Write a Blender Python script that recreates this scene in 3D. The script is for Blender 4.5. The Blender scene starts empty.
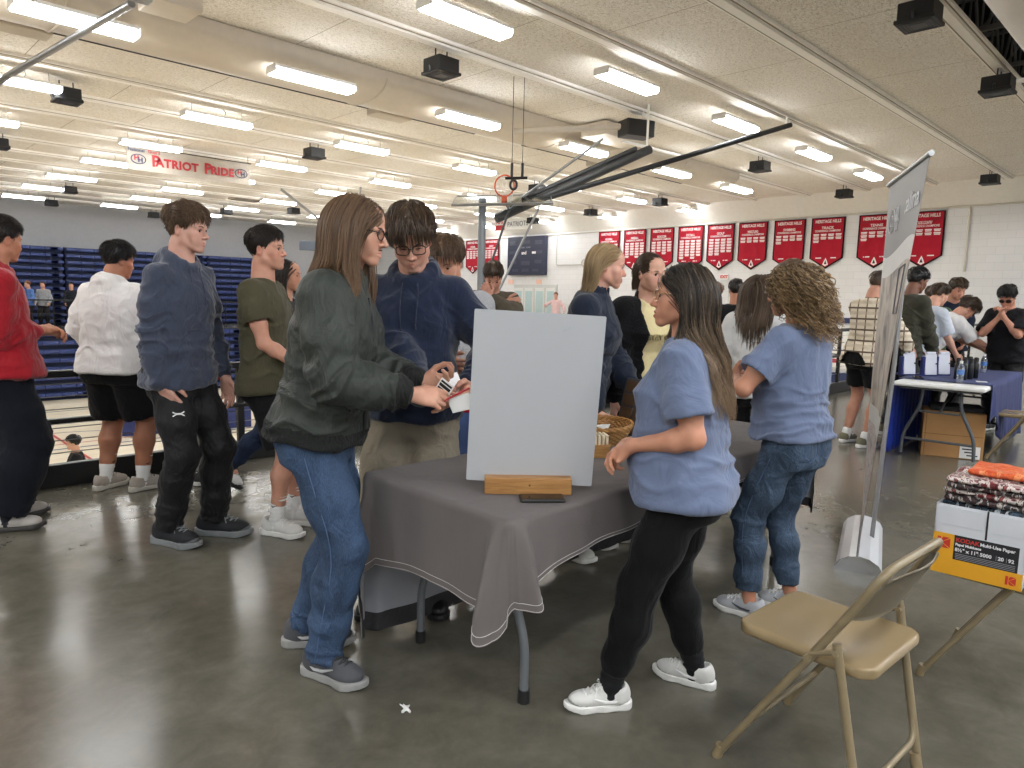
import bpy, bmesh, math, random, os
import numpy as np
from mathutils import Vector, Matrix, Euler

random.seed(7)
RNG = np.random.RandomState(11)
COL = bpy.context.scene.collection
PI = math.pi
A = lambda *v: np.array(v, dtype=np.float64)

# ------------------------------------------------------------------ camera frame (world axes = the hall's axes)
CAM_F, CAM_H = 706.0, 1.45
PITCH, ROLL, YAW = math.radians(6.92), math.radians(1.33), math.radians(45.2)
FWD = A(math.cos(YAW), math.sin(YAW), 0)
RGT = A(math.sin(YAW), -math.cos(YAW), 0)


def W(r, d, z=0.0):
    """r metres to the right of the viewpoint, d metres ahead of it, z above the concourse floor"""
    p = RGT * r + FWD * d
    return A(p[0], p[1], z)


# ------------------------------------------------------------------ object helpers
def tag(o, label=None, cat=None, group=None, kind=None):
    if label:
        o['label'] = label
    if cat:
        o['category'] = cat
    if group:
        o['group'] = group
    if kind:
        o['kind'] = kind
    return o


def link(o, parent=None):
    COL.objects.link(o)
    if parent is not None:
        o.parent = parent
    return o


def empty(name, loc=(0, 0, 0), rz=0.0, **kw):
    o = bpy.data.objects.new(name, None)
    o.empty_display_size = 0.1
    o.location = loc
    o.rotation_euler = (0, 0, rz)
    link(o)
    return tag(o, **kw)


def mesh_np(name, V, F, mats=(), parent=None, smooth=True, mi=None, col=None):
    """V (n,3); F list of tuples or (m,4)/(m,3) int array"""
    me = bpy.data.meshes.new(name)
    V = np.asarray(V, dtype=np.float32)
    if isinstance(F, np.ndarray):
        m, k = F.shape
        me.vertices.add(len(V))
        me.vertices.foreach_set('co', V.ravel())
        me.loops.add(m * k)
        me.loops.foreach_set('vertex_index', F.astype(np.int32).ravel())
        me.polygons.add(m)
        me.polygons.foreach_set('loop_start', np.arange(0, m * k, k, dtype=np.int32))
        me.update(calc_edges=True)
    else:
        me.from_pydata([tuple(v) for v in V], [], [tuple(f) for f in F])
    if not isinstance(mats, (list, tuple)):
        mats = (mats,)
    for m_ in mats:
        me.materials.append(m_)
    if mi is not None:
        me.polygons.foreach_set('material_index', np.asarray(mi, dtype=np.int32))
    if smooth:
        me.polygons.foreach_set('use_smooth', np.ones(len(me.polygons), dtype=bool))
    if col is not None:
        ca = me.color_attributes.new('Col', 'FLOAT_COLOR', 'POINT')
        ca.data.foreach_set('color', np.asarray(col, dtype=np.float32).ravel())
    me.update()
    o = bpy.data.objects.new(name, me)
    return link(o, parent)


class MB:
    """collects simple solids into one mesh"""

    def __init__(self):
        self.v, self.f, self.mi, self.sm = [], [], [], []

    def add(self, V, F, mi=0, sm=False):
        b = len(self.v)
        self.v += [tuple(float(c) for c in p) for p in V]
        for f in F:
            self.f.append(tuple(b + i for i in f))
            self.mi.append(mi)
            self.sm.append(sm)
        return self

    def box(self, c, s, R=None, mi=0, bev=0.0):
        """bevelled box: centre c, full size s, optional 3x3 rotation"""
        hx, hy, hz = [q / 2 for q in s]
        b = min(bev, hx * .95, hy * .95, hz * .95)
        if b <= 0:
            V = [(x, y, z) for x in (-hx, hx) for y in (-hy, hy) for z in (-hz, hz)]
            F = [(0, 1, 3, 2), (4, 6, 7, 5), (0, 4, 5, 1), (2, 3, 7, 6), (0, 2, 6, 4), (1, 5, 7, 3)]
        else:
            bm = bmesh.new()
            bmesh.ops.create_cube(bm, size=1)
            for v in bm.verts:
                v.co = Vector((v.co.x * 2 * hx, v.co.y * 2 * hy, v.co.z * 2 * hz))
            bmesh.ops.bevel(bm, geom=bm.edges[:], offset=b, segments=2, affect='EDGES', profile=.5)
            bm.verts.index_update()
            V = [tuple(v.co) for v in bm.verts]
            F = [tuple(v.index for v in f.verts) for f in bm.faces]
            bm.free()
        V = np.array(V)
        if R is not None:
            V = V @ np.array(R).T
        return self.add(V + np.array(c), F, mi)

    def tube(self, pts, r, n=10, mi=0, caps=True, closed=False, flat=None):
        """round (or flattened) tube along pts; r scalar or list"""
        P = np.array(pts, dtype=float)
        m = len(P)
        rr = np.full(m, r) if np.isscalar(r) else np.array(r, dtype=float)
        T = np.gradient(P, axis=0) if not closed else (np.roll(P, -1, 0) - np.roll(P, 1, 0))
        T /= np.linalg.norm(T, axis=1)[:, None] + 1e-12
        up = A(0, 0, 1) if abs(T[0][2]) < .9 else A(1, 0, 0)
        N = np.cross(T[0], up)
        N /= np.linalg.norm(N)
        V = []
        for i in range(m):
            N = N - T[i] * (N @ T[i])
            N /= np.linalg.norm(N)
            B = np.cross(T[i], N)
            for k in range(n):
                a = 2 * PI * k / n
                fx = 1.0 if flat is None else flat
                V.append(P[i] + rr[i] * (N * math.cos(a) + B * math.sin(a) * fx))
        F = []
        for i in range(m if closed else m - 1):
            j = (i + 1) % m
            for k in range(n):
                l = (k + 1) % n
                F.append((i * n + k, i * n + l, j * n + l, j * n + k))
        if caps and not closed:
            F.append(tuple(range(n - 1, -1, -1)))
            F.append(tuple((m - 1) * n + k for k in range(n)))
        return self.add(V, F, mi, True)

    def cyl(self, a, b, r, r2=None, n=20, mi=0):
        return self.tube([a, b], [r, r if r2 is None else r2], n, mi)

    def lathe(self, prof, c=(0, 0, 0), n=24, mi=0):
        V, F = [], []
        for (r, z) in prof:
            for k in range(n):
                a = 2 * PI * k / n
                V.append((c[0] + r * math.cos(a), c[1] + r * math.sin(a), c[2] + z))
        for i in range(len(prof) - 1):
            for k in range(n):
                l = (k + 1) % n
                F.append((i * n + k, i * n + l, (i + 1) * n + l, (i + 1) * n + k))
        F.append(tuple(range(n - 1, -1, -1)))
        F.append(tuple((len(prof) - 1) * n + k for k in range(n)))
        return self.add(V, F, mi, True)

    def prism(self, poly, o, ex, ey, ez, depth, mi=0):
        """polygon poly (2-D) in plane o+ex*u+ey*v extruded along ez by depth"""
        o, ex, ey, ez = A(*o), A(*ex), A(*ey), A(*ez)
        n = len(poly)
        V = [o + ex * u + ey * v for u, v in poly] + [o + ex * u + ey * v + ez * depth for u, v in poly]
        F = [tuple(range(n - 1, -1, -1)), tuple(range(n, 2 * n))]
        for i in range(n):
            j = (i + 1) % n
            F.append((i, j, n + j, n + i))
        return self.add(V, F, mi)

    def build(self, name, mats, parent=None, auto=True):
        if not isinstance(mats, (list, tuple)):
            mats = [mats]
        me = bpy.data.meshes.new(name)
        me.from_pydata(self.v, [], self.f)
        for m in mats:
            me.materials.append(m)
        me.polygons.foreach_set('material_index', self.mi)
        me.polygons.foreach_set('use_smooth', self.sm)
        bm = bmesh.new()
        bm.from_mesh(me)
        bmesh.ops.recalc_face_normals(bm, faces=bm.faces[:])
        for e in bm.edges:
            if len(e.link_faces) == 2 and e.calc_face_angle(0) > .7:
                e.smooth = False
        bm.to_mesh(me)
        bm.free()
        me.update()
        o = bpy.data.objects.new(name, me)
        return link(o, parent)


def arc(c, r, a0, a1, ex, ey, n=8):
    c, ex, ey = A(*c), A(*ex), A(*ey)
    return [c + ex * (r * math.cos(a0 + (a1 - a0) * i / n)) + ey * (r * math.sin(a0 + (a1 - a0) * i / n)) for i in range(n + 1)]


def rounded(poly, r, n=5):
    """3-D polyline with rounded inner corners"""
    P = [A(*p) for p in poly]
    out = [P[0]]
    for i in range(1, len(P) - 1):
        a, b, c = P[i - 1], P[i], P[i + 1]
        u, w = a - b, c - b
        q = min(r, np.linalg.norm(u) * .49, np.linalg.norm(w) * .49)
        p0, p1 = b + u / np.linalg.norm(u) * q, b + w / np.linalg.norm(w) * q
        for k in range(n + 1):
            t = k / n
            out.append(p0 * (1 - t) ** 2 + b * 2 * t * (1 - t) + p1 * t * t)
    out.append(P[-1])
    return out


def copy_tree(o, parent=None, share=True):
    c = o.copy()
    COL.objects.link(c)
    if parent is not None:
        c.parent = parent
    for ch in list(o.children):
        copy_tree(ch, c)
    return c


def text_obj(name, body, size, mat, M, parent=None, ext=.001, off=0.0, align='CENTER', spacing=1.0, sx=1.0, shear=0.0):
    cu = bpy.data.curves.new(name, 'FONT')
    cu.body = body
    cu.size = size
    cu.extrude = ext
    cu.offset = off
    cu.align_x = align
    cu.align_y = 'CENTER'
    cu.space_character = spacing
    cu.shear = shear
    cu.resolution_u = 3
    cu.materials.append(mat)
    tmp = bpy.data.objects.new(name, cu)
    COL.objects.link(tmp)
    dg = bpy.context.evaluated_depsgraph_get()
    me = bpy.data.meshes.new_from_object(tmp.evaluated_get(dg))
    bpy.data.objects.remove(tmp)
    bpy.data.curves.remove(cu)
    me.name = name
    o = bpy.data.objects.new(name, me)
    o.matrix_world = Matrix(M) @ Matrix.Diagonal((sx, 1, 1, 1))
    return link(o, parent)


def frame4(o, ex, ey, ez):
    M = np.eye(4)
    M[:3, 0], M[:3, 1], M[:3, 2], M[:3, 3] = ex, ey, ez, o
    return Matrix(M.tolist())


# ------------------------------------------------------------------ materials
_M = {}


def srgb(r, g=None, b=None):
    if g is None:
        h = r.lstrip('#')
        r, g, b = [int(h[i:i + 2], 16) for i in (0, 2, 4)]
    out = []
    for c in (r, g, b):
        c /= 255.0
        out.append(c / 12.92 if c <= .04045 else ((c + .055) / 1.055) ** 2.4)
    return tuple(out) + (1.0,)


class NT:
    def __init__(self, name):
        self.m = bpy.data.materials.new(name)
        self.m.use_nodes = True
        self.t = self.m.node_tree
        self.b = self.t.nodes['Principled BSDF']

    def n(self, typ, **kw):
        nd = self.t.nodes.new(typ)
        for k, v in kw.items():
            if k in nd.inputs:
                nd.inputs[k].default_value = v
            else:
                setattr(nd, k, v)
        return nd

    def l(self, a, b):
        self.t.links.new(a, b)

    def set(self, **kw):
        for k, v in kw.items():
            self.b.inputs[k.replace('_', ' ')].default_value = v
        return self

    def coord(self, out='Object', scale=(1, 1, 1), rot=(0, 0, 0), loc=(0, 0, 0)):
        tc = self.n('ShaderNodeTexCoord')
        mp = self.n('ShaderNodeMapping')
        mp.inputs['Scale'].default_value = scale
        mp.inputs['Rotation'].default_value = rot
        mp.inputs['Location'].default_value = loc
        self.l(tc.outputs[out], mp.inputs['Vector'])
        return mp.outputs['Vector']

    def noise(self, vec, scale=5, detail=4, rough=.5, dist=0):
        nd = self.n('ShaderNodeTexNoise')
        nd.inputs['Scale'].default_value = scale
        nd.inputs['Detail'].default_value = detail
        nd.inputs['Roughness'].default_value = rough
        nd.inputs['Distortion'].default_value = dist
        self.l(vec, nd.inputs['Vector'])
        return nd.outputs['Fac']

    def ramp(self, fac, stops):
        nd = self.n('ShaderNodeValToRGB')
        e = nd.color_ramp.elements
        while len(e) < len(stops):
            e.new(.5)
        for i, (p, c) in enumerate(stops):
            e[i].position = p
            e[i].color = c if len(c) == 4 else tuple(c) + (1,)
        self.l(fac, nd.inputs['Fac'])
        return nd.outputs['Color']

    def mix(self, fac, a, b, mode='MIX'):
        nd = self.n('ShaderNodeMix', data_type='RGBA', blend_type=mode)
        for s, v in ((nd.inputs[0], fac), (nd.inputs[6], a), (nd.inputs[7], b)):
            if hasattr(v, 'default_value') or hasattr(v, 'links'):
                self.l(v, s)
            else:
                s.default_value = v
        return nd.outputs[2]

    def bump(self, h, strength=.3, dist=.01):
        nd = self.n('ShaderNodeBump')
        nd.inputs['Strength'].default_value = strength
        nd.inputs['Distance'].default_value = dist
        self.l(h, nd.inputs['Height'])
        self.l(nd.outputs['Normal'], self.b.inputs['Normal'])

    def base(self, c):
        if hasattr(c, 'links'):
            self.l(c, self.b.inputs['Base Color'])
        else:
            self.b.inputs['Base Color'].default_value = c
        return self


def plain(name, c, rough=.5, metal=0.0, spec=None, var=0.0, scale=8, bump=0.0):
    key = ('plain', name)
    if key in _M:
        return _M[key]
    t = NT(name)
    t.set(Roughness=rough, Metallic=metal)
    if spec is not None:
        t.b.inputs['Specular IOR Level'].default_value = spec
    c = srgb(c) if isinstance(c, str) else c
    v = t.coord()
    f = t.noise(v, scale, 5, .6)
    k = max(var, .04)
    t.base(t.ramp(f, [(.25, tuple(q * (1 - k) for q in c[:3])), (.75, tuple(min(1, q * (1 + k)) for q in c[:3]))]))
    if bump:
        t.bump(t.noise(v, scale * 4, 3), bump, .004)
    _M[key] = t.m
    return t.m


def fabric(name, c, rough=.85, weave=420, var=.10, wr=.25, sheen=.06, wscale=7, spec=.2, heather=0.0):
    key = ('fabric', name)
    if key in _M:
        return _M[key]
    t = NT(name)
    t.set(Roughness=rough)
    t.b.inputs['Specular IOR Level'].default_value = spec
    t.b.inputs['Sheen Weight'].default_value = sheen
    t.b.inputs['Sheen Roughness'].default_value = .5
    c = srgb(c) if isinstance(c, str) else c
    v = t.coord()
    f = t.noise(v, 4, 5, .6)
    base = t.ramp(f, [(.3, tuple(q * (1 - var) for q in c[:3])), (.7, tuple(min(1, q * (1 + var)) for q in c[:3]))])
    if heather:
        g = t.noise(t.coord(scale=(260, 260, 90)), 1, 2)
        base = t.mix(heather, base, t.ramp(g, [(.35, tuple(q * .55 for q in c[:3])), (.65, tuple(min(1, q * 1.5) for q in c[:3]))]))
    t.base(base)
    w1 = t.noise(t.coord(scale=(1, 1, .55)), wscale * 1.3, 4, .5, .9)
    w2 = t.noise(v, weave, 1)
    mm = t.n('ShaderNodeMath', operation='MULTIPLY_ADD')
    t.l(w2, mm.inputs[0])
    mm.inputs[1].default_value = .02
    t.l(w1, mm.inputs[2])
    t.bump(mm.outputs[0], min(1, wr * 1.7), .05)
    _M[key] = t.m
    return t.m


def denim(name, c, fade):
    key = ('denim', name)
    if key in _M:
        return _M[key]
    t = NT(name)
    t.set(Roughness=.8)
    t.b.inputs['Specular IOR Level'].default_value = .25
    v = t.coord()
    c, fade = srgb(c), srgb(fade)
    a = t.noise(t.coord(scale=(1, 1, .35)), 7, 5, .65, .4)
    f = t.noise(t.coord(scale=(500, 500, 60)), 1, 2)
    base = t.ramp(a, [(.32, c), (.72, fade)])
    base = t.mix(.25, base, t.ramp(f, [(.35, tuple(q * .4 for q in c[:3])), (.65, tuple(min(1, q * 1.6) for q in fade[:3]))]))
    t.base(base)
    w1 = t.noise(t.coord(scale=(1, 1, .8)), 11, 4, .55, .8)
    mm = t.n('ShaderNodeMath', operation='MULTIPLY_ADD')
    t.l(f, mm.inputs[0])
    mm.inputs[1].default_value = .015
    t.l(w1, mm.inputs[2])
    t.bump(mm.outputs[0], .6, .045)
    _M[key] = t.m
    return t.m


def emis(name, c, s):
    key = ('emis', name)
    if key in _M:
        return _M[key]
    t = NT(name)
    t.set(Roughness=.4)
    t.b.inputs['Base Color'].default_value = (.9, .9, .9, 1)
    t.b.inputs['Emission Color'].default_value = c
    t.b.inputs['Emission Strength'].default_value = s
    _M[key] = t.m
    return t.m


def skin(name, c):
    key = ('skin', name)
    if key in _M:
        return _M[key]
    t = NT(name)
    c = srgb(c)
    t.set(Roughness=.48)
    t.b.inputs['Specular IOR Level'].default_value = .35
    at = t.n('ShaderNodeAttribute', attribute_name='Col')
    v = t.coord()
    f = t.noise(v, 22, 4, .6)
    tone = t.ramp(f, [(.3, (c[0] * .93, c[1] * .88, c[2] * .87)), (.7, (min(1, c[0] * 1.05), c[1] * 1.03, c[2] * 1.02))])
    t.base(t.mix(1.0, tone, at.outputs['Color'], 'MULTIPLY'))
    t.b.inputs['Subsurface Weight'].default_value = .12
    t.b.inputs['Subsurface Radius'].default_value = (.012, .005, .003)
    t.b.inputs['Subsurface Scale'].default_value = .6
    t.bump(t.noise(v, 160, 2), .08, .002)
    _M[key] = t.m
    return t.m


def hairmat(name, c, c2):
    key = ('hair', name)
    if key in _M:
        return _M[key]
    t = NT(name)
    c, c2 = srgb(c), srgb(c2)
    t.set(Roughness=.42)
    t.b.inputs['Specular IOR Level'].default_value = .45
    t.b.inputs['Anisotropic'].default_value = .4
    at = t.n('ShaderNodeAttribute', attribute_name='Col')
    t.base(t.mix(at.outputs['Fac'], c, c2))
    _M[key] = t.m
    return t.m


# ------------------------------------------------------------------ noise + signed-distance sculpting
_LAT = np.random.RandomState(5).rand(32, 32, 32).astype(np.float32)


def vnoise(P):
    """smooth value noise in [-1,1], P (...,3)"""
    P = np.asarray(P, dtype=np.float64)
    i = np.floor(P).astype(np.int64)
    f = P - i
    f = f * f * (3 - 2 * f)
    x0, y0, z0 = i[..., 0] & 31, i[..., 1] & 31, i[..., 2] & 31
    x1, y1, z1 = (x0 + 1) & 31, (y0 + 1) & 31, (z0 + 1) & 31
    fx, fy, fz = f[..., 0], f[..., 1], f[..., 2]
    L = _LAT
    a = L[x0, y0, z0] * (1 - fx) + L[x1, y0, z0] * fx
    b = L[x0, y1, z0] * (1 - fx) + L[x1, y1, z0] * fx
    c = L[x0, y0, z1] * (1 - fx) + L[x1, y0, z1] * fx
    d = L[x0, y1, z1] * (1 - fx) + L[x1, y1, z1] * fx
    a = a * (1 - fy) + b * fy
    c = c * (1 - fy) + d * fy
    return (a * (1 - fz) + c * fz) * 2 - 1


def unit(v):
    v = np.asarray(v, dtype=float)
    return v / (np.linalg.norm(v) + 1e-12)


def axis_pts(lo, hi, h, fine):
    xs = [lo]
    while xs[-1] < hi:
        x = xs[-1]
        s = h
        for a, b, hf in fine:
            if a - h < x < b:
                s = min(s, hf)
        xs.append(x + s)
    return np.array(xs)


class Vox:
    def __init__(self, lo, hi, h, fine=()):
        self.ax = [axis_pts(lo[i], hi[i], h, [(f[0][i], f[1][i], f[2]) for f in fine]) for i in range(3)]
        self.F = np.full([len(a) for a in self.ax], .3, dtype=np.float32)
        self.h = h

    def _apply(self, lo, hi, fn, k, op):
        pad = k + .02
        s = []
        for i in range(3):
            a = max(0, int(np.searchsorted(self.ax[i], lo[i] - pad)) - 1)
            b = min(len(self.ax[i]), int(np.searchsorted(self.ax[i], hi[i] + pad)) + 1)
            if b - a < 1:
                return self
            s.append(slice(a, b))
        X = self.ax[0][s[0]][:, None, None]
        Y = self.ax[1][s[1]][None, :, None]
        Z = self.ax[2][s[2]][None, None, :]
        d = fn(X, Y, Z)
        a = self.F[s[0], s[1], s[2]]
        if op == 's':
            d = -d
            h = np.clip(.5 - .5 * (a - d) / k, 0, 1) if k > 0 else (d > a)
            r = a * (1 - h) + d * h + (k * h * (1 - h) if k > 0 else 0)
        else:
            if k > 0:
                h = np.clip(.5 + .5 * (a - d) / k, 0, 1)
                r = a * (1 - h) + d * h - k * h * (1 - h)
            else:
                r = np.minimum(a, d)
        self.F[s[0], s[1], s[2]] = r
        return self

    def cone(self, a, b, ra, rb, k=.01, op='u'):
        a, b = np.asarray(a, float), np.asarray(b, float)
        m = max(ra, rb)
        ab = b - a
        L2 = ab @ ab + 1e-12

        def fn(X, Y, Z):
            px, py, pz = X - a[0], Y - a[1], Z - a[2]
            t = np.clip((px * ab[0] + py * ab[1] + pz * ab[2]) / L2, 0, 1)
            return np.sqrt((px - ab[0] * t) ** 2 + (py - ab[1] * t) ** 2 + (pz - ab[2] * t) ** 2) - (ra + (rb - ra) * t)
        return self._apply(np.minimum(a, b) - m, np.maximum(a, b) + m, fn, k, op)

    def chain(self, pts, rs, k=.01, op='u'):
        for i in range(len(pts) - 1):
            self.cone(pts[i], pts[i + 1], rs[i], rs[i + 1], k, op)
        return self

    def ell(self, c, r, k=.01, R=None, op='u'):
        c, r = np.asarray(c, float), np.asarray(r, float)
        if R is None:
            R = np.eye(3)
        e = np.sqrt(((R * r[None, :]) ** 2).sum(1))

        def fn(X, Y, Z):
            px, py, pz = X - c[0], Y - c[1], Z - c[2]
            q = [(px * R[0, i] + py * R[1, i] + pz * R[2, i]) for i in range(3)]
            k0 = np.sqrt(sum((q[i] / r[i]) ** 2 for i in range(3))) + 1e-9
            k1 = np.sqrt(sum((q[i] / r[i] ** 2) ** 2 for i in range(3))) + 1e-9
            return k0 * (k0 - 1) / k1
        return self._apply(c - e, c + e, fn, k, op)

    def box(self, c, s, rad=.01, k=.01, R=None, op='u'):
        c, s = np.asarray(c, float), np.asarray(s, float) / 2
        if R is None:
            R = np.eye(3)
        e = (np.abs(R) * s[None, :]).sum(1)

        def fn(X, Y, Z):
            px, py, pz = X - c[0], Y - c[1], Z - c[2]
            q = [np.abs(px * R[0, i] + py * R[1, i] + pz * R[2, i]) - s[i] + rad for i in range(3)]
            o = np.sqrt(sum(np.maximum(v, 0) ** 2 for v in q))
            return o + np.minimum(np.maximum(np.maximum(q[0], q[1]), q[2]), 0) - rad
        return self._apply(c - e, c + e, fn, k, op)

    def loft(self, p0, p1, rv, prof, k=.02, p=2.5, bend=None, op='u', edge=.012):
        """elliptic sections along p0->p1; rv = sideways axis; prof rows (t, half width, half depth, forward offset)"""
        p0, p1 = np.asarray(p0, float), np.asarray(p1, float)
        L = np.linalg.norm(p1 - p0)
        w = (p1 - p0) / L
        u = unit(rv - w * (np.asarray(rv) @ w))
        f = np.cross(w, u)
        prof = np.array(prof, float)
        t0, t1 = prof[0, 0] * L, prof[-1, 0] * L
        m = max(prof[:, 1].max(), prof[:, 2].max() + np.abs(prof[:, 3]).max())
        a, b = p0 + w * t0, p0 + w * t1

        def fn(X, Y, Z):
            px, py, pz = X - p0[0], Y - p0[1], Z - p0[2]
            s = px * w[0] + py * w[1] + pz * w[2]
            q = px * u[0] + py * u[1] + pz * u[2]
            g = px * f[0] + py * f[1] + pz * f[2]
            tt = s / L
            aa = np.interp(tt, prof[:, 0], prof[:, 1])
            bb = np.interp(tt, prof[:, 0], prof[:, 2])
            oo = np.interp(tt, prof[:, 0], prof[:, 3])
            g = g - oo
            n = (np.abs(q / aa) ** p + np.abs(g / bb) ** p) ** (1 / p)
            rr = np.sqrt(q * q + g * g) + 1e-6
            d = rr * (1 - 1 / np.maximum(n, 1e-3))
            d = np.maximum(d, -np.minimum(aa, bb))
            e = np.maximum(t0 - s, s - t1)
            hh = np.clip(.5 - .5 * (d - e) / edge, 0, 1)
            return d * (1 - hh) + e * hh + edge * hh * (1 - hh)
        return self._apply(np.minimum(a, b) - m, np.maximum(a, b) + m, fn, k, op)

    def cut(self, c, n, k=0.004):
        """keep the side the normal n points away from"""
        c, n = np.asarray(c, float), unit(n)
        X, Y, Z = self.ax[0][:, None, None], self.ax[1][None, :, None], self.ax[2][None, None, :]
        d = (X - c[0]) * n[0] + (Y - c[1]) * n[1] + (Z - c[2]) * n[2]
        self.F = np.maximum(self.F, d.astype(np.float32))
        return self

    def mesh(self):
        return surface_nets(self.F, self.ax)


def surface_nets(F, ax):
    nx, ny, nz = F.shape
    S = F < 0
    any_ = np.zeros((nx - 1, ny - 1, nz - 1), bool)
    all_ = np.ones((nx - 1, ny - 1, nz - 1), bool)
    for i in (0, 1):
        for j in (0, 1):
            for k in (0, 1):
                q = S[i:nx - 1 + i, j:ny - 1 + j, k:nz - 1 + k]
                any_ |= q
                all_ &= q
    act = any_ & ~all_
    I = np.argwhere(act)
    if len(I) == 0:
        return np.zeros((0, 3)), np.zeros((0, 4), int)
    idx = np.full(act.shape, -1, np.int32)
    idx[act] = np.arange(len(I))
    cs = np.array([(i, j, k) for i in (0, 1) for j in (0, 1) for k in (0, 1)])
    vals = np.stack([F[I[:, 0] + c[0], I[:, 1] + c[1], I[:, 2] + c[2]] for c in cs], 1)
    acc = np.zeros((len(I), 3))
    cnt = np.zeros(len(I))
    for a in range(8):
        for b in range(a + 1, 8):
            if np.abs(cs[a] - cs[b]).sum() != 1:
                continue
            va, vb = vals[:, a], vals[:, b]
            m = (va < 0) != (vb < 0)
            t = np.where(m, va / np.where(m, va - vb, 1), 0)
            p = cs[a][None, :] + t[:, None] * (cs[b] - cs[a])[None, :]
            acc += p * m[:, None]
            cnt += m
    loc = acc / cnt[:, None]
    V = np.empty((len(I), 3))
    for i in range(3):
        A0 = ax[i][I[:, i]]
        V[:, i] = A0 + loc[:, i] * (ax[i][I[:, i] + 1] - A0)
    Q = []
    for d in range(3):
        e1, e2 = (d + 1) % 3, (d + 2) % 3
        sl0 = [slice(None)] * 3
        sl1 = [slice(None)] * 3
        sl0[d] = slice(0, -1)
        sl1[d] = slice(1, None)
        s0, s1 = S[tuple(sl0)], S[tuple(sl1)]
        E = np.argwhere(s0 != s1)
        E = E[(E[:, e1] > 0) & (E[:, e2] > 0) & (E[:, e1] < F.shape[e1] - 1) & (E[:, e2] < F.shape[e2] - 1)]
        if len(E) == 0:
            continue
        flip = ~s0[E[:, 0], E[:, 1], E[:, 2]]

        def at(o1, o2):
            G = E.copy()
            G[:, e1] -= o1
            G[:, e2] -= o2
            return idx[G[:, 0], G[:, 1], G[:, 2]]
        q = np.stack([at(1, 1), at(0, 1), at(0, 0), at(1, 0)], 1)
        q[flip] = q[flip][:, ::-1]
        Q.append(q)
    Q = np.concatenate(Q)
    return V, Q[(Q >= 0).all(1)]


def vnormals(V, Q):
    n = np.cross(V[Q[:, 2]] - V[Q[:, 0]], V[Q[:, 3]] - V[Q[:, 1]])
    N = np.zeros_like(V)
    for k in range(4):
        np.add.at(N, Q[:, k], n)
    return N / (np.linalg.norm(N, axis=1)[:, None] + 1e-12)


def relax(V, Q, it=1, lam=.5):
    for _ in range(it):
        acc = np.zeros_like(V)
        cnt = np.zeros(len(V))
        for k in range(4):
            a, b = Q[:, k], Q[:, (k + 1) % 4]
            np.add.at(acc, a, V[b])
            np.add.at(acc, b, V[a])
            np.add.at(cnt, a, 1)
            np.add.at(cnt, b, 1)
        V = V + lam * (acc / np.maximum(cnt, 1)[:, None] - V)
    return V


def strand_tubes(P, rad, n=3, flat=1.0):
    """P (N,m,3) strands -> one mesh of tapered tubes; rad (m,) or (N,m)"""
    N, m, _ = P.shape
    T = np.gradient(P, axis=1)
    T /= np.linalg.norm(T, axis=2)[..., None] + 1e-12
    ref = np.zeros_like(T)
    ref[..., 0] = .37
    ref[..., 1] = .91
    ref[..., 2] = .19
    B = np.cross(T, ref)
    B /= np.linalg.norm(B, axis=2)[..., None] + 1e-12
    C = np.cross(T, B)
    rad = np.broadcast_to(rad, (N, m))[..., None]
    rings = [P + rad * (B * math.cos(2 * PI * k / n) + C * math.sin(2 * PI * k / n) * flat) for k in range(n)]
    V = np.stack(rings, 2).reshape(-1, 3)
    b = (np.arange(N)[:, None, None] * m + np.arange(m - 1)[None, :, None]) * n
    k = np.arange(n)[None, None, :]
    k2 = (k + 1) % n
    Q = np.stack([b + k, b + k2, b + n + k2, b + n + k], -1).reshape(-1, 4)
    return V, Q
# ================================================================== THE HALL
COURT_Z = -2.4
CEIL_Z = 4.75
EDGE_Y = 6.05
X0, X1, Y0, Y1 = -9.0, 22.0, -6.0, 32.8


def mat_concrete():
    t = NT('polished_concrete')
    v = t.coord()
    a = t.noise(v, .9, 6, .62, .5)
    b = t.noise(v, 6, 6, .7, .3)
    m = t.mix(.5, t.ramp(a, [(.25, srgb('#4a473d')), (.5, srgb('#615d52')), (.75, srgb('#757166'))]), t.ramp(b, [(.25, srgb('#47443b')), (.5, srgb('#625f54')), (.8, srgb('#7b776b'))]))
    w = t.noise(v, 2.3, 8, .75, 2.5)
    m = t.mix(t.ramp(w, [(.62, (0, 0, 0)), (.74, (.16, .16, .16))]), m, srgb('#8f8b7d'))
    t.base(m)
    r = t.n('ShaderNodeMapRange')
    t.l(b, r.inputs[0])
    r.inputs['To Min'].default_value = .13
    r.inputs['To Max'].default_value = .30
    t.l(r.outputs[0], t.b.inputs['Roughness'])
    t.b.inputs['Specular IOR Level'].default_value = .55
    t.bump(t.noise(v, 3.0, 3), .06, .02)
    return t.m


def mat_court():
    t = NT('maple_court')
    br = t.n('ShaderNodeTexBrick')
    t.l(t.coord(scale=(1, 1, 1)), br.inputs['Vector'])
    br.inputs['Scale'].default_value = 1.0
    br.inputs['Brick Width'].default_value = 1.4
    br.inputs['Row Height'].default_value = .12
    br.inputs['Mortar Size'].default_value = .002
    br.inputs['Color1'].default_value = srgb('#eee4d0')
    br.inputs['Color2'].default_value = srgb('#e6dac1')
    br.inputs['Mortar'].default_value = srgb('#b8a280')
    t.base(br.outputs['Color'])
    t.set(Roughness=.3)
    return t.m


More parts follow.
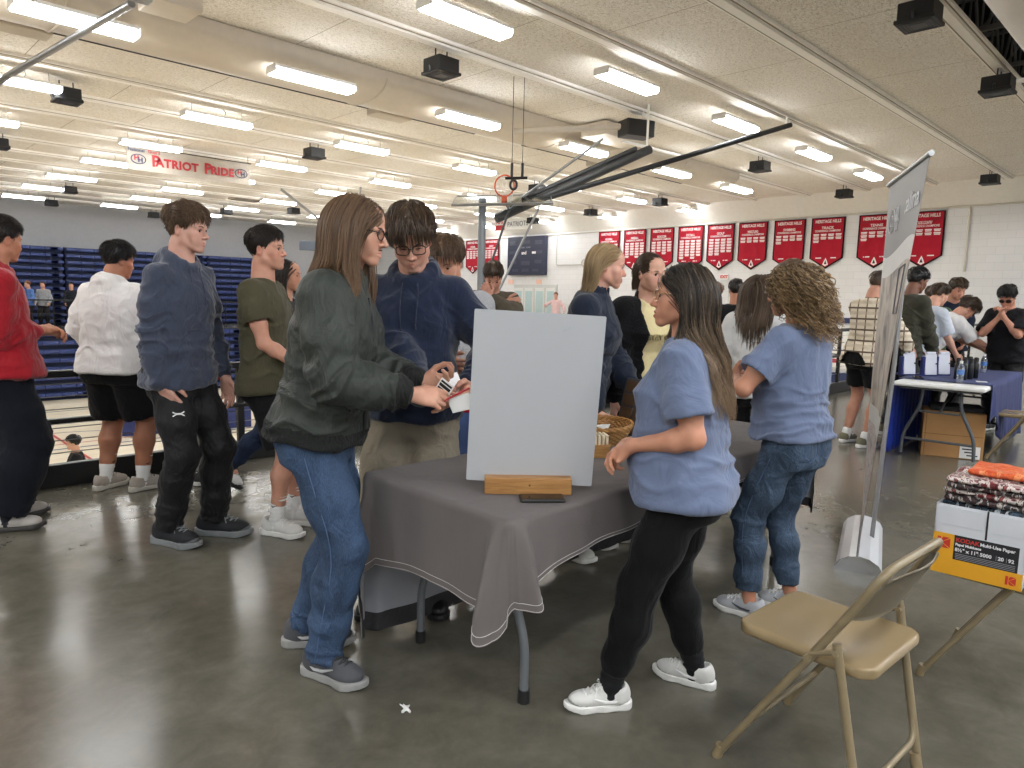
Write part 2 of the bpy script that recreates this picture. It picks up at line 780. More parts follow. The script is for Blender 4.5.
def mat_tectum():
    t = NT('wood_fibre_ceiling_board')
    v = t.coord()
    f = t.noise(t.coord(scale=(1, 1.8, 1)), 24, 5, .85, 1.2)
    g = t.noise(v, .8, 3)
    c = t.ramp(f, [(.36, srgb('#a39a8c')), (.48, srgb('#ebe5da')), (.60, srgb('#fdfbf6'))])
    c = t.mix(t.ramp(g, [(.35, (0, 0, 0)), (.7, (.35, .35, .35))]), c, srgb('#dbd3c6'))
    br = t.n('ShaderNodeTexBrick')
    t.l(t.coord(loc=(0, -2.55, 0)), br.inputs['Vector'])
    br.offset = .37
    br.inputs['Scale'].default_value = 1.0
    br.inputs['Brick Width'].default_value = 2.43
    br.inputs['Row Height'].default_value = 1.68
    br.inputs['Mortar Size'].default_value = .006
    br.inputs['Mortar Smooth'].default_value = .3
    t.base(t.mix(br.outputs['Fac'], c, srgb('#9c8f7b')))
    t.set(Roughness=.95)
    t.bump(f, .6, .012)
    return t.m


def mat_block(name, c1, c2, mort):
    t = NT(name)
    br = t.n('ShaderNodeTexBrick')
    tc = t.n('ShaderNodeTexCoord')
    sp = t.n('ShaderNodeSeparateXYZ')
    cb = t.n('ShaderNodeCombineXYZ')
    ad = t.n('ShaderNodeMath', operation='ADD')
    t.l(tc.outputs['Object'], sp.inputs[0])
    t.l(sp.outputs[0], ad.inputs[0])
    t.l(sp.outputs[1], ad.inputs[1])
    t.l(ad.outputs[0], cb.inputs[0])
    t.l(sp.outputs[2], cb.inputs[1])
    t.l(cb.outputs[0], br.inputs['Vector'])
    br.inputs['Scale'].default_value = 1.0
    br.inputs['Brick Width'].default_value = .41
    br.inputs['Row Height'].default_value = .205
    br.inputs['Mortar Size'].default_value = .005
    br.inputs['Mortar Smooth'].default_value = .4
    br.inputs['Color1'].default_value = srgb(c1)
    br.inputs['Color2'].default_value = srgb(c2)
    br.inputs['Mortar'].default_value = srgb(mort)
    t.base(br.outputs['Color'])
    t.set(Roughness=.6)
    t.bump(br.outputs['Fac'], -.25, .008)
    return t.m


def slab(name, lo, hi, m, kind='structure', **kw):
    b = MB()
    b.box([(lo[i] + hi[i]) / 2 for i in range(3)], [hi[i] - lo[i] for i in range(3)])
    o = b.build(name, m)
    return tag(o, kind=kind, **kw)


M_FLOOR, M_COURT, M_TECT = mat_concrete(), mat_court(), mat_tectum()
M_BLOCK = mat_block('white_painted_block', '#e6e6e7', '#e2e2e3', '#d3d3d4')
M_GREYWALL = plain('grey_wall_paint', '#a9aaad', .7)
M_BULK = plain('cream_bulkhead', '#ebe8e1', .8, bump=.03)
M_TEE = plain('cream_steel_tee', '#faf7f1', .6)
M_TEELINE = plain('tee_painted_shade', '#9a8f7e', .8)  # darker strips paint shadow lines along each tee
M_BLACK = plain('black_paint', '#131314', .35)
M_BLACKMATT = plain('black_matt', '#17181b', .6)
M_WHITE = plain('white_enamel', '#f0f0ee', .35)
M_DARKDECK = plain('dark_roof_deck', '#38383a', .9)
M_DUCT = plain('beige_duct_metal', '#cdc3b4', .5)
M_WDUCT = plain('white_duct', '#dcd8d0', .5)
M_TRUSS = plain('grey_truss_steel', '#8c8a86', .6)
M_STEEL = plain('grey_steel', '#9a9b9c', .35, .8)
M_CHROME = plain('chrome', '#d5d7da', .12, 1.0)

# floors
slab('floor', (X0, Y0, -.35), (X1, 4.65, 0), M_FLOOR)
slab('floor', (X0, 4.65, -.35), (9.5, EDGE_Y, 0), M_FLOOR)
slab('floor', (X0, 4.4, COURT_Z - .2), (X1, Y1, COURT_Z), M_COURT)
slab('floor', (X0, 28.6, -.35), (X1, Y1, 0), M_FLOOR)
# walls
slab('wall_right', (X1, Y0, COURT_Z), (X1 + .3, Y1, 6.4), M_BLOCK)
slab('wall_left', (X0, Y1, COURT_Z), (X1, Y1 + .3, 5.2), M_GREYWALL)
slab('wall_back', (X0, Y0 - .3, -.35), (X1, Y0, 6.4), M_BLOCK)
slab('wall_front', (X0 - .3, Y0, COURT_Z), (X0, Y1, 6.4), M_BLOCK)
slab('wall_under_concourse', (X0, EDGE_Y - .2, COURT_Z), (9.5, EDGE_Y - .02, -.35), M_BLOCK)
slab('wall_under_walkway', (9.5, 4.45, COURT_Z), (X1, 4.62, -.35), M_BLOCK)
# ceilings: wood fibre board over the hall, dark open deck above the near side
slab('ceiling', (X0, 2.62, CEIL_Z), (X1, Y1, CEIL_Z + .15), M_TECT)
slab('ceiling', (X0, Y0, 6.1), (X1, 7.0, 6.25), M_DARKDECK)
slab('wall_above_ceiling', (X0, 7.0, CEIL_Z + .15), (X1, 7.1, 6.25), M_DARKDECK)
# bulkhead over the right wall (shallow cream soffit)
b = MB()
b.prism([(0, 0), (-.55, .62), (-.55, .75), (0, .75)], (X1, 2.62, 4.15), (1, 0, 0), (0, 0, 1), (0, 1, 0), Y1 - 2.62)
tag(b.build('trim_2', M_BULK), kind='structure')
# steel tees that carry the boards, running away from the viewer to the right
for k in range(18):
    y = 2.55 + 1.68 * k
    b = MB()
    wd = .26 if k else .22
    b.box(((X0 + X1) / 2, y, CEIL_Z - .02), (X1 - X0, wd, .04))
    b.box(((X0 + X1) / 2, y, CEIL_Z - .05), (X1 - X0, wd * .45, .03))
    b.box(((X0 + X1) / 2, y - wd * .36, CEIL_Z - .041), (X1 - X0, .012, .012), mi=1)
    b.box(((X0 + X1) / 2, y + wd * .36, CEIL_Z - .041), (X1 - X0, .012, .012), mi=1)
    tag(b.build('trim_%d' % (k + 3), [M_TEE, M_TEELINE]), kind='structure')

# conduits on the right wall
b = MB()
b.tube([(X1 - .04, 3.2, 4.15), (X1 - .04, 5.12, 4.15), (X1 - .03, 18, 4.09), (X1 - .03, 31, 4.05)], .022)
tag(b.build('trim_30', plain('conduit_cream', '#cfc9bd', .5)), kind='structure')
b = MB()
b.tube(rounded([(X1 - .035, 5.6, 4.15), (X1 - .035, 5.1, 4.15), (X1 - .035, 5.1, 2.43)], .12), .03)
tag(b.build('conduit_pipe', plain('conduit_cream', '#cfc9bd', .5)), 'cream conduit dropping down the white block wall beyond the last red pennant', 'pipe')
b = MB()
b.tube(rounded([(X1 - .03, 19.7, 4.05), (X1 - .03, 19.7, 2.85), (X1 - .03, 18.35, 2.85)], .1), .02)
b.tube([A(X1 - .04, 18.2, 2.9) + A(0, math.cos(a), math.sin(a)) * .14 for a in np.linspace(0, 2 * PI, 17)], .02)
tag(b.build('wall_cable', plain('conduit_grey', '#b9b7b2', .5)), 'pale cable looped on the white wall beside the dark scoreboard', 'cable')

# ------------------------------------------------------------------ big duct along the hall
b = MB()
n = 18
prof = [(9.72 + .62 * math.cos(a), 4.64 + .25 * math.sin(a)) for a in np.linspace(PI, 2 * PI, n)]
prof = [(9.1, 4.74)] + prof + [(10.34, 4.74)]
b.prism([(y, z) for y, z in prof], (X0, 0, 0), (0, 1, 0), (0, 0, 1), (1, 0, 0), 26.0)
du = b.build('air_duct', M_DUCT)
for p in du.data.polygons:
    p.use_smooth = len(p.vertices) == 4
tag(du, 'long beige round bellied air duct running under the board ceiling', 'duct')
for xx in np.arange(-6, 16.5, 4.1):
    b = MB()
    b.tube([A(xx, 9.72 + .628 * math.cos(a), 4.64 + .253 * math.sin(a)) for a in np.linspace(PI, 2 * PI, 20)], .014, 6)
    b.build('seam_band', M_DUCT, du)
for xa, xb in ((.5, 9.3), (10.6, 13.2), (13.4, 16.6)):
    b = MB()
    b.box(((xa + xb) / 2, 10.47, 4.62), (xb - xa, .2, .12))
    b.build('slot_diffuser', plain('dark_slot', '#2a241d', .8), du)
for xa, xb in ((6.9, 7.6), (1.1, 2.3), (12.7, 13.6)):
    b = MB()
    b.box(((xa + xb) / 2, 10.42, 4.52), (xb - xa, .34, .14), bev=.02)
    b.build('branch_box', M_DUCT, du)
# beige boxed duct branch above the hoop motor and one at the top left corner
b = MB()
b.box((2.98, 8.35, 4.58), (.5, .5, .3), bev=.01)
tag(b.build('duct_box', M_DUCT), 'small beige boxed duct stub before the long round duct, near the steel pole', 'duct')
b = MB()
b.box((11.2, 8.65, 4.6), (1.3, .6, .24), bev=.01)
tag(b.build('duct_box', M_DUCT), 'beige boxed duct stub above the lifted basketball mast', 'duct')
# white duct above the near side, top right corner
b = MB()
b.tube([(3.0, 1.36, 4.74), (21.5, 1.36, 4.74)], .70, 36)
wd = b.build('supply_duct', M_WDUCT)
tag(wd, 'fat white round duct hung beside the dark roof trusses', 'duct')
b = MB()
b.box((10.9, 1.95, 4.2), (.75, .3, .04), bev=.006)
for q in range(6):
    b.box((10.65 + .1 * q, 1.95, 4.19), (.05, .22, .05), mi=1)
b.build('grille', [M_WHITE, plain('grille_dark', '#6c6c6a', .6)], wd)
b = MB()
b.box((10.9, 1.75, 4.35), (.55, .2, .3))
b.build('collar', M_WDUCT, wd)


def truss(y, label, x_a=2, x_b=21.8):
    e = empty('roof_truss', (x_a, y, 4.86), label=label, cat='truss', group='open web trusses under the dark deck')
    for z, nm in ((4.9, 'bottom_chord'), (6.0, 'top_chord')):
        b = MB()
        b.box(((x_b - x_a) / 2, 0, z - 4.86), (x_b - x_a, .09, .07))
        b.build(nm, M_TRUSS, e)
    b = MB()
    x = 0
    k = 0
    while x < x_b - x_a - .7:
        z0, z1 = (.04, 1.14) if k % 2 == 0 else (1.14, .04)
        b.cyl((x, 0, z0), (x + .62, 0, z1), .022, n=6)
        b.cyl((x + .62, 0, .04), (x + .62, 0, 1.14), .016, n=6)
        x += .62
        k += 1
    b.build('web_bars', M_TRUSS, e)
    return e


truss(2.85, 'grey web roof truss in the dark roof gap, right above the cream edge beam')
truss(4.6, 'grey web roof truss deep in the dark roof gap behind the first one')
# cross trusses
for i, xx in enumerate((9.0, 10.8, 12.6, 14.4)):
    b = MB()
    y = 6.2
    k = 0
    while y > .9:
        z0, z1 = (5.0, 6.0) if k % 2 == 0 else (6.0, 5.0)
        b.cyl((xx, y, z0), (xx, y - .7, z1), .02, n=6)
        y -= .7
        k += 1
    b.box((xx, 3.5, 4.97), (.06, 5.4, .06))
    b.box((xx, 3.5, 6.03), (.06, 5.4, .06))
    tag(b.build('roof_joist', M_TRUSS), 'slim grey web joist crossing the dark roof gap beside the white duct', 'joist', 'web joists crossing the dark roof gap')

# ------------------------------------------------------------------ fluorescent fixtures
M_TUBE = emis('lit_diffuser', (.965, .982, 1.0, 1), 17.0)
M_TUBE_FILL = emis('added_fill_diffuser', (.965, .982, 1.0, 1), 40.0)  # stronger glow, only for the added fill lights out of view


def make_light():
    e = empty('ceiling_light', (0, 0, 0))
    b = MB()
    b.box((0, 0, .05), (1.22, .25, .05), bev=.012)
    b.box((-.60, 0, .01), (.02, .265, .08), bev=.005)
    b.box((.60, 0, .01), (.02, .265, .08), bev=.005)
    b.build('housing', M_WHITE, e)
    b = MB()
    b.prism([(-.125, .025), (-.128, -.01), (-.10, -.045), (.10, -.045), (.128, -.01), (.125, .025)], (-.59, 0, 0), (0, 1, 0), (0, 0, 1), (1, 0, 0), 1.18)
    b.build('diffuser', M_TUBE, e)
    return e


def add_hanger(e, drop):
    for sx in (-.45, .45):
        b = MB()
        b.cyl((sx, 0, .07), (sx, 0, .07 + drop), .005, n=5)
        b.build('hanger', plain('wire_grey', '#8d857a', .6), e)
    b = MB()
    b.tube([A(.1, 0, .07) + A(.05 * math.sin(s * 3), 0, drop * s) for s in np.linspace(0, 1, 6)], .006, 5)
    b.build('power_cord', plain('wire_grey', '#8d857a', .6), e)


ROWS = [6.34, 9.72, 13.15, 16.53, 19.6, 23.05, 26.1, 29.35]
COLS = [2.42, 5.42, 8.42, 11.58, 14.86, 18.02, 21.3]
ORD = ['first', 'second', 'third', 'fourth', 'fifth', 'sixth', 'seventh', 'eighth', 'ninth', 'tenth', 'eleventh', 'twelfth']
SKIP = {(0, 6)}
first = True
L0 = make_light()
for j, y in enumerate(ROWS):
    for i, x in enumerate(COLS):
        if (i, j) in ((0, 0), (6, 7), (6, 0), (6, 1)):
            continue
        o = L0 if first else copy_tree(L0)
        first = False
        o.location = (x + .05 * math.sin(i * 7 + j * 3), y, 4.50 if j > 0 else 4.53)
        if j == 1:
            o.location = (x * .94, 9.12, 4.335)
            o.rotation_euler = (0, 0, 0)
        n_ = (5 if j < 2 else 6) - i
        tag(o, 'white fluorescent light, %s from the pennant wall in the %s row from the viewer' % (ORD[n_ if j != 7 else n_ - 1], ORD[j]), 'light', 'fluorescent lights over the court')
        if j > 1:
            add_hanger(o, CEIL_Z - .1 - 4.50)
# added fill lights: brighter copies of the fixture, out of view, lifting the near side
FILL_LIGHTS = [(x, y) for x in (-6.2, -3.2, -.2, 2.8, 5.8, 8.8, 11.8, 14.8, 17.8) for y in (-4.2, -1.0)] + [(-.6, 6.34), (-3.6, 6.34), (-.6, 9.72), (-3.6, 9.72), (-.6, 13.15), (-3.6, 2.6), (-6.2, 2.6)]
for x, y in FILL_LIGHTS:
    o = copy_tree(L0)
    for ch in o.children:
        if ch.name.startswith('diffuser'):
            ch.data = ch.data.copy()
            ch.data.materials[0] = M_TUBE_FILL
    o.location = (x, y, 4.5)
    o.rotation_euler = (0, 0, 0)
    tag(o, 'added fill light over the near walkway, outside the picture', 'light', 'added fill lights over the near walkway')


# ------------------------------------------------------------------ black square ceiling units
def make_unit():
    e = empty('ceiling_speaker', (0, 0, 0))
    b = MB()
    b.box((0, 0, .02), (.42, .42, .22), bev=.015)
    b.box((0, 0, -.105), (.47, .47, .05), bev=.012)
    b.build('housing', plain('speaker_black', '#0e0e10', .5), e)
    b = MB()
    for k in range(4):
        s = .36 - .07 * k
        z = -.131 + .003 * k
        for a, c in (((s, .012), (0, s / 2)), ((s, .012), (0, -s / 2)), ((.012, s), (s / 2, 0)), ((.012, s), (-s / 2, 0))):
            b.box((c[0], c[1], z), (a[0], a[1], .012))
    b.box((0, 0, -.128), (.18, .18, .012))
    b.build('louvre', plain('speaker_louvre', '#26282d', .4), e)
    b = MB()
    for sx, sy in ((.235, 0), (-.235, 0)):
        b.cyl((sx, sy, -.1), (sx * 1.12, sy, -.02), .02, n=8)
        b.cyl((sx * .5, sy, .13), (sx * .5, sy, .27), .012, n=6)
    b.build('bracket', M_BLACK, e)
    return e


UN = [(3.13, 13.35, 'beside a hanging light above the white hoodie'), (3.09, 18.88, 'cut by the picture edge above the red hoodie'),
      (6.0, 25.8, 'between two lights high over the upper bleachers'), (6.45, 30.3, 'close to the grey wall above the bleachers'),
      (6.2, 7.72, 'on the tee straight above the navy hoodie'), (8.04, 14.38, 'under a lit fixture above the olive shirt'),
      (15.22, 7.67, 'alone between the lifted mast and the soffit'), (18.72, 12.61, 'above the pennants, nearer the lifted mast'),
      (20.2, 7.7, 'before the soffit above the pennants by the conduit'), (8.44, 2.59, 'largest one, beside the dark roof trusses'),
      (11.73, 2.54, 'second largest, beside the dark roof trusses'), (19.96, 4.29, 'at the wall end of the first tee'),
      (19.56, 16.0, 'between the hoop and the pennants'), (14.57, 13.87, 'just behind the lifted hoop mast'),
      (20.3, 19.5, 'above the dark scoreboard'), (10.2, 31.2, 'small, over the blue upper bleachers'), (11.5, 27.2, 'small, above the head of the tall slate hoodie'),
      (13.0, 24.8, 'small, by the far folded hoop')]
U0 = make_unit()
for i, (x, y, w) in enumerate(UN):
    o = U0 if i == 0 else copy_tree(U0)
    o.location = (x, y, 4.48)
    o.scale = (.82, .82, .82)
    tag(o, 'black square ceiling unit, ' + w, 'speaker', 'black square units on the ceiling')

# ceiling air grilles
for x, y, w in ((11.2, 24.7, 'above the tall slate hoodie'), (17.9, 27.9, 'beside the long brown hair')):
    e = empty('air_grille', (x, y, 4.72), label='grey slatted air grille in the far ceiling ' + w, cat='vent')
    b = MB()
    b.box((0, 0, -.03), (1.1, .7, .06), bev=.01)
    b.build('frame', plain('grille_frame', '#a99d8b', .6), e)
    b = MB()
    for k in range(8):
        b.box((0, -.28 + .08 * k, -.065), (1.0, .03, .02))
    b.build('slats', plain('grille_slat', '#72695c', .6), e)

# ------------------------------------------------------------------ hanging fabric sign
M_RED = fabric('red_banner_cloth', '#ad1d31', .8, wr=.3, wscale=3)
M_REDINK = plain('red_ink', '#b03038', .6)
M_NAVYINK = plain('navy_ink', '#2c3a60', .6)
M_WINK = plain('white_ink', '#f2ecec', .7)
M_BINK = plain('black_ink', '#1c1c20', .6)
e = empty('hanging_banner', (6.55, 17.35, 4.08), label='long pale banner reading PATRIOT PRIDE in red, hung from the ceiling', cat='banner')
b = MB()
N = 24
for s in range(N):
    xa, xb = -1.39 + 2.78 * s / N, -1.39 + 2.78 * (s + 1) / N
    za, zb = [.02 * math.sin(q * 1.8) for q in (xa, xb)]
    b.add([(xa, za, 0), (xb, zb, 0), (xb, zb, .5), (xa, za, .5), (xa, za + .006, 0), (xb, zb + .006, 0), (xb, zb + .006, .5), (xa, za + .006, .5)],
          [(0, 1, 2, 3), (5, 4, 7, 6), (0, 4, 5, 1), (3, 2, 6, 7)])
b.build('cloth', fabric('pale_banner_cloth', '#b9b1a6', .85, wr=.1), e)
b = MB()
b.cyl((-1.42, 0, .51), (1.42, 0, .51), .012, n=8)
for sx in (-1.35, 1.35):
    b.cyl((sx, 0, .5), (sx, 0, .72), .006, n=5)
b.build('rod', M_BLACK, e)


def face(o, ex, ez):
    """text frame lying in plane ex/up with normal toward -ez..."""
    return frame4(o, ex, np.cross(ez, ex), ez)


EXB, EZB = A(1, 0, 0), A(0, -1, 0)
for body, x, sz in (('P', -.80, .34), ('ATRIOT', -.33, .25), ('P', .36, .34), ('RIDE', .70, .25)):
    text_obj('lettering', body, sz, M_REDINK, frame4((x, -.028, .23 if sz > .3 else .215), (1, 0, 0), (0, 0, 1), (0, -1, 0)), e, .002, .011, spacing=1.08, sx=1.0)
for x in (-1.16, 1.16):
    b = MB()
    b.tube([A(x + .15 * math.cos(a), -.03, .24 + .1 * math.sin(a)) for a in np.linspace(0, 2 * PI, 25)], .009, 6)
    b.build('oval_emblem', M_NAVYINK, e)
    text_obj('emblem_letters', 'H', .14, M_REDINK, frame4((x - .04, -.03, .26), (1, 0, 0), (0, 0, 1), (0, -1, 0)), e, .002, .006)
    text_obj('emblem_letters', 'H', .14, M_NAVYINK, frame4((x + .04, -.032, .22), (1, 0, 0), (0, 0, 1), (0, -1, 0)), e, .002, .006)
text_obj('small_lettering', 'National', .1, M_NAVYINK, frame4((-1.2, -.03, .43), (1, 0, 0), (0, 0, 1), (0, -1, 0)), e, .001, .002)
text_obj('small_lettering', 'Guard', .1, M_REDINK, frame4((-.83, -.03, .43), (1, 0, 0), (0, 0, 1), (0, -1, 0)), e, .001, .002)

# ------------------------------------------------------------------ red championship pennants on the right wall
M_TRIM = fabric('pennant_black_edge', '#241417', .8)
SPORTS = ['FOOTBALL', 'VOLLEYBALL', 'SOCCER', 'GOLF', 'SOFTBALL', 'BASEBALL', 'WRESTLING', 'SWIMMING', 'TRACK', 'TENNIS', 'CROSS COUNTRY', 'BASKETBALL', 'CHEER', 'DANCE']
EX, EZ = A(0, -1, 0), A(-1, 0, 0)      # reading direction along the wall, face toward the hall


def pennant(y, z0, rows, sport, label, grid):
    w, h, tip = 1.0, 1.53, .32
    e = empty('pennant_banner', (X1 - .05, y, z0), label=label, cat='banner', group='red championship pennants on the white wall')
    out = [(-w / 2, 0), (w / 2, 0), (w / 2, -(h - tip)), (0, -h), (-w / 2, -(h - tip))]
    b = MB()
    b.prism(out, (0, 0, 0), (0, -1, 0), (0, 0, 1), (-1, 0, 0), .012)
    b.build('edging', M_TRIM, e)
    k = .045
    inn = [(-w / 2 + k, -k * .7), (w / 2 - k, -k * .7), (w / 2 - k, -(h - tip) + k * .3), (0, -h + k * 1.2), (-w / 2 + k, -(h - tip) + k * .3)]
    # gently waved red field
    nx, nz = 14, 16
    V, F = [], []
    for a in range(nx + 1):
        u = -w / 2 + k + (w - 2 * k) * a / nx
        bot = -(h - tip) + k * .3 - (tip - k) * (1 - abs(u) / (w / 2 - k))
        for c in range(nz + 1):
            v = -k * .7 + (bot + k * .7) * c / nz
            s = .006 * (1 + math.sin(u * 14 + y * 5)) * min(1, -v) + .002
            V.append((-.013 - s, -u, v))
    for a in range(nx):
        for c in range(nz):
            i = a * (nz + 1) + c
            F.append((i, i + 1, i + nz + 2, i + nz + 1))
    mesh_np('red_field', V, F, M_RED, e)

    def fr(u, v, d=-.026):
        return frame4((d, -u, v), EX, (0, 0, 1), EZ)
    text_obj('heading', 'HERITAGE HILLS', .125, M_WINK, fr(0, -.12), e, .002, .003, sx=.83)
    text_obj('heading', sport, .11, M_WINK, fr(0, -.31), e, .002, .002, sx=min(1, 5.5 / len(sport)))
    text_obj('heading', 'CONFERENCE CHAMPIONS' if rows < 6 else 'SECTIONAL CHAMPIONS', .085, M_WINK, fr(0, -.40), e, .002, .001, sx=.72)
    b = MB()
    for (u0, v0, s) in ((-.28, -.22, 1), (.28, -.22, -1)):
        pts = [(u0 - .12, v0 - .03), (u0 - .02, v0 + .035), (u0 + .03, v0 - .005), (u0 + .12, v0 + .03), (u0 + .1, v0 - .03), (u0, v0 - .015)]
        b.prism(pts, (-.024, 0, 0), (0, -1, 0), (0, 0, 1), (-1, 0, 0), .003)
    b.build('flourish', plain('pennant_dark_red', '#8c1626', .7), e)
    b = MB()
    for c in range(4):
        for r in range(grid[c]):
            u, v = -.33 + .22 * c, -.5 - .095 * r
            b.box((-.025, -u, v), (.003, .17, .032))
            b.box((-.025, -u, v - .038), (.003, .15, .026))
    b.build('year_blocks', M_WINK, e)
    b = MB()
    z = -h + .23
    b.prism([(-.085, z - .1), (0, z - .15), (.085, z - .1), (.05, z), (0, z + .1), (-.05, z)], (-.025, 0, 0), (0, -1, 0), (0, 0, 1), (-1, 0, 0), .003)
    b.prism([(-.04, z - .09), (.04, z - .09), (0, z + .03)], (-.029, 0, 0), (0, -1, 0), (0, 0, 1), (-1, 0, 0), .003, mi=1)
    for s in (-1, 1):
        b.box((-.025, s * .22, z + .1), (.003, .17, .03))
    b.build('crest', [M_WINK, plain('crest_dark', '#4a1a22', .7)], e)
    return e


gr = [(2, 2, 2, 2), (3, 2, 2, 2), (3, 2, 2, 2), (3, 2, 2, 2), (2, 2, 2, 2), (6, 6, 5, 5), (7, 6, 7, 6), (5, 4, 5, 4), (6, 5, 6, 5), (4, 4, 4, 4), (5, 4, 4, 4), (3, 3, 3, 3)]
SP = ['CROSS COUNTRY', 'TENNIS', 'TRACK', 'SWIMMING', 'WRESTLING', 'GOLF', 'SOFTBALL', 'SOCCER', 'BASEBALL', 'VOLLEYBALL', 'FOOTBALL', 'DANCE']
YS = [6.15, 7.38, 8.76, 9.94, 11.15, 12.3, 13.45, 14.62, 15.8, 17.0]
for i, y in enumerate(YS):
    pennant(y, 4.08, 3, SP[i], 'red pennant banner with black edge, %s from the drop conduit along the white wall' % ORD[i], gr[i])
for i, y in enumerate((23.6, 24.85, 26.1, 27.3)):
    pennant(y, 4.06, 3, ['GOLF', 'CHEER', 'TENNIS', 'SOCCER'][i], 'red pennant banner beyond the dark scoreboard, %s from it' % ORD[i], (4, 4, 4, 3))

# scoreboard
e = empty('scoreboard', (X1 - .02, 21.3, 2.45), label='dark navy scoreboard on the far white wall, switched off', cat='scoreboard')
b = MB()
b.box((-.1, 0, .81), (.2, 2.2, 1.62), bev=.02)
b.build('case', plain('scoreboard_navy', '#2b2f45', .5), e)
b = MB()
for (u, v, w, h) in ((-.75, 1.35, .4, .16), (.75, 1.35, .4, .16), (0, 1.38, .5, .12), (-.75, .95, .45, .12), (.75, .95, .45, .12), (-.75, .55, .4, .14), (.75, .55, .4, .14), (0, .5, .5, .16), (0, .2, .4, .12), (-.6, .2, .35, .1), (.6, .2, .35, .1)):
    b.box((-.205, -u, v), (.012, w, h), bev=.004)
b.build('digit_window', plain('scoreboard_window', '#3f4354', .3), e)
text_obj('lettering', 'and', .2, M_WINK, frame4((-.215, -.02 + .1, .93), EX, (0, 0, 1), EZ), e, .002, .006)
text_obj('lettering', 'HOME   GUEST', .09, plain('score_dim_ink', '#8f93a8', .6), frame4((-.215, 0, 1.15), EX, (0, 0, 1), EZ), e, .002, 0)
b = MB()
b.box((-.21, -.5, .93), (.012, .22, .09))
b.build('name_plate', M_WINK, e)

# cola sign with team name over the scoreboard, hung from the soffit
e = empty('hanging_sign', (20.6, 20.9, 4.22), label='white hanging sign reading PEPSI and PATRIOTS above the scoreboard', cat='sign')
b = MB()
b.box((0, 0, .22), (.06, 2.1, .44), bev=.01)
b.build('panel', M_WHITE, e)
b = MB()
b.box((-.034, .74, .12), (.012, .55, .2))
b.build('red_block', plain('sign_red', '#c8202f', .5), e)
text_obj('lettering', 'PEPSI', .2, plain('sign_red', '#c8202f', .5), frame4((-.036, .75, .34), EX, (0, 0, 1), EZ), e, .002, .006, sx=.9)
text_obj('lettering', 'PATRIOTS', .27, plain('sign_grey_ink', '#6d7488', .5), frame4((-.036, -.3, .22), EX, (0, 0, 1), EZ), e, .002, .002, sx=.98)
b = MB()
for s in (-.9, .9):
    b.cyl((0, s, .44), (0, s, .6), .01, n=6)
b.build('hanger', M_BLACK, e)

# exit signs and far doors
e = empty('exit_sign', (X1 - .02, 12.08, 2.2), label='small white EXIT sign with red letters under the pennants', cat='sign')
b = MB()
b.box((-.03, 0, .13), (.06, .31, .19), bev=.01)
b.build('case', M_WHITE, e)
text_obj('lettering', 'EXIT', .135, plain('sign_red', '#c8202f', .5), frame4((-.064, 0, .13), EX, (0, 0, 1), EZ), e, .002, .006)
for i, y in enumerate((19.0, 20.65, 21.25, 21.85)):
    pass


def door_pair(y, wide, name):
    e = empty(name, (X1 - .01, y, -.02))
    tag(e, kind='structure')
    b = MB()
    b.box((-.03, 0, 1.03), (.06, wide, 2.06), bev=.005)
    b.build('frame', plain('door_frame_grey', '#c9cac8', .5), e)
    n = max(2, int(wide / .62))
    for k in range(n):
        yy = -wide / 2 + (k + .5) * wide / n
        b = MB()
        b.box((-.07, yy, 1.0), (.04, wide / n - .09, 1.86), bev=.01)
        b.build('leaf', plain('door_leaf', '#dddedb', .4), e)
        b = MB()
        b.box((-.094, yy, 1.15), (.02, wide / n - .24, 1.3), bev=.004)
        b.build('pane', plain('door_glass', ['#b9d0d2', '#c9bd97', '#b3c6c8'][k % 3], .12), e)


door_pair(20.85, 2.5, 'door_1')
door_pair(11.25, 1.3, 'door_2')
for y in (22.35, 20.65):
    b = MB()
    b.box((X1 - .03, y, 2.17), (.03, .3, .2), bev=.004)
    tag(b.build('notice_sign', plain('peach_paper', '#f0c9b8', .7)), 'small peach notice on the white wall, %s' % ('under the far end of the scoreboard' if y > 22 else 'above the doors under the scoreboard'), 'sign')

# sponsor panels along the court end wall
b = MB()
b.box((X1 - .06, 10.9, 1.02), (.1, 6.6, .16), bev=.02)
tag(b.build('trim_31', plain('navy_pad', '#2d3a63', .6)), kind='structure')
for i, (y, ink, words_) in enumerate(((7.2, '#b03038', 'Toyota'), (8.5, '#2a2a30', 'SP'), (9.8, '#2c3a60', 'Bank'))):
    e = empty('sponsor_panel', (X1 - .02, y, -.5), label='white sponsor panel low on the far wall, %s from the blue pad end' % ORD[i], cat='sign', group='sponsor panels on the far wall')
    b = MB()
    b.box((-.03, 0, .72), (.04, 1.22, 1.3), bev=.01)
    b.build('panel', M_WHITE, e)
    b = MB()
    for (u, v, w, h, m) in ((.1, 1.15, .6, .1, 0), (-.3, .85, .35, .12, 1), (.15, .62, .7, .04, 1), (.1, .5, .6, .04, 1), (.1, .3, .5, .12, 0)):
        b.box((-.055, -u, v), (.012, w, h), mi=m if i else 0)
    b.build('print', [plain('panel_red', '#c2404a', .6), plain('panel_dark', '#5a5a66', .6)], e)
slab('trim_32', (X1 - .12, 3, -1.3), (X1 - .02, 16, -.55), plain('navy_pad', '#2d3a63', .6))

# ------------------------------------------------------------------ blue bleachers on the far left
M_BLEACH = plain('blue_bleacher_plastic', '#27386f', .35, var=.12, scale=2)
M_BLEACHD = plain('blue_bleacher_gap', '#16213f', .7)


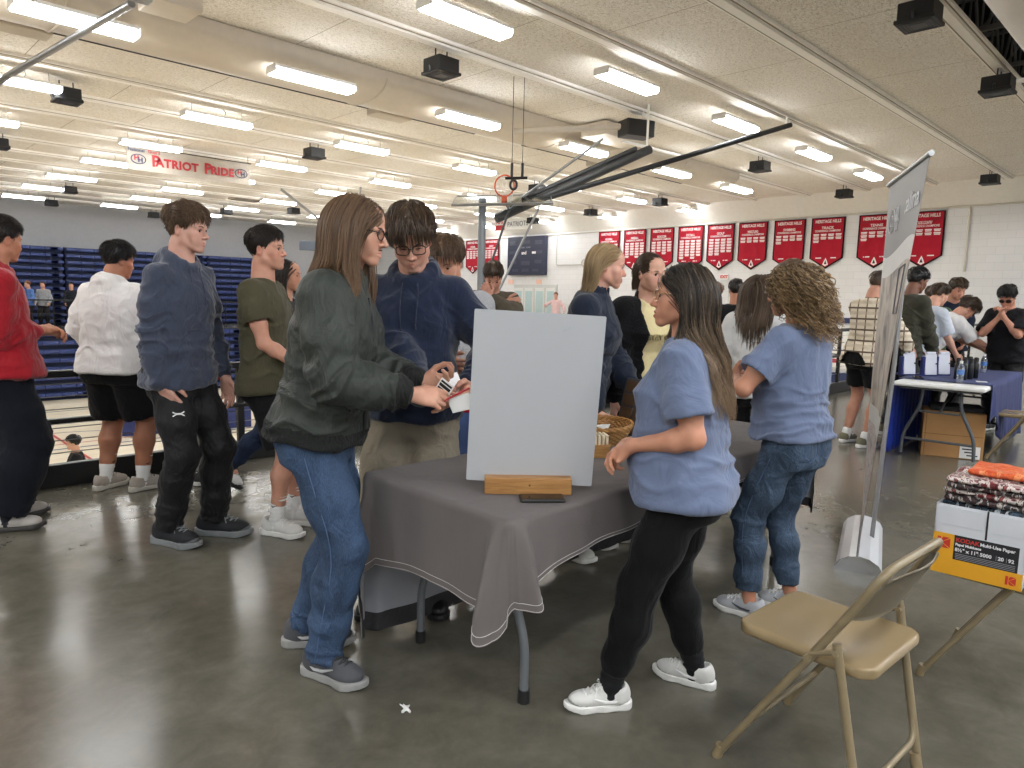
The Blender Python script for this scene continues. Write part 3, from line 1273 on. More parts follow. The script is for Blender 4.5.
def bleacher(name, xa, xb, y, z0, z1, step, label, mats, notch=None):
    e = empty(name, ((xa + xb) / 2, y, z0), label=label, cat='bleachers', group='folded blue bleachers across the court')
    w = xb - xa
    b = MB()
    b.box((0, .45, (z1 - z0) / 2), (w, .6, z1 - z0))
    b.build('back_frame', mats[1], e)
    nrow = int(round((z1 - z0) / step))
    for k in range(nrow):
        z = (k + .5) * (z1 - z0) / nrow
        b = MB()
        b.box((0, .06 + .004 * k, z + .04), (w, .22, step * .52), bev=.02)
        s = -w / 2
        while s < w / 2:
            b.box((min(s + .24, w / 2 - .2), -.07 + .004 * k, z + .05), (.43, .06, step * .42), bev=.015)
            s += .47
        b.build('bench_row', mats[0], e)
    return e


M_TRIMG = plain('aisle_grey', '#8e9299', .5)
for i, (xa, xb) in enumerate(((-4.0, 1.6), (1.7, 7.0), (7.1, 12.4), (12.5, 15.1))):
    bleacher('bleacher_bank', xa, xb, 31.6, 0, 3.0, .25, 'folded blue upper bleacher bank against the grey wall, %s' % ['beyond the red hoodie', 'above the white hoodie', 'behind the tall slate hoodie', 'end one behind the olive shirt'][i], (M_BLEACH, M_BLEACHD))
    bleacher('bleacher_bank', xa, xb, 28.05, COURT_Z, -.02, .30, 'folded blue lower bleacher bank at the court side, %s' % ['beyond the red hoodie', 'behind the white hoodie', 'behind the tall slate hoodie', 'end one behind the olive shirt'][i], (M_BLEACH, M_BLEACHD))
# far railing in front of the upper bleachers
e = empty('far_railing', (4.5, 28.7, 0), label='thin dark railing far across the court before the blue upper bleachers', cat='railing')
b = MB()
b.box((0, 0, 1.02), (24, .05, .05))
b.box((0, 0, .55), (24, .03, .03))
b.build('rail', M_BLACK, e)
for k in range(17):
    b = MB()
    b.cyl((-12 + 1.5 * k, 0, 0), (-12 + 1.5 * k, 0, 1.02), .022, n=6)
    b.build('post', M_BLACK, e)

# ------------------------------------------------------------------ court markings
M_LRED, M_LNAVY, M_LWHITE = plain('line_red', '#b23434', .3), plain('line_navy', '#25345f', .3), plain('line_white', '#f4f0e6', .3)


def court_line(pts, w, m, label):
    b = MB()
    for i in range(len(pts) - 1):
        p, q = A(*pts[i]), A(*pts[i + 1])
        d = unit(q - p)
        n_ = A(-d[1], d[0], 0) * w / 2
        z = A(0, 0, COURT_Z + .003)
        b.add([p + n_ + z, q + n_ + z, q - n_ + z, p - n_ + z], [(0, 1, 2, 3)])
    return tag(b.build('trim_40', m), kind='structure')


court_line([(2.6, 25.5, 0), (16.5, 25.5, 0), (16.5, 8.0, 0), (2.6, 8, 0), (2.6, 25.5, 0)], .08, M_LNAVY, '')
court_line([(-5, 23, 0), (16.5, 23, 0)], .06, M_LNAVY, '')
court_line([(4.3, 22.8, 0), (4.3, 16.2, 0)], .07, M_LRED, '')
court_line([(2.6, 20, 0), (6.5, 20, 0), (6.5, 15.5, 0), (2.6, 15.5, 0)], .07, M_LRED, '')
court_line([(4 + 3.2 * math.cos(a), 18.5 + 3.2 * math.sin(a), 0) for a in np.linspace(0, 2 * PI, 33)], .07, M_LNAVY, '')
court_line([(-5, 19.4, 0), (16.5, 19.4, 0)], .1, M_LNAVY, '')

# ------------------------------------------------------------------ railing along the concourse edge
M_RAIL = plain('railing_black', '#101113', .38)


def railing(p, q, label, h=.9, every=1.22, start=0.0):
    p, q = A(*p), A(*q)
    L = np.linalg.norm(q - p)
    ang = math.atan2(q[1] - p[1], q[0] - p[0])
    e = empty('guard_railing', p, ang, label=label, cat='railing')
    b = MB()
    b.box((L / 2, 0, .085), (L, .07, .17), bev=.008)
    b.build('kick_plate', M_RAIL, e)
    for z, hh in ((h, .055), (h * .585, .04)):
        b = MB()
        b.box((L / 2, 0, z), (L, .055, hh), bev=.01)
        b.build('rail', M_RAIL, e)
    s = start
    while s < L:
        b = MB()
        b.box((s, 0, h / 2), (.055, .05, h), bev=.006)
        b.build('post', M_RAIL, e)
        s += every
    for z in (.27, .37, .47, .62, .72, .82):
        b = MB()
        b.cyl((0, 0, z * h / .9), (L, 0, z * h / .9), .004, n=5)
        b.build('cable', M_STEEL, e)
    return e


railing((-4, 5.92, 0), (9.4, 5.92, 0), 'black guard railing with cables behind the waiting boys', h=.83, start=1.03, every=1.85)
railing((9.45, 5.85, 0), (9.45, 4.62, 0), 'short black return of the guard railing by the jog in the walkway', h=1.05)
railing((9.4, 4.55, 0), (21.8, 4.55, 0), 'black guard railing seen between the curly haired woman and the plaid shirt', h=1.05, start=.4)
slab('floor', (19.8, 10.4, -.3), (X1, 28.6, 0), M_FLOOR)
# ================================================================== FURNITURE
M_TAN = plain('tan_enamel', '#85775c', .28, var=.03)
M_TANPAD = plain('tan_vinyl_seat', '#8f7c5c', .24, var=.04)
M_RUBBER = plain('black_rubber', '#1a1a1a', .7)
M_TANFOOT = plain('tan_foot_cap', '#8a7a5c', .5)


def folding_chair(loc, rz, label):
    e = empty('folding_chair', loc, rz, label=label, cat='chair', group='tan folding chairs')
    r = .0125
    hw = .215
    # side tubes joined by the round top loop: front foot -> seat -> back
    pts = [(-hw - .02, .215, .01), (-hw - .012, .10, .20), (-hw - .006, -.05, .44), (-hw, -.17, .64), (-hw, -.235, .755), (hw, -.235, .755), (hw, -.17, .64), (hw + .006, -.05, .44), (hw + .012, .10, .20), (hw + .02, .215, .01)]
    b = MB()
    b.tube(rounded(pts, .075, 7), r, 12)
    b.build('back_and_front_leg_tube', M_TAN, e)
    for s in (-1, 1):
        b = MB()
        b.tube([(s * (hw + .012), -.125, .515), (s * (hw + .004), -.225, .01)], r, 12)
        b.build('rear_leg', M_TAN, e)
        b = MB()
        b.tube([(s * (hw + .012), -.128, .49), (s * (hw + .012), -.05, .455)], .008, 8)
        b.cyl((s * (hw - .01), -.13, .49), (s * (hw + .03), -.13, .49), .008, n=10)
        b.cyl((s * (hw - .03), -.05, .445), (s * (hw + .03), -.05, .445), .010, n=10)
        b.build('hinge_link', M_TAN, e)
        for (x, y) in ((s * (hw + .02), .217), (s * (hw - .005), -.227)):
            b = MB()
            b.cyl((x, y, .0), (x, y - .012 * (1 if y > 0 else -1), .045), .0165, .015, n=12)
            b.build('foot_cap', M_TANFOOT, e)
    for nm, y, z, w in (('front_crossbar', .12, .165, hw + .01), ('rear_crossbar', -.21, .085, hw + .005)):
        b = MB()
        b.tube(rounded([(-w, y + (.018 if y < 0 else 0), z + (.09 if y < 0 else 0)), (-w + (.012 if y < 0 else .03), y, z), (w - (.012 if y < 0 else .03), y, z), (w, y + (.018 if y < 0 else 0), z + (.09 if y < 0 else 0))], .04), .009, 10)
        b.build(nm, M_TAN, e)
    # pressed seat pan
    v = Vox((-.24, -.25, .38), (.24, .25, .48), .006)
    v.box((0, -.005, .437), (.41, .425, .036), .016, 0)
    X, Y, Z = v.ax[0][:, None, None], v.ax[1][None, :, None], v.ax[2][None, None, :]
    # round the plan corners, dish the middle
    q = np.maximum(np.abs(X) - .205 + .07, 0) ** 2 + np.maximum(np.abs(Y + .005) - .2125 + .07, 0) ** 2
    v.F = np.maximum(v.F, (np.sqrt(q) - .07 + 0 * Z).astype(np.float32))
    v.ell((0, -.03, .475), (.16, .15, .026), .02, op='s')
    V, Q = v.mesh()
    mesh_np('seat', relax(V, Q, 2), Q, M_TANPAD, e)
    # curved back plate between the tubes
    V, F = [], []
    nx, nz = 14, 6
    for sdn in (0, 1):
        for i in range(nx + 1):
            u = -1 + 2 * i / nx
            for k in range(nz + 1):
                z = .565 + .165 * k / nz
                y = -.115 - (z - .54) * .53 - .045 * (1 - u * u) - .008 * sdn
                zz = z - .022 * (abs(u) ** 4) * (1 if k == nz else (-1 if k == 0 else 0))
                V.append((u * (hw - .004), y, zz))
    M_ = (nx + 1) * (nz + 1)
    for i in range(nx):
        for k in range(nz):
            a = i * (nz + 1) + k
            F.append((a, a + nz + 1, a + nz + 2, a + 1))
            F.append((M_ + a, M_ + a + 1, M_ + a + nz + 2, M_ + a + nz + 1))
    rim = [i * (nz + 1) for i in range(nx + 1)] + [nx * (nz + 1) + k for k in range(1, nz + 1)] + [i * (nz + 1) + nz for i in range(nx - 1, -1, -1)] + [k for k in range(nz - 1, 0, -1)]
    for i in range(len(rim)):
        j = rim[(i + 1) % len(rim)]
        F.append((rim[i], j, M_ + j, M_ + rim[i]))
    o = mesh_np('backrest', V, F, plain('tan_back_plate', '#6e6450', .4), e)
    return e


folding_chair((2.205, .79, 0), math.radians(-3), 'empty tan metal folding chair in front, with nothing on its seat')
folding_chair((3.27, .50, 0), math.radians(-2), 'tan folding chair under the yellow and white paper box')
folding_chair((8.34, 1.33, 0), math.radians(2), 'far tan folding chair drawn up to the navy covered table')

# ------------------------------------------------------------------ main folding table under the grey cloth
TX0, TX1, TY0, TY1, TZ = 1.53, 3.95, 1.54, 2.38, .735
M_LEG = plain('grey_table_leg', '#6f7377', .4, .2)
tb = empty('folding_table', ((TX0 + TX1) / 2, (TY0 + TY1) / 2, 0), label='long folding table with bent grey legs hidden under the grey cloth', cat='table')
b = MB()
b.box((0, 0, TZ - .025), (TX1 - TX0 - .02, TY1 - TY0 - .02, .045), bev=.015)
b.build('tabletop', plain('table_plastic_white', '#e3e2de', .45), tb)
for sx in (-1, 1):
    for sy in (-1, 1):
        x = sx * ((TX1 - TX0) / 2 - .21)
        y = sy * .305
        b = MB()
        b.tube(rounded([(x, sy * .16, TZ - .05), (x, sy * .18, .56), (x, y, .22), (x, y, .03)], .06), .0165, 12)
        b.build('leg', M_LEG, tb)
        b = MB()
        b.cyl((x, y, 0), (x, y, .05), .0215, n=14)
        b.build('foot_cap', M_RUBBER, tb)
    b = MB()
    b.cyl((x, -.19, .52), (x, .19, .52), .011, n=8)
    b.build('leg_brace', M_LEG, tb)


def tablecloth():
    """draped cloth: rounded edge, straight drops, fluted corners; outer face and paler lining"""
    r = .022
    ang = []
    # perimeter samples: (x, y, outward normal, key)
    S = []
    ns, ne, nc = 150, 80, 16

    def side(p, q, n, cnt):
        for i in range(cnt):
            t = .5 - .5 * math.cos(PI * i / cnt) if cnt > 20 else i / cnt
            S.append((p[0] + (q[0] - p[0]) * t, p[1] + (q[1] - p[1]) * t, n[0], n[1]))

    def corner(c, a0):
        for i in range(nc):
            a = a0 + PI / 2 * i / nc
            S.append((c[0] + r * math.cos(a), c[1] + r * math.sin(a), math.cos(a), math.sin(a)))
    side((TX0 + r, TY0), (TX1 - r, TY0), (0, -1), ns)
    corner((TX1 - r, TY0 + r), -PI / 2)
    side((TX1, TY0 + r), (TX1, TY1 - r), (1, 0), ne)
    corner((TX1 - r, TY1 - r), 0)
    side((TX1 - r, TY1), (TX0 + r, TY1), (0, 1), ns)
    corner((TX0 + r, TY1 - r), PI / 2)
    side((TX0, TY1 - r), (TX0, TY0 + r), (-1, 0), ne)
    corner((TX0 + r, TY0 + r), PI)
    S = np.array(S)
    n = len(S)
    corners = np.array([(TX0, TY0), (TX1, TY0), (TX1, TY1), (TX0, TY1)])
    hz = np.zeros(n)
    dc = np.zeros((n, 4))
    for i, (x, y, nx_, ny_) in enumerate(S):
        ws = max(0, -ny_) ** 2
        wf = max(0, ny_) ** 2
        wl = max(0, -nx_) ** 2
        wr = max(0, nx_) ** 2
        u = (x - TX0) / (TX1 - TX0)
        v = (y - TY0) / (TY1 - TY0)
        near = np.interp(u, [0, .04, .12, .3, .6, 1], [.46, .52, .555, .60, .63, .60])
        far = .035
        left = np.interp(v, [0, .1, .5, .85, 1], [.42, .43, .435, .40, .31])
        right = np.interp(v, [0, .5, 1], [.31, .34, .30])
        hz[i] = (ws * near + wf * far + wl * left + wr * right) / (ws + wf + wl + wr)
        dc[i] = np.hypot(corners[:, 0] - x, corners[:, 1] - y)
    # pointed corners: the spare cloth hangs lower
    sg_ = np.where(np.abs(S[:, 2]) > np.abs(S[:, 3]), -1.0, 1.0)
    hz -= .085 * np.exp(-((dc[:, 0] * sg_ + .035) / .035) ** 2) + .03 * np.exp(-((dc[:, 0] * sg_ - .05) / .03) ** 2) + .04 * np.exp(-(dc[:, 1] / .06) ** 2) + .05 * np.exp(-(dc[:, 3] / .06) ** 2)
    hz = np.maximum(hz, .03)
    m = 26
    rows = []
    arcl = np.concatenate([[0], np.cumsum(np.hypot(*(S[1:, :2] - S[:-1, :2]).T))])
    cid = np.argmin(dc, 1)
    for k in range(m + 1):
        t = k / m
        z = TZ + .008 - (TZ + .008 - hz) * t
        drop = (TZ - z)
        flare = .012 * t
        # corner flutes: two rounded folds either side of each corner
        fl = np.zeros(n)
        for c in range(4):
            d = dc[:, c]
            sgn = np.where(np.abs(S[:, 2]) > np.abs(S[:, 3]), -1.0, 1.0)
            sd = d * sgn
            a = .085 if c == 0 else .07
            fl += a * (.95 * np.exp(-((sd - .058) / .026) ** 2) + np.exp(-((sd + .050) / .028) ** 2) - .12 * np.exp(-(sd / .02) ** 2)) * np.clip(drop / .30, 0, 1) ** .75
        wav = .010 * np.sin(arcl * 9 + 1.3) * t + .006 * np.sin(arcl * 23 + .4) * t
        off = flare + fl + wav * 1.0 + .004
        # the far drop sways inward a little so its lining shows under the near hem
        rows.append(np.stack([S[:, 0] + S[:, 2] * off, S[:, 1] + S[:, 3] * off, z], 1))
    # top: round the edge, then fill
    top = []
    for q, ins in ((.008, 0.003), (.011, .012), (.012, .0215)):
        top.append(np.stack([S[:, 0] - S[:, 2] * ins, S[:, 1] - S[:, 3] * ins, np.full(n, TZ + q)], 1))
    rings = [top[2], top[1], top[0]] + rows[1:]
    V = np.concatenate(rings)
    Q = []
    for k in range(len(rings) - 1):
        for i in range(n):
            j = (i + 1) % n
            Q.append((k * n + i, (k + 1) * n + i, (k + 1) * n + j, k * n + j))
    F = [tuple(q) for q in Q]
    F.append(tuple(range(n)))
    return V, F, rings, n


cV, cF, cR, cN = tablecloth()
M_CLOTH = fabric('grey_polyester_cloth', '#67615f', .75, weave=700, var=.04, wr=.12, sheen=.1, wscale=3, spec=.25)
M_LINING = fabric('pale_cloth_lining', '#9a9ca2', .8, weave=700, var=.04, wr=.12, wscale=3)
M_HEM = fabric('dark_hem_band', '#3a393b', .8)
cl = mesh_np('tablecloth', cV, cF, [M_CLOTH, M_HEM])
tag(cl, 'grey tablecloth with white stitched hem draped over the long folding table', 'tablecloth')
# lining: same drop, 4 mm inside, dark band at the hem
ins = []
ctr = A((TX0 + TX1) / 2, (TY0 + TY1) / 2, 0)
for R_ in cR[2:]:
    nxt, prv = np.roll(R_, -1, 0), np.roll(R_, 1, 0)
    tg = nxt - prv
    nn = np.stack([tg[:, 1], -tg[:, 0], 0 * tg[:, 0]], 1)
    nn /= np.linalg.norm(nn, axis=1)[:, None] + 1e-9
    q = R_ - nn * .004
    ins.append(q)
iV = np.concatenate(ins)
iF, iM = [], []
for k in range(len(ins) - 1):
    for i in range(cN):
        j = (i + 1) % cN
        iF.append((k * cN + i, k * cN + j, (k + 1) * cN + j, (k + 1) * cN + i))
        iM.append(1 if k >= len(ins) - 4 else 0)
mesh_np('lining', iV, iF, [M_LINING, M_HEM], cl, mi=iM)
M_STITCH = plain('white_stitch', '#c9c5c2', .7)
for nm, fr in (('hem_stitch', .3), ('upper_hem_stitch', 2.2)):
    k = len(cR) - 1 - fr
    k0 = int(math.floor(k))
    P_ = cR[k0] * (1 - (k - k0)) + cR[min(k0 + 1, len(cR) - 1)] * (k - k0)
    nxt, prv = np.roll(P_, -1, 0), np.roll(P_, 1, 0)
    tg = nxt - prv
    nn = np.stack([tg[:, 1], -tg[:, 0], 0 * tg[:, 0]], 1)
    nn /= np.linalg.norm(nn, axis=1)[:, None] + 1e-9
    b = MB()
    b.tube(P_ + nn * .0010, .0011, 5, closed=True)
    b.build(nm, M_STITCH, cl)

# ------------------------------------------------------------------ sign board in its wooden foot
ang = math.atan2(-.32, .34)
bx = A(math.cos(ang), math.sin(ang), 0)
bn = A(bx[1], -bx[0], 0)           # toward the viewer
TT = TZ + .013
bc = A(1.833, 1.746, 0)
Rb = np.stack([bx, -bn, A(0, 0, 1)], 1)
M_WOOD = None


def wood(name, c1, c2, scale=(3, 30, 30), rough=.45):
    t = NT(name)
    f = t.noise(t.coord(scale=scale), 2.2, 6, .6, 1.2)
    t.base(t.ramp(f, [(.25, srgb(c1)), (.75, srgb(c2))]))
    t.set(Roughness=rough)
    return t.m


M_OAK = wood('honey_oak', '#84582c', '#b98a51')
wo = empty('wooden_sign_foot', bc + A(0, 0, TT), ang, label='honey coloured wooden foot holding the white board on the grey table', cat='sign holder')
b = MB()
b.box((-.005, .028, .031), (.315, .05, .062), bev=.004)
b.box((-.005, -.028, .031), (.315, .05, .062), bev=.004)
b.box((-.005, 0, .0145), (.315, .03, .029))
b.build('slotted_block', M_OAK, wo)
b = MB()
b.cyl((0, -.0525, .035), (0, -.0535, .035), .004, n=10)
b.build('wood_knot', plain('wood_knot', '#4d3018', .6), wo)
e = empty('white_display_board', bc + A(0, 0, TT + .030), ang, label='blank white foam board standing upright on the grey table', cat='board')
e.rotation_euler = (math.radians(3.5), math.radians(2.2), ang)
b = MB()
pts = []
W_, H_ = .463, .625
for cx, cz, a0 in ((W_ / 2 - .006, .006, -PI / 2), (W_ / 2 - .004, H_ - .004, 0), (-W_ / 2 + .004, H_ - .004, PI / 2), (-W_ / 2 + .006, .006, PI)):
    for i in range(5):
        a = a0 + PI / 2 * i / 4
        pts.append((cx + .005 * math.cos(a), cz + .005 * math.sin(a)))
b.prism(pts, (0, -.0025, 0), (1, 0, 0), (0, 0, 1), (0, 1, 0), .005)
b.build('foam_sheet', plain('white_foam_board', '#b0b2b5', .55, var=.015, scale=2), e)
b = MB()
for (u, v, s) in ((.10, .575, .02), (-.11, .055, .008), (.215, .075, .012)):
    b.tube([(u - s, -.0028, v - s * .6), (u, -.003, v), (u + s * .6, -.0028, v + s * .3)], .0012, 5)
b.build('dents', plain('board_dent', '#aab0b6', .6), e)

e = empty('phone', (1.785, 1.635, TT), ang + .06, label='black phone in a case lying on the grey cloth before the wooden foot', cat='phone')
b = MB()
b.box((0, 0, .0065), (.158, .078, .012), bev=.005)
b.build('case', plain('phone_case', '#1b1a19', .5), e)
b = MB()
b.box((0, 0, .0125), (.146, .068, .002), bev=.001)
b.build('screen', plain('phone_screen', '#0d0d0f', .08), e)

# block of pale pegs, wicker basket, brown frame
e = empty('peg_block', (2.47, 1.98, TT), ang + .1, label='small wooden block topped with rows of pale pegs behind the white board', cat='block')
b = MB()
b.box((0, 0, .03), (.17, .10, .06), bev=.004)
b.build('wooden_block', M_OAK, e)
M_PEG = plain('pale_peg', '#e6d9bc', .6)
for i in range(9):
    b = MB()
    b.box((-.072 + .018 * i, 0, .08), (.012, .08, .045), bev=.003)
    b.build('peg', M_PEG, e)

e = empty('wicker_basket', (2.79, 2.16, TT), .5, label='oval wicker basket on the table behind the white board', cat='basket')
M_WICK = plain('wicker', '#a87b45', .6, var=.25, scale=30)
b = MB()
for k in range(9):
    z = .004 + .009 * k
    sx, sy = .15 + .05 * k / 8, .105 + .04 * k / 8
    b.tube([A(sx * math.cos(a), sy * math.sin(a), z + .003 * math.sin(a * 24 + k * PI)) for a in np.linspace(0, 2 * PI, 96, endpoint=False)], .0055, 6, closed=True)
b.build('woven_wall', M_WICK, e)
b = MB()
P_ = [A(.205 * math.cos(a), .148 * math.sin(a), .088) for a in np.linspace(0, 2 * PI, 90, endpoint=False)]
b.tube([p + A(.006 * math.cos(i * .9), 0, .006 * math.sin(i * .9)) for i, p in enumerate(P_)], .008, 6, closed=True)
b.tube([p + A(.006 * math.cos(i * .9 + PI), 0, .006 * math.sin(i * .9 + PI)) for i, p in enumerate(P_)], .008, 6, closed=True)
b.build('braided_rim', M_WICK, e)
b = MB()
b.lathe([(.0, .002), (.15, .002), (.15, .008), (0, .008)], n=30)
o = b.build('base', M_WICK, e)
o.scale = (1, .7, 1)
pb = empty('paper_slips', (2.79, 2.16, TT + .01), .3, label='white paper slips lying inside the wicker basket', cat='paper')
b = MB()
for k in range(7):
    a = k * 1.3
    R_ = np.array(Euler((.1 * math.sin(k), .1 * math.cos(k * 2), a)).to_matrix())
    b.box((.05 * math.cos(a), .035 * math.sin(a), .014 + .008 * k), (.09, .05, .003), R_)
b.build('slips', M_WHITE, pb)

e = empty('brown_frame', (3.02, 2.16, TT), ang - 1.1, label='dark framed board with brown panels leaning by the woman in the blue shirt', cat='frame')
tl = math.radians(14)
R_ = np.array(Euler((-tl, 0, 0)).to_matrix())
b = MB()


def fb(c, s, mi=0):
    b.box(R_ @ A(*c), s, R_, mi, .002)


fb((0, 0, .15), (.24, .012, .30))
b.build('frame_board', plain('frame_grey', '#4b4a4c', .5), e)
b = MB()
for i in range(2):
    for j in range(4):
        fb((-.055 + .11 * i, -.008, .04 + .072 * j), (.095, .006, .06))
b.build('brown_panels', plain('brown_panel', '#5d4630', .45), e)

e = empty('paper_sheet', (3.62, 2.12, TT), .4, label='white sheet of paper on the grey table beside the jeans', cat='paper')
b = MB()
b.box((0, 0, .001), (.22, .28, .002))
b.box((.02, .03, .003), (.22, .28, .0015), np.array(Euler((0, 0, .2)).to_matrix()))
b.build('sheets', M_WHITE, e)

# ------------------------------------------------------------------ paper box with printed pouches on the second chair
KX, KY, KZ = 2.975, .705, .458         # near-left bottom corner
M_CARD = plain('white_carton', '#d9dce2', .65, var=.02)
M_YEL = plain('carton_yellow', '#e6a722', .55)
M_KBLACK = plain('carton_black', '#1b1c20', .5)
M_KRED = plain('carton_red', '#c8362c', .5)
kb = empty('paper_box', (KX, KY, KZ), math.radians(-88), label='open white and yellow KODAK multi-use paper box on a folding chair', cat='box')
# local: x runs along the printed face (reading direction), -y toward the viewer side, depth +y
BW, BD, BH = .285, .44, .265
Rk = Euler((0, 0, 0))
b = MB()
t_ = .006
b.box((BW / 2, t_ / 2, BH / 2), (BW, t_, BH))
b.box((BW / 2, BD - t_ / 2, BH / 2), (BW, t_, BH))
b.box((t_ / 2, BD / 2, BH / 2), (t_, BD, BH))
b.box((BW - t_ / 2, BD / 2, BH / 2), (t_, BD, BH))
b.box((BW / 2, BD / 2, t_ / 2), (BW, BD, t_))
b.build('carton', M_CARD, kb)
b = MB()
b.prism([(0, 0), (BW, 0), (BW, .062), (0, .062)], (0, -.0015, 0), (1, 0, 0), (0, 0, 1), (0, 1, 0), .001)
b.prism([(0, .062), (.068, .062), (.068, .155), (0, .155)], (0, -.0015, 0), (1, 0, 0), (0, 0, 1), (0, 1, 0), .001)
b.build('yellow_print', M_YEL, kb)
b = MB()
b.prism([(.068, .062), (.268, .062), (.268, .155), (.068, .155)], (0, -.0015, 0), (1, 0, 0), (0, 0, 1), (0, 1, 0), .001)
b.build('black_panel', M_KBLACK, kb)
b = MB()


def klogo(x, z, s):
    for pts in ([(0, 0), (.26, 0), (.26, 1), (0, 1)], [(.32, .5), (.95, 1.0), (.45, 1.0), (.32, .82)], [(.32, .5), (.95, 0), (.45, 0), (.32, .18)], [(.36, .5), (1.0, .93), (1.0, .07)]):
        b.prism([(x + u * s, z + v * s) for u, v in pts], (0, -.0025, 0), (1, 0, 0), (0, 0, 1), (0, 1, 0), .001)


klogo(.014, .098, .042)
klogo(.235, .014, .032)
b.build('red_emblem', M_KRED, kb)


def kt(body, x, z, s, m, nm='lettering', al='LEFT', off=.0006):
    o = text_obj(nm, body, s, m, frame4((x, -.0026, z), (1, 0, 0), (0, 0, 1), (0, -1, 0)), None, .0003, off, al)
    o.parent = kb
    o.matrix_parent_inverse = Matrix.Identity(4)
    return o


M_WP = plain('print_white', '#e9e9ec', .6)
kt('KODAK', .073, .138, .021, M_KRED)
kt('Multi-Use Paper', .150, .138, .0163, M_WP)
kt('Papel Multiusos', .073, .121, .013, M_WP)
kt('8½" x 11"', .073, .101, .018, M_WP)
kt('5000', .152, .101, .018, M_WP)
kt('20', .207, .101, .018, M_WP)
kt('92', .238, .101, .018, M_WP)
b = MB()
for x in (.147, .202, .233):
    b.box((x, -.003, .101), (.0015, .001, .018))
for k in range(4):
    b.box((.168, -.003, .086 - .006 * k), (.185, .001, .0022))
b.build('fine_print', plain('print_grey', '#8b8b90', .6), kb)
b = MB()
b.box((.165, -.001, .212), (.006, .003, .106))
b.build('flap_gap', M_KBLACK, kb)
b = MB()
for k, x in enumerate((.080, .226)):
    b.box((x, -.004, .225), (.155 if k == 0 else .115, .004, .07), np.array(Euler((.06, 0, .01 * (k * 2 - 1))).to_matrix()), bev=.001)
b.build('folded_flap', M_CARD, kb)


def pouch_mat(name, cols, scale):
    t = NT(name)
    f = t.noise(t.coord(scale=(1, 1.6, 1)), scale, 4, .6, 1.5)
    n_ = len(cols)
    r = t.n('ShaderNodeValToRGB')
    r.color_ramp.interpolation = 'CONSTANT'
    el = r.color_ramp.elements
    while len(el) < n_:
        el.new(.5)
    for i, c in enumerate(cols):
        el[i].position = .0 if i == 0 else .30 + .4 * i / n_
        el[i].color = srgb(c)
    t.l(f, r.inputs['Fac'])
    t.base(r.outputs['Color'])
    t.set(Roughness=.38)
    t.bump(t.noise(t.coord(), 25, 3), .5, .02)
    return t.m


PM = [pouch_mat('pouch_maroon', ['#2a1418', '#6d2328', '#d8cfc9', '#3a1c1f', '#8f3a36'], 14),
      pouch_mat('pouch_slate', ['#1d2430', '#3f5568', '#1a1c22', '#b9c2c8', '#2d3947'], 12),
      pouch_mat('pouch_dark', ['#17181c', '#4b2a2a', '#1d1f25', '#c7bdb6', '#2c2326'], 16),
      pouch_mat('pouch_orange', ['#b5431f', '#d9632e', '#c9502a', '#e08a55', '#a83a1c'], 10),
      pouch_mat('pouch_rose', ['#b26a5c', '#c98373', '#7c3c36', '#d7b5a8', '#9a5246'], 12)]


def pouch(c, size, rz, m, label, seed, tilt=(0, 0)):
    v = Vox((-size[0] / 2 - .02, -size[1] / 2 - .02, -size[2] / 2 - .02), (size[0] / 2 + .02, size[1] / 2 + .02, size[2] / 2 + .02), .007)
    v.box((0, 0, 0), size, size[2] * .48, 0)
    V, Q = v.mesh()
    V = relax(V, Q, 1)
    N = vnormals(V, Q)
    d = .004 * vnoise(V * 18 + seed * 3.1) + .0025 * vnoise(V * 45 + seed)
    V = V + N * d[:, None]
    o = mesh_np('printed_pouch', V, Q, m)
    o.location = c
    o.rotation_euler = (tilt[0], tilt[1], rz)
    return tag(o, label, 'pouch', 'printed pouches piled in the paper box')


# stack sits in the box, top of the pile above the rim
kc = A(3.13, .52, 0)
STK = [((3.13, .565, .650), (.26, .22, .034), .06, PM[1], 'slate blue printed pouch lowest in the pile, down inside the paper box', 1, (.0, .0)),
       ((3.10, .565, .686), (.22, .24, .030), .03, PM[0], 'maroon and white printed pouch second from the bottom, just above the carton rim', 2, (0, 0)),
       ((3.15, .56, .718), (.28, .26, .030), -.10, PM[1], 'slate blue printed pouch in the lower half of the pile, over a maroon one', 3, (0, 0)),
       ((3.13, .565, .747), (.27, .27, .024), .08, PM[2], 'dark patterned pouch in the middle of the pile, above the upper slate blue one', 4, (0, 0)),
       ((3.14, .56, .772), (.29, .26, .022), -.05, PM[0], 'thin maroon patterned pouch just above the middle of the pile', 5, (0, 0)),
       ((3.13, .565, .796), (.28, .27, .020), .10, PM[2], 'dark speckled pouch third from the top of the pile', 6, (0, 0)),
       ((3.12, .56, .818), (.29, .26, .020), .02, PM[0], 'maroon speckled pouch under the orange one', 9, (0, 0)),
       ((3.19, .545, .839), (.22, .20, .018), .04, PM[3], 'orange printed pouch on top of the pile', 7, (0, 0)),
       ((3.345, .55, .70), (.11, .24, .03), .10, PM[4], 'rose coloured pouch beside the tall pile, at the back of the carton', 8, (0, 0))]
for s_ in STK:
    pouch(*s_)

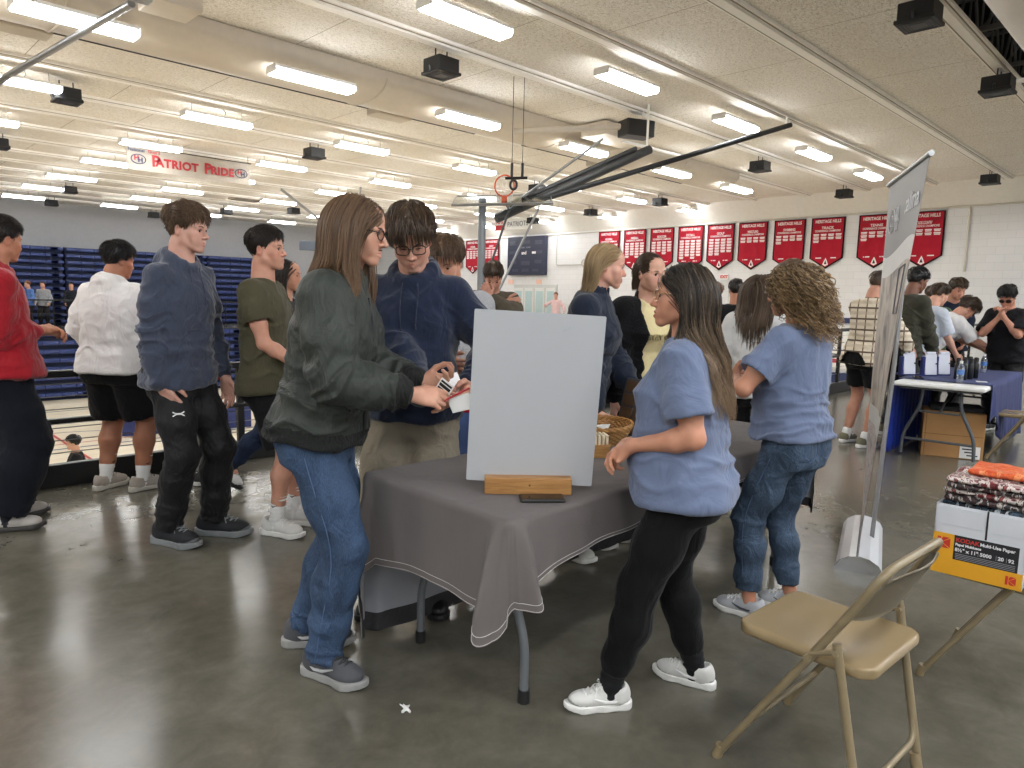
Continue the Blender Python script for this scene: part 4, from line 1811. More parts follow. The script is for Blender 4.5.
# ------------------------------------------------------------------ standing pull-up banner
sb = empty('standing_banner', (4.40, 1.42, 0), math.atan2(.30, .95), label='tall grey pull-up banner standing on a silver base beside the curly haired woman', cat='banner')
b = MB()
prof = [(-.115, 0), (.115, 0), (.115, .018), (.095, .055), (.05, .082), (0, .09), (-.05, .082), (-.095, .055), (-.115, .018)]
b.prism(prof, (-.44, 0, 0), (0, 1, 0), (0, 0, 1), (1, 0, 0), .88)
o = b.build('base', plain('silver_base', '#d7dade', .28, .35), sb)
for s in (-.443, .44):
    b = MB()
    b.prism([(u * 1.03, v * 1.03) for u, v in prof], (s, 0, 0), (0, 1, 0), (0, 0, 1), (1, 0, 0), .008)
    b.build('end_cap', M_CHROME, sb)
b = MB()
b.box((0, .01, .0905), (.86, .012, .004))
b.build('slot', plain('slot_grey', '#777a7d', .5), sb)
Mi = Matrix(sb.matrix_basis).inverted() if False else None
ca, sa = math.cos(math.atan2(.30, .95)), math.sin(math.atan2(.30, .95))


def to_sb(p):
    d = A(*p) - A(4.40, 1.42, 0)
    return A(d[0] * ca + d[1] * sa, -d[0] * sa + d[1] * ca, d[2])


tn, tf = to_sb((4.13, 1.16, 2.235)), to_sb((4.77, 1.55, 2.195))
bn_, bf_ = A(-.42, .01, .09), A(.42, .01, .09)
b = MB()
tm_ = (tn + tf) / 2 + A(0, -.03, -.01)
b.tube([A(.03, -.055, .07), A(.03, -.055, .07) * .5 + tm_ * .5 + A(0, -.012, 0), tm_], .0125, 12)
b.build('pole', M_STEEL, sb)
nx, nz = 24, 120
M_BG, M_BW = plain('banner_grey', '#8f8e8c', .5), plain('banner_white', '#dfdfdc', .5)


def photo_mat():
    t = NT('banner_photo_print')
    f = t.noise(t.coord(scale=(6, 1, 3)), 1.3, 3, .5, .6)
    t.base(t.ramp(f, [(.3, srgb('#6f6a66')), (.42, srgb('#a79f98')), (.55, srgb('#cfc6ba')), (.7, srgb('#b7a99d'))]))
    t.set(Roughness=.5)
    return t.m


def photo_mat2():
    t = NT('banner_lower_print')
    f = t.noise(t.coord(scale=(5, 1, 7)), 2.2, 4, .6, .6)
    t.base(t.ramp(f, [(.35, srgb('#8c8488')), (.5, srgb('#d9d5d2')), (.62, srgb('#c9a0a8')), (.72, srgb('#efeeec'))]))
    t.set(Roughness=.5)
    return t.m


M_BP, M_BP2 = photo_mat(), photo_mat2()


def bpt(u, v):
    lo = bn_ * (1 - u) + bf_ * u
    hi = tn * (1 - u) + tf * u
    v = v + .02 * math.sin(u * 5.2 + .6) * max(0, 1 - abs(v - .775) / .16)
    p = lo * (1 - v) + hi * v
    return p + A(0, .012 * math.sin(u * 7 + v * 3) * v * (1 - v) * 3, 0)


V, F, MI = [], [], []
for s in (0, 1):
    for i in range(nx + 1):
        for k in range(nz + 1):
            V.append(bpt(i / nx, k / nz) + A(0, .0012 * s, 0))
MM = (nx + 1) * (nz + 1)
for s in (0, 1):
    for i in range(nx):
        for k in range(nz):
            a = s * MM + i * (nz + 1) + k
            q = (a, a + nz + 1, a + nz + 2, a + 1)
            F.append(q if s == 0 else q[::-1])
            v = (k + .5) / nz
            u = (i + .5) / nx
            wave = 0
            MI.append(0 if v > .80 + wave else (1 if v > .745 + wave else (2 if v > .36 else (1 if v > .31 else 3))))
mesh_np('print_sheet', V, F, [M_BG, M_BW, M_BP, M_BP2], sb, mi=MI)
b = MB()
d_ = unit(tf - tn)
b.tube([tn - d_ * .015, tf + d_ * .015], .016, 12)
b.build('top_bar', M_STEEL, sb)


def bfr(u, v, off=-.004):
    p = bpt(u, v)
    ex = unit(bpt(min(u + .02, 1.02), v) - bpt(u - .02, v))
    ez0 = unit(bpt(u, min(v + .02, 1)) - bpt(u, v - .02))
    nrm = np.cross(ex, ez0)
    return p, ex, ez0, nrm


# the printed side the viewer sees runs far edge -> near edge
for body, u, sz in (('catalina', .36, .15),):
    p, ex, ez0, nrm = bfr(u, .905)
    text_obj('lettering', body, sz, M_WP, frame4(p - nrm * -.004 if False else p + unit(np.cross(-ex, ez0)) * .003, -ex, ez0, np.cross(-ex, ez0)), None, .001, .002).parent = sb
p, ex, ez0, nrm = bfr(.78, .888)
q = np.cross(-ex, ez0)
b = MB()
b.tube([p + q * .0025 + ex * (.0 + .07 * math.cos(a)) + ez0 * .07 * math.sin(a) for a in np.linspace(0, 2 * PI, 25)], .004, 6, flat=.4)
b.tube([p + q * .0025 + ex * (.0 + .035 * math.cos(a)) + ez0 * .035 * math.sin(a) for a in np.linspace(0, 2 * PI, 25)], .004, 6, flat=.4)
for k, xx in enumerate((-.10, -.14)):
    b.tube([p + q * .0025 + ex * xx - ez0 * .07, p + q * .0025 + ex * xx + ez0 * .07], .004, 6, flat=.4)
    b.tube([p + q * .0025 + ex * (xx - .02) - ez0 * .02, p + q * .0025 + ex * (xx + .02) + ez0 * .02], .006, 6)
b.build('round_emblem', M_WP, sb)
b = MB()
for (u0, u1, v0, v1) in ((.12, .34, .66, .73), (.12, .34, .60, .605)):
    pass
c4 = [bpt(.14, .62), bpt(.36, .62), bpt(.36, .73), bpt(.14, .73)]
b.tube([c + A(0, .008, 0) * 0 + np.cross(-unit(bf_ - bn_), A(0, 0, 1)) * .006 for c in c4], .004, 5, closed=True)
b.build('printed_frame', plain('print_grey', '#8b8b90', .6), sb)

# ------------------------------------------------------------------ white folding table at the right with navy cloth
ta = .055
wt = empty('white_folding_table', (7.43, 1.85, 0), ta, label='white plastic folding table half covered with a navy cloth', cat='table')
b = MB()
b.box((1.1, 0, .722), (2.2, .76, .045), bev=.018)
b.build('tabletop', plain('white_table_plastic', '#e9e9e6', .4), wt)
b = MB()
b.box((1.1, 0, .69), (2.06, .66, .03))
b.build('apron', plain('table_apron', '#55565a', .6), wt)
for x0, s in ((.22, 1), (1.98, -1)):
    for sy in (-1, 1):
        b = MB()
        b.tube(rounded([(x0, sy * .16, .69), (x0, sy * .17, .50), (x0, sy * .30, .22), (x0, sy * .31, .02)], .07), .016, 10)
        b.build('leg', plain('dark_grey_leg', '#55595d', .4, .2), wt)
    b = MB()
    b.cyl((x0, -.30, .17), (x0, .30, .17), .013, n=8)
    b.build('leg_crossbar', plain('dark_grey_leg', '#55595d', .4, .2), wt)
    b = MB()
    b.cyl((x0, 0, .45), (x0 + s * .55, 0, .68), .011, n=8)
    b.cyl((x0, -.17, .45), (x0, .17, .45), .011, n=8)
    b.build('leg_brace', plain('dark_grey_leg', '#55595d', .4, .2), wt)


def drape(name, mats, label, x0, x1, yn, yf, zt, hem_n, hem_f, par_loc, rz, skew=0):
    """cloth over a table: top plus near and far drops with soft folds"""
    nx = 60
    V, F = [], []
    prof_n = [(yn - .012, t) for t in np.linspace(1, 0, 12)]
    cols = 12 + 8 + 12
    for i in range(nx + 1):
        x = x0 + (x1 - x0) * i / nx
        hn, hf = np.interp(x, *hem_n), np.interp(x, *hem_f)
        for t in np.linspace(1, 0, 12):
            w_ = t * (.018 * math.sin(x * 15) + .012 * math.sin(x * 31 + 1)) + .02 * t
            V.append((x + skew * t * (1 if i == 0 else 0), yn - .006 - max(w_, -.0), zt + .006 - (zt - hn) * t))
        for j in range(1, 9):
            V.append((x, yn + (yf - yn) * j / 9, zt + .006))
        for t in np.linspace(0, 1, 12):
            w_ = t * (.02 * math.sin(x * 13 + 2) + .012 * math.sin(x * 29))
            V.append((x, yf + .006 + max(w_, 0) + .02 * t, zt + .006 - (zt - hf) * t))
    for i in range(nx):
        for j in range(cols - 1):
            a = i * cols + j
            F.append((a, a + cols, a + cols + 1, a + 1))
    o = mesh_np(name, V, F, mats)
    md = o.modifiers.new('thick', 'SOLIDIFY')
    md.thickness = .003
    md.offset = 1
    o.location = par_loc
    o.rotation_euler = (0, 0, rz)
    return tag(o, label, 'tablecloth')


drape('navy_tablecloth', fabric('navy_cloth', '#323a66', .7, var=.05, wr=.15), 'navy blue cloth over the back of the white folding table', .27, 2.24, -.385, .385, .7455, ([.27, .4, .9, 2.3], [.34, .45, .12, .05]), ([.27, 2.3], [.60, .60]), (7.43, 1.85, 0), ta)
# royal blue skirt along the far edge of the white table
V, F = [], []
n_ = 76
for i in range(n_ + 1):
    x = .06 + 2.05 * i / n_
    for k in range(11):
        t = k / 10
        V.append((x, .40 + t * (.022 * math.sin(i * 1.15) + .010 * math.sin(i * 2.9)) + .015 * t, .715 - .70 * t))
for i in range(n_):
    for k in range(10):
        a = i * 11 + k
        F.append((a, a + 11, a + 12, a + 1))
o = mesh_np('table_skirt', V, F, fabric('royal_blue_skirt', '#16308f', .6, var=.06))
md = o.modifiers.new('thick', 'SOLIDIFY')
md.thickness = .003
o.location = (7.43, 1.85, 0)
o.rotation_euler = (0, 0, ta)
tag(o, 'royal blue skirt hanging to the floor along the far edge of the white table', 'table skirt')

# cardboard box under the white table
e = empty('cardboard_box', (8.03, 1.84, 0), math.radians(-72), label='brown cardboard box with a white label under the white folding table', cat='box')
M_KRAFT = plain('kraft_card', '#a67c4d', .75, var=.06)
b = MB()
b.box((0, 0, .225), (.52, .42, .45), bev=.006)
b.build('carton', M_KRAFT, e)
b = MB()
b.box((0, -.2112, .225), (.5, .002, .006))
b.box((-.235, -.2112, .225), (.006, .002, .43))
b.build('crease', plain('kraft_dark', '#7a5730', .8), e)
b = MB()
b.box((.15, -.212, .07), (.17, .003, .12))
b.build('paper_label', M_WHITE, e)
b = MB()
for k in range(3):
    b.box((.13 + .02 * k, -.2145, .10 - .03 * k), (.09, .002, .012))
b.build('label_print', M_KBLACK, e)
b = MB()
b.box((.02, .02, .47), (.46, .34, .06), bev=.02)
tag(b.build('black_bag', plain('black_bag_cloth', '#1d1d20', .8)), 'flat black bag lying on the cardboard box under the table', 'bag')
bpy.data.objects['black_bag'].location = (8.03, 1.84, 0)
bpy.data.objects['black_bag'].rotation_euler = (0, 0, math.radians(-72))

# things on the white table
TW = .7525
M_STB = plain('stand_blue', '#22306e', .4)


def card_stand(x, y, rz, label):
    e = empty('card_stand', (x, y, TW), rz, label=label, cat='stand', group='white card stands on the navy cloth')
    b = MB()
    b.box((0, 0, .12), (.13, .012, .21), np.array(Euler((-.12, 0, 0)).to_matrix()), bev=.004)
    b.box((0, .01, .235), (.10, .02, .03), bev=.004)
    b.build('white_card', plain('stand_white', '#d4d7e2', .4), e)
    b = MB()
    b.box((-.075, .02, .10), (.025, .05, .2), bev=.006)
    b.box((0, .05, .01), (.16, .12, .018), bev=.005)
    b.build('blue_holder', M_STB, e)
    b = MB()
    b.cyl((.05, -.012, .13), (.05, -.02, .13), .008, n=10)
    b.build('peg_hole', M_KBLACK, e)
    return e


for i, (x, y, w) in enumerate(((8.02, 2.27, 'next to the grey banner pole'), (8.16, 2.11, 'middle one of three'), (8.36, 2.04, 'next to the black bottles'))):
    card_stand(x, y, ang + .1, 'white card stand with blue holder on the navy cloth, %s' % w)


def bottle(x, y, label, m, h=.21, r=.03, group=None, water=False, z=TW):
    e = empty('water_bottle' if water else 'black_bottle', (x, y, z), label=label, cat='bottle', group=group)
    b = MB()
    if water:
        pr = [(.026, 0), (.031, .004), (.031, .03), (.029, .04), (.031, .05), (.029, .06), (.031, .07), (.031, .13), (.028, .15), (.016, .175), (.012, .182), (.012, .19)]
    else:
        pr = [(.026, 0), (.03, .005), (.03, .14), (.026, .155), (.018, .165), (.018, .175)]
    b.lathe(pr, n=20)
    b.build('body', m, e)
    b = MB()
    top = pr[-1][1]
    b.lathe([(.0145 if water else .02, top - .006), (.0145 if water else .02, top + (.016 if water else .035)), (.01, top + (.018 if water else .04))], n=16)
    b.build('cap', M_WHITE if water else M_BLACKMATT, e)
    if water:
        b = MB()
        b.lathe([(.0318, .078), (.0318, .122)], n=20)
        b.build('label_band', plain('bottle_label', '#4f78b8', .4), e)
    return e


def clear_plastic():
    t = NT('clear_plastic')
    t.set(Roughness=.08)
    t.b.inputs['Transmission Weight'].default_value = .85
    t.b.inputs['Base Color'].default_value = (.86, .92, .97, 1)
    t.b.inputs['IOR'].default_value = 1.3
    return t.m


M_PET = clear_plastic()
bottle(7.72, 1.74, 'clear water bottle with blue label at the front of the white table', M_PET, water=True)
bottle(9.2, 1.86, 'clear water bottle with blue label far back on the navy cloth', M_PET, water=True)
BM = [plain('bottle_black', '#15171b', .3), plain('bottle_blue', '#1e3a8c', .3)]
for i, (x, y) in enumerate(((8.02, 1.78), (8.09, 1.85), (8.17, 1.76), (8.25, 1.83), (8.33, 1.75), (8.42, 1.82))):
    bottle(x, y, '%s slim bottle on the navy cloth, %s of the dark row from the card stands' % ('blue' if i == 5 else 'black', ['first', 'second', 'third', 'fourth', 'fifth', 'last'][i]), BM[1 if i == 5 else 0], group='dark slim bottles on the navy cloth')
e = empty('phone', (7.80, 2.12, TW), .4, label='black phone lying on the navy cloth before the card stands', cat='phone')
b = MB()
b.box((0, 0, .008), (.17, .085, .016), bev=.006)
b.build('case', M_BLACKMATT, e)
b = MB()
b.box((0, 0, .0165), (.15, .07, .002), bev=.0008)
b.build('screen', plain('phone_screen', '#0d0d0f', .08), e)
e = empty('paper_card', (8.0, 1.62, TW), .3, label='white card lying at the corner of the navy cloth', cat='paper')
b = MB()
b.box((0, 0, .002), (.13, .09, .003))
b.build('card', M_WHITE, e)

# scrap of paper on the floor
v = Vox((-.04, -.04, -.01), (.04, .04, .04), .004)
v.cone((-.02, -.005, .008), (.018, .008, .010), .006, .004, .006)
v.cone((0, -.02, .006), (.003, .022, .012), .005, .004, .006)
v.cone((.0, .0, .008), (-.012, .022, .02), .005, .003, .006)
V, Q = v.mesh()
o = mesh_np('paper_scrap', V - A(0, 0, V[:, 2].min()), Q, M_WHITE)
o.location = tuple(W(-.345, 2.33, 0.0))
tag(o, 'tiny crumpled white paper scrap on the concrete floor before the table', 'litter')

# ------------------------------------------------------------------ lifted basketball backstop over the court
M_MAST = plain('mast_dark_grey', '#4a4b4c', .45, .4)
bs = empty('basketball_backstop', (11, 8.4, CEIL_Z), label='folded up basketball backstop with long dark masts hung from the ceiling', cat='basketball hoop')


def P3(x):
    return A(*x) - A(11, 8.4, CEIL_Z)


lo, hi = A(7.85, 8.35, 2.70), A(10.35, 7.22, 4.02)
b = MB()
b.tube([P3(lo), P3(hi)], .075, 12)
b.build('mast', M_MAST, bs)
d_ = unit(hi - lo)
b = MB()
b.tube([P3(lo + A(.25, .02, .22)), P3(hi + A(0, 0, .12) - d_ * .3)], .04, 10)
b.build('inner_mast', M_MAST, bs)
b = MB()
b.tube([P3((8.15, 8.05, 2.92)), P3((12.45, 5.75, 4.58))], .045, 10)
b.build('long_brace', plain('brace_dark', '#2f3032', .5, .3), bs)
b = MB()
b.tube([P3((8.2, 8.2, 3.02)), P3((9.35, 7.45, 4.05))], .022, 8)
b.build('silver_brace', M_STEEL, bs)
b = MB()
b.box(P3((10.45, 7.6, 4.42)), (.55, .35, .28), np.array(Euler((0, 0, -.4)).to_matrix()), bev=.02)
b.build('winch_motor', M_BLACK, bs)
b = MB()
b.tube([P3((8.9, 9.05, 4.32)), P3((10.35, 7.7, 4.47))], .055, 10)
b.build('ceiling_beam', M_DUCT, bs)
b = MB()
b.tube([P3((10.2, 7.7, 4.2)), P3((11.6, 7.4, 4.12))], .03, 8)
b.build('cross_rod', M_TEE, bs)
for hx, hy, hz_ in ((10.5, 7.5, 4.55), (12.4, 5.8, 4.55), (10.3, 7.25, 4.0)):
    b = MB()
    b.cyl(P3((hx, hy, hz_)), P3((hx, hy, CEIL_Z)), .02, n=8)
    b.build('hanger_rod', M_TEE, bs)


def glass():
    t = NT('backboard_glass')
    t.set(Roughness=.03)
    t.b.inputs['Transmission Weight'].default_value = 1.0
    t.b.inputs['Base Color'].default_value = (.88, .94, .95, 1)
    t.b.inputs['IOR'].default_value = 1.12
    return t.m


M_GLASS = glass()
# second hoop: upright pole with tilted glass board, orange ring
hp = empty('basketball_hoop', (7.55, 8.35, COURT_Z), label='glass backboard with orange ring on an upright grey pole above the heads', cat='basketball hoop')


def H3(x):
    return A(*x) - A(7.55, 8.35, COURT_Z)


b = MB()
b.tube([H3((7.55, 8.35, COURT_Z)), H3((7.55, 8.35, 2.98))], .06, 14)
b.build('pole', plain('pole_grey', '#7b7f84', .4, .4), hp)
c = A(7.85, 8.2, 2.98)
ux, uy = unit(A(.72, -.70, .04)), unit(A(.7, .7, .28))
un = np.cross(ux, uy)
b = MB()
b.prism([(-.75, -.45), (.75, -.45), (.75, .45), (-.75, .45)], H3(c), ux, uy, un, .012)
b.build('glass_board', M_GLASS, hp)
b = MB()
b.tube([H3(c + ux * s * .76 + uy * t * .46) for s, t in ((-1, -1), (1, -1), (1, 1), (-1, 1))], .022, 6, closed=True)
b.build('board_frame', M_STEEL, hp)
b = MB()
rc = c - uy * .1 + A(-.02, -.05, .22)
b.tube([H3(rc + ux * .15 * math.cos(a) + A(0, 0, 1) * .16 * math.sin(a)) for a in np.linspace(0, 2 * PI, 29)], .012, 8)
b.tube([H3(rc - A(0, 0, .16)), H3(rc - A(0, 0, .30))], .045, 8)
b.build('ring', plain('hoop_orange', '#d9603a', .5), hp)
b = MB()
for k in range(12):
    a0 = 2 * PI * k / 12
    for sg in (1, -1):
        b.tube([H3(rc + ux * .15 * math.cos(a0 + sg * .26 * q) * (1 - .12 * q) + A(0, 0, 1) * .15 * math.sin(a0 + sg * .26 * q) * (1 - .12 * q) - un * .09 * q) for q in range(4)], .004, 4)
b.build('net', M_WHITE, hp)
# slanting ropes / poles below the backstop
for i, (p, q, w) in enumerate((((8.05, 7.60, 2.85), (7.56, 8.09, 1.35), 'silver one crossing the scoreboard'), ((7.80, 8.0, 2.82), (7.3, 8.5, .6), 'dark one nearer the upright pole'))):
    b = MB()
    b.tube([p, q], .018, 8)
    tag(b.build('slanting_pole', M_STEEL if i == 0 else M_MAST), 'thin pole slanting down from the backstop, ' + w, 'pole', 'thin slanting poles by the hoop')
# pulley hanger above the hoop
b = MB()
c = A(7.78, 7.86, 3.27)
b.tube([c + ux * -.16, c + ux * .18], .022, 8)
for s in (-.06, .10):
    b.tube([c + ux * s, c + ux * s + A(0, 0, .22)], .022, 8)
    b.tube([c + ux * s + A(0, 0, .2), c + ux * s + A(0, 0, CEIL_Z - 3.27)], .005, 5)
b.tube([c + ux * -.03 - A(0, 0, .1) + ux * .05 * math.cos(a) + A(0, 0, 1) * .07 * math.sin(a) for a in np.linspace(0, 2 * PI, 13)], .02, 8)
tag(b.build('pulley_hanger', M_BLACK), 'black pulley bracket hanging from the ceiling above the orange ring', 'bracket')
# far hoops and cage poles across the court, left of the long haired man
fh_ = empty('basketball_hoop', (13.2, 20.4, CEIL_Z - .02), label='far folded basketball hoop with orange ring behind the long hair', cat='basketball hoop')
b = MB()
b.tube([(0, 0, 0), (-.6, .6, -1.55)], .04, 8)
b.tube([(-.9, -1.2, 0), (-.2, .3, -1.35)], .035, 8)
b.tube([(-2.6, 0.6, -.1), (-.4, .5, -1.5)], .045, 8)
b.build('masts', M_STEEL, fh_)
b = MB()
b.tube([A(-.9, .2, -1.35) + RGT * .25 * math.cos(a) + A(0, 0, .28 * math.sin(a)) for a in np.linspace(0, 2 * PI, 21)], .03, 6)
b.tube([A(-.9, .2, -1.45) + RGT * .14 * math.cos(a) + A(0, 0, .16 * math.sin(a)) for a in np.linspace(0, 2 * PI, 21)], .02, 6)
b.build('ring', plain('hoop_orange', '#d9603a', .5), fh_)
b = MB()
b.box((-1.3, .3, -1.75), (1.6, .1, .3), np.array(Euler((0, 0, -PI / 4)).to_matrix()), bev=.03)
b.build('board', plain('hoop_pad', '#56606e', .5), fh_)
# thick grey cross pole at the top left corner
b = MB()
b.tube([(2.52, 8.12, 4.32), (2.02, 11.5, 4.16), (1.97, 12.4, 4.14)], .04, 12)
b.box((2.55, 7.95, 4.36), (.2, .15, .12), bev=.02)
b.cyl((2.55, 7.95, 4.4), (2.55, 7.95, CEIL_Z), .012, n=6)
tag(b.build('ceiling_pole', M_STEEL), 'long bare steel pole hung under the lights above the red hoodie', 'pole')

# table with dark cloth down on the court behind the legs of the white hoodie
e = empty('court_table', (7.2, 20.2, COURT_Z), -.2, label='long table with navy cloth and white papers down on the court', cat='table')
b = MB()
b.box((0, 0, .73), (3.4, .76, .04), bev=.01)
b.build('tabletop', plain('white_table_plastic', '#e9e9e6', .4), e)
b = MB()
b.box((0, -.385, .38), (3.42, .02, .74), bev=.006)
b.box((-1.71, 0, .38), (.02, .76, .74), bev=.006)
b.box((1.71, 0, .38), (.02, .76, .74), bev=.006)
b.build('skirt', fabric('navy_cloth', '#323a66', .7), e)
b = MB()
for k in range(7):
    b.box((-1.4 + .45 * k, .05 * (k % 3) - .05, .758), (.24, .3, .015), np.array(Euler((0, 0, k * .4)).to_matrix()))
b.build('papers', M_WHITE, e)
# ================================================================== PEOPLE
def rotm(yaw=0, pitch=0, roll=0):
    """columns = x,y,z axes; yaw about z (+ = left turn), pitch + = look down, roll + = tilt to own right"""
    return np.array(Euler((-math.radians(pitch), math.radians(roll), math.radians(yaw)), 'XYZ').to_matrix())


def ik(a, b, l1, l2, pole):
    a, b, pole = A(*a), A(*b), A(*pole)
    d = b - a
    L = np.linalg.norm(d)
    mx = (l1 + l2) * .998
    if L > mx:
        b = a + d / L * mx
        d = b - a
        L = mx
    u = d / L
    x = (l1 * l1 - l2 * l2 + L * L) / (2 * L)
    h = math.sqrt(max(l1 * l1 - x * x, 1e-6))
    p = pole - u * (pole @ u)
    return a + u * x + unit(p) * h, b


class Hand:
    LEN = [(.042, .027, .021), (.046, .031, .022), (.042, .029, .021), (.034, .021, .018)]
    OFF = [(.031, .092), (.011, .097), (-.010, .093), (-.029, .084)]

    def __init__(s, wrist, d, palm, right, curl=(.25, .3, .35, .4), thumb=.4, sc=1.0, spread=.06):
        s.w, s.d = A(*wrist), unit(d)
        p = A(*palm)
        s.p = unit(p - s.d * (p @ s.d))
        s.t = np.cross(s.d, s.p) * (1 if right else -1)
        s.sc, s.curl, s.thumb, s.spread = sc, curl, thumb, spread

    def sculpt(s, v):
        c = s.sc
        w, d, p, t = s.w, s.d, s.p, s.t
        L = lambda a, b, e=0: w + (t * a + d * b + p * e) * c
        v.cone(L(0, -.012), L(0, .02), .0265 * c, .0255 * c, .02)
        for i, (o, l) in enumerate(s.OFF):
            v.cone(L(o * .55, .018), L(o, l - .008), .0135 * c, .0115 * c, .012)
        v.ell(L(0, .05, .004), (.036 * c, .045 * c, .0135 * c), .012, np.stack([t, d, p], 1))
        v.ell(L(.022, .038, .010), (.015 * c, .03 * c, .012 * c), .012, np.stack([t, d, p], 1))
        s.tips = []
        for i in range(4):
            o, l = s.OFF[i]
            base = L(o, l - .006)
            dd = unit(d + t * (o / .03) * s.spread)
            cu = s.curl[i] if not np.isscalar(s.curl) else s.curl
            ang = 0
            pts, rs = [base], [.0105 * c]
            for j, q in enumerate(s.LEN[i]):
                ang += math.radians((62, 85, 50)[j]) * cu
                pts.append(pts[-1] + (dd * math.cos(ang) + p * math.sin(ang)) * q * c)
                rs.append((.0093, .0083, .0070)[j] * c * (.9 if i == 3 else 1))
            v.chain(pts, rs, .004)
            s.tips.append(pts[-1])
        th = s.thumb
        b0 = L(.024, .022, .006)
        d0 = unit(d * .62 + t * (.80 - .45 * th) + p * (.18 + .55 * th))
        b1 = b0 + d0 * .045 * c
        d1 = unit(d * .85 + t * (.42 - .5 * th) + p * (.1 + .45 * th))
        b2 = b1 + d1 * .034 * c
        d2 = unit(d * .95 + t * (.15 - .4 * th) + p * (.1 + .25 * th))
        b3 = b2 + d2 * .026 * c
        v.chain([b0, b1, b2, b3], [.0145 * c, .0118 * c, .0105 * c, .0082 * c], .007)
        s.tips.append(b3)
        s.center = L(0, .075, .03)

    def bbox(s):
        r = .2 * s.sc
        return s.w + s.d * .09 * s.sc - r * .6, s.w + s.d * .09 * s.sc + r * .6


def head_sdf(v, O, R, s, sp, lod):
    """sculpt a head; O centre, R axes, s scale"""
    fem = sp.get('sex') == 'f'
    g = sp.get('face', 1.0)            # fuller face > 1
    P = lambda x, y, z: O + R @ A(x, y, z) * s
    E = lambda c, r, k, op='u', RR=None: v.ell(P(*c), A(*r) * s, k, R if RR is None else R @ RR, op)
    C = lambda a, b, ra, rb, k, op='u': v.cone(P(*a), P(*b), ra * s, rb * s, k, op)
    E((0, -.014, .040), (.0735, .094, .082), .02)
    E((0, .028, -.018), (.0600 * g, .064, .082), .03)
    E((0, .052, .050), (.052, .040, .045), .025)
    jw = .048 * g if not fem else .044 * g
    for q in (-1, 1):
        C((q * jw, .004, -.058), (q * .014, .068, -.098), .021 * g, .017, .022)
        C((q * jw, -.004, -.02), (q * jw, .004, -.058), .024, .021 * g, .02)
        E((q * .040 * g, .060, -.022), (.024, .022, .022), .025)
        E((q * .030 * g, .066, -.052), (.024, .020, .026), .02)
    E((0, .074, -.098), (.020, .017, .015), .014)
    if lod < 2:
        bro = .9 if fem else 1.15
        for q in (-1, 1):
            C((q * .046, .074, .020), (q * .014, .0895, .017), .0085 * bro, .0085 * bro, .014)
            E((q * .0315, .1015, .001), (.0165, .0155, .0115), .010, 's')
        nl = sp.get('nose', 1.0)
        C((0, .0865, .012), (0, .0885 + .019 * nl, -.031), .0072, .0098, .009)
        E((0, .0885 + .019 * nl, -.033), (.0112, .0105, .0092), .006)
        for q in (-1, 1):
            E((q * .0125, .096, -.037), (.0080, .0100, .0075), .006)
            if lod == 0:
                E((q * .0062, .1035, -.0435), (.0036, .005, .0025), .002, 's')
        # muzzle and lips
        E((0, .078, -.068), (.028, .018, .022), .016)
        op = sp.get('mouth', 0.0)
        lf = 1.15 if fem else 1.0
        for q in (-1, 1):
            C((q * .0235, .0850, -.0662), (q * .004, .0950, -.0618), .0028, .0056 * lf, .006)
            C((q * .0225, .0845, -.0675 - op * .3), (0, .0935, -.0730 - op), .0030, .0068 * lf, .006)
        if lod == 0:
            for q in (-1, 1):
                C((q * .0225, .0885, -.0668 - op * .5), (0, .1005, -.0668 - op * .5), .0006 + op * .2, .0015 + op * .5, .0025, 's')
        # lids
        for q in (-1, 1):
            E((q * .0315, .0755, -.0005), (.0150, .0128 if not sp.get('closed') else .0153, .0122), .004)
    elif lod == 2:
        C((0, .086, .012), (0, .107, -.031), .008, .011, .009)
        E((0, .078, -.070), (.026, .020, .018), .014)
    for q in (-1, 1):
        RR = np.array(Euler((0, 0, q * -.35)).to_matrix())
        E((q * .0755, -.012, -.006), (.0085, .019, .031), .006, 'u', RR)
        if lod < 2:
            E((q * .084, -.006, -.002), (.006, .010, .018), .005, 's', RR)
    # neck
    nr = .047 if fem else .056
    C((0, -.022, -.045), (0, -.034, -.15), nr * sp.get('neck', 1), (nr + .004) * sp.get('neck', 1), .02)


LIP = None


def body_col(V, O, R, s, sp):
    """albedo tint: lips, cheeks, brow ridge stubble free"""
    q = (V - O) @ R / s
    col = np.ones((len(V), 4), np.float32)
    fem = sp.get('sex') == 'f'
    lip = np.exp(-((q[:, 0] / .019) ** 4 + ((q[:, 2] + .067 + sp.get('mouth', 0) * .5) / (.0085 + sp.get('mouth', 0))) ** 4)) * (q[:, 1] > .076)
    a = (.75 if fem else .5) * lip
    col[:, 0] *= 1 - a * .12
    col[:, 1] *= 1 - a * .42
    col[:, 2] *= 1 - a * .38
    ch = sum(np.exp(-(((q[:, 0] - k * .042) / .022) ** 2 + ((q[:, 2] + .03) / .022) ** 2)) for k in (-1, 1)) * (q[:, 1] > .03)
    ch = ch + .8 * np.exp(-((q[:, 0] / .014) ** 2 + ((q[:, 2] + .034) / .014) ** 2)) * (q[:, 1] > .09)
    ch = ch + .8 * (np.abs(q[:, 0]) > .074) * (np.abs(q[:, 2]) < .04)
    f = sp.get('flush', .5)
    col[:, 1] *= 1 - .16 * f * np.clip(ch, 0, 1)
    col[:, 2] *= 1 - .14 * f * np.clip(ch, 0, 1)
    return col


class Person:
    pass


